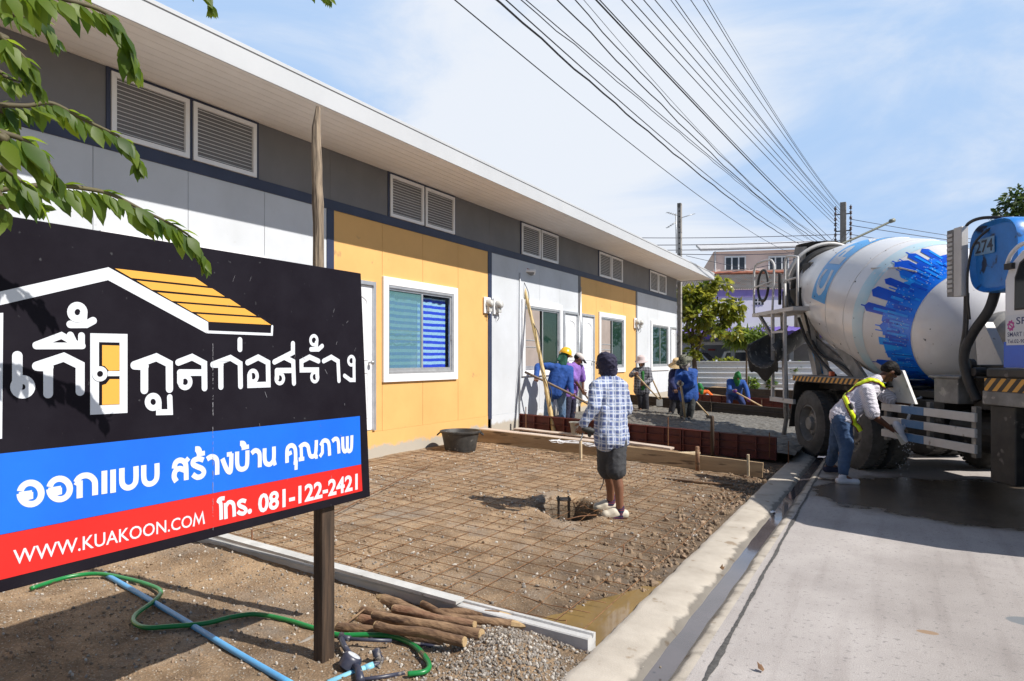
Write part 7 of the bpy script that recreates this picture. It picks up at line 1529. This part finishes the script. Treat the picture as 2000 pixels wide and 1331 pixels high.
M['barkA'] = mat('grey_brown_bark', (.12, .085, .055), (.07, .05, .035), 14, .85, .4, 60); M['twig'] = mat('green_twig', (.10, .085, .035), (.07, .055, .03), 14, .7)
tree = thing('overhanging_tree', (-2.45, -.35, 0), 'green tree reaching over the signboard from the left with drooping toothed leaves', 'tree')
b = MB(); trunk = [Vector((-2.45, -.35, -.1)), Vector((-2.42, -.38, .8)), Vector((-2.38, -.33, 1.7)), Vector((-2.42, -.28, 2.5)), Vector((-2.40, -.22, 3.3))]; b.tube(spline(trunk, 5), [lerp(.085, .035, i/20) for i in range(21)], 10); b.build('trunk', M['barkA'], tree, True)
rnd = random.Random(21)
BR = [([(-40, 380, 1.72), (0, 371, 1.75), (93, 362, 1.82), (162, 368, 1.90), (219, 381, 1.97), (284, 414, 2.05), (337, 440, 2.12), (377, 468, 2.17), (398, 505, 2.20)], 1.0), ([(-40, 205, 1.80), (0, 205, 1.82), (53, 207, 1.86), (101, 202, 1.9), (162, 233, 1.96), (227, 264, 2.02), (258, 284, 2.05), (272, 318, 2.08)], .85),
      ([(-40, 50, 1.7), (0, 72, 1.72), (32, 98, 1.75), (61, 130, 1.78), (74, 168, 1.8)], .8), ([(-30, -40, 1.55), (40, -18, 1.6), (122, -2, 1.66), (195, 20, 1.72), (232, 50, 1.76), (252, 95, 1.79), (262, 128, 1.8)], .95), ([(-60, 235, 1.35), (0, 258, 1.38), (48, 275, 1.42), (88, 310, 1.46), (112, 345, 1.5)], .9),
      ([(-40, -60, 1.9), (60, -30, 2.0), (200, -40, 2.1), (330, -45, 2.2), (400, -22, 2.25), (412, 10, 2.28)], .75), ([(100, -90, 2.0), (350, -80, 2.2), (540, -60, 2.35), (610, -32, 2.4), (640, -8, 2.42)], .7), ([(-50, 300, 1.6), (10, 330, 1.62), (60, 372, 1.66), (80, 400, 1.7)], .8), ([(-40, 120, 2.0), (10, 150, 2.0), (40, 160, 2.0)], .7), ([(-40, 0, 1.9), (30, 30, 1.9), (85, 40, 1.95), (105, 75, 1.97)], .75)]
for pts, sc in BR:
    P3 = [cw(*p) for p in pts]; P3 = [trunk[3].lerp(P3[0], .5)+UP*.12]+P3; sp_ = spline(P3, 8); b = MB(); n = len(sp_); b.tube(sp_, [lerp(.010, .0022, i/(n-1)) for i in range(n)], 6); br = b.build('branch', M['twig'], tree, True)
    b = MB(); acc = 0; side = 1
    for i in range(8, n-1):
        seg = sp_[i+1]-sp_[i]; steps = max(1, int(seg.length/(.0185*sc))); d_ = seg.normalized()
        for k in range(steps):
            p = sp_[i].lerp(sp_[i+1], k/steps); side = -side; out = d_.cross(UP).normalized()*side; tip = i/(n-1)
            dr_ = (out*rnd.uniform(.15, .75)-UP*rnd.uniform(.55, 1.15)+d_*rnd.uniform(.3, .9)).normalized(); L_ = rnd.uniform(.042, .105)*sc*(1 if tip < .85 else .7)
            nn = (UP*.6+out*rnd.uniform(.3, 1.0)+Vector((rnd.uniform(-.3, .3),)*3)); leaf(b, p+dr_*.008, dr_, nn, L_, L_*rnd.uniform(.19, .25), rnd.uniform(.05, .22), rnd.uniform(.1, .75), 1)
            if rnd.random() < .22: leaf(b, p, (d_+UP*.4+out*.4), UP, L_*.6, L_*.13, .3, .5, 1)
    for k in range(7): dr_ = (d_+Vector((rnd.gauss(0, .5), rnd.gauss(0, .5), rnd.gauss(-.6, .5)))).normalized(); leaf(b, sp_[-1], dr_, dr_.cross(Vector((rnd.random(), 1, .3))), .06*sc, .011*sc, .4, .3, 1)
    b.build('leaves', M['leafA'], br, True)
def crown(b, blobs, n, L0, L1, w, seed, hang=.3):
    rnd = random.Random(seed); tot = sum(r[0]*r[1]*r[2] for _, r in blobs)
    for c, r in blobs:
        for k in range(int(n*r[0]*r[1]*r[2]/tot)):
            v = Vector((rnd.gauss(0, 1), rnd.gauss(0, 1), rnd.gauss(0, 1))).normalized(); s_ = rnd.random()**.45
            p = Vector(c)+Vector((v.x*r[0], v.y*r[1], v.z*r[2]))*s_
            if noise.noise(p*1.7+Vector((seed, 0, 0))) < -.12: continue
            d_ = (v+Vector((rnd.gauss(0, .6), rnd.gauss(0, .6), rnd.gauss(-hang, .5)))).normalized(); L_ = rnd.uniform(L0, L1)
            leaf(b, p, d_, UP+Vector((rnd.gauss(0, .6), rnd.gauss(0, .6), 0)), L_, L_*w, .2, .4, 0, 3)
def tree_at(name, label, base, limbs, blobs, n, L0, L1, w, mt, seed, r0=.08, group=None, cat='tree'):
    t = thing(name, base, label, cat, group); b = MB()
    for pts in limbs: b.tube(spline(pts, 4), [lerp(r0, r0*.3, i/(4*(len(pts)-1))) for i in range(4*(len(pts)-1)+1)], 8); r0 *= .62
    b.build('trunk', M['barkA'], t, True); b = MB(); crown(b, blobs, n, L0, L1, w, seed); b.build('crown', mt, t); return t
Z = 25.5; q = lambda px, py, dz=0: cw(px, py, Z+dz)
pxm = Z/F
bl = [(q(x, y, dz), (rx*pxm, rx*pxm*1.1, ry*pxm)) for x, y, rx, ry, dz in ((1352, 580, 28, 20, 0), (1380, 562, 24, 16, .3), (1400, 590, 30, 18, -.4), (1425, 612, 24, 13, .2), (1362, 620, 26, 18, -.5), (1395, 632, 26, 14, .5), (1430, 648, 20, 10, -.2), (1350, 655, 20, 14, .3), (1440, 598, 14, 8, 0), (1410, 556, 16, 10, 0), (1356, 685, 12, 16, .0), (1340, 600, 18, 26, .6), (1398, 652, 14, 8, -.6))]
tree_at('almond_tree', 'almond tree with large glossy leaves between the concrete pole and the lavender house', q(1358, 775), [[q(1358, 778), q(1357, 720), q(1352, 660), q(1358, 590)], [q(1357, 700), q(1372, 655), q(1392, 612), q(1402, 580)], [q(1356, 690), q(1342, 640), q(1342, 600)], [q(1362, 660), q(1395, 640), q(1425, 625)]], bl, 3000, .20, .34, .26, M['leafB'], 5, .12)
Z = 26.5; pxm = Z/F
bl = [(q(1458, 660), (26*pxm, 26*pxm, 13*pxm)), (q(1440, 662), (20*pxm, 20*pxm, 13*pxm)), (q(1480, 664), (18*pxm, 18*pxm, 10*pxm)), (q(1487, 648), (12*pxm, 12*pxm, 8*pxm)), (q(1428, 655), (10*pxm, 10*pxm, 8*pxm))]
tree_at('palm_sapling', 'slender young tree with feathery fronds in front of the carport', q(1458, 770), [[q(1459, 772), q(1458, 720), q(1460, 675), q(1470, 655)], [q(1459, 690), q(1445, 668), q(1436, 655)]], bl, 1300, .22, .42, .09, M['leafD'], 9, .045)
Z = 30.6; pxm = Z/F
def shrub(name, label, c, r, n, L0, L1, mt, seed, group): 
    t = thing(name, c, label, 'shrub', group); b = MB(); b.tube([Vector(c)-UP*r[2], Vector(c)], .03, 6); b.build('stem', M['barkA'], t); b = MB(); crown(b, [(c, r)], n, L0, L1, .3, seed, 0); b.build('crown', mt, t)
for i, (px, py, rx, ry, lb) in enumerate(((1380, 716, 14, 8, 'dark low shrub behind the fence below the almond tree'), (1402, 714, 14, 10, 'shrub behind the fence, second from the almond tree'), (1425, 712, 16, 11, 'brightest yellow green shrub behind the fence'), (1450, 713, 14, 10, 'shrub behind the fence beside the sapling trunk'))):
    shrub('hedge_shrub', lb, q(px, py, .5), (rx*pxm, rx*pxm, ry*pxm), 420, .12, .24, M['leafB'], 30+i, 'shrubs behind the white fence')
Z = 28.3; pxm = Z/F
for i, (px, py, rx, ry, lb) in enumerate(((1470, 752, 9, 13, 'leafy weed before the fence beside the green hooded worker'), (1507, 750, 7, 11, 'small weed before the fence under the truck chute'), (1552, 720, 14, 14, 'bush behind the truck pedestal'))):
    shrub('weed', lb, q(px, py), (rx*pxm, rx*pxm, ry*pxm), 160, .10, .22, M['leafD'], 40+i, 'weeds before the white fence')
Z = 24.0; pxm = Z/F
bl = [(q(x, y, dz), (r*pxm, r*pxm, r*.8*pxm)) for x, y, r, dz in ((1985, 415, 36, 0), (2030, 395, 48, .5), (1968, 440, 26, -.3), (1962, 398, 14, 0), (2010, 460, 50, .6), (2090, 430, 70, .5), (2060, 520, 70, 1.0), (1990, 378, 20, .2), (1958, 422, 22, .1), (1972, 405, 26, -.1), (1995, 392, 30, .1))]
tree_at('bushy_tree', 'bushy dark tree top showing above the blue water tank at the right edge', q(2040, 800), [[q(2040, 800), q(2035, 650), q(2020, 480)], [q(2035, 600), q(2080, 480), q(2090, 430)]], bl, 5200, .14, .26, .3, M['leafC'], 15, .2)
# trees and houses that close the street behind the truck
rnd = random.Random(8)
for i, (x, y, s_, lb) in enumerate(((9, 52, 3.6, 'dark tree far down the street on the right'), (15, 44, 4.2, 'broad dark tree far right beyond the truck'), (4, 66, 3.8, 'dark tree closing the street behind the truck'), (22, 50, 5, 'tall dark tree at the far right'))):
    c = Vector((x, y, s_*.95)); bl = [(c+Vector((rnd.gauss(0, s_*.35), rnd.gauss(0, s_*.35), rnd.gauss(0, s_*.2))), (s_*.5, s_*.5, s_*.42)) for k in range(6)]
    tree_at('street_tree', lb, Vector((x, y, 0)), [[Vector((x, y, -.2)), Vector((x+.1, y, s_*.5)), Vector((x, y, s_))]], bl, 1500, .35, .6, .3, M['leafC'], 60+i, .2, 'trees down the street')
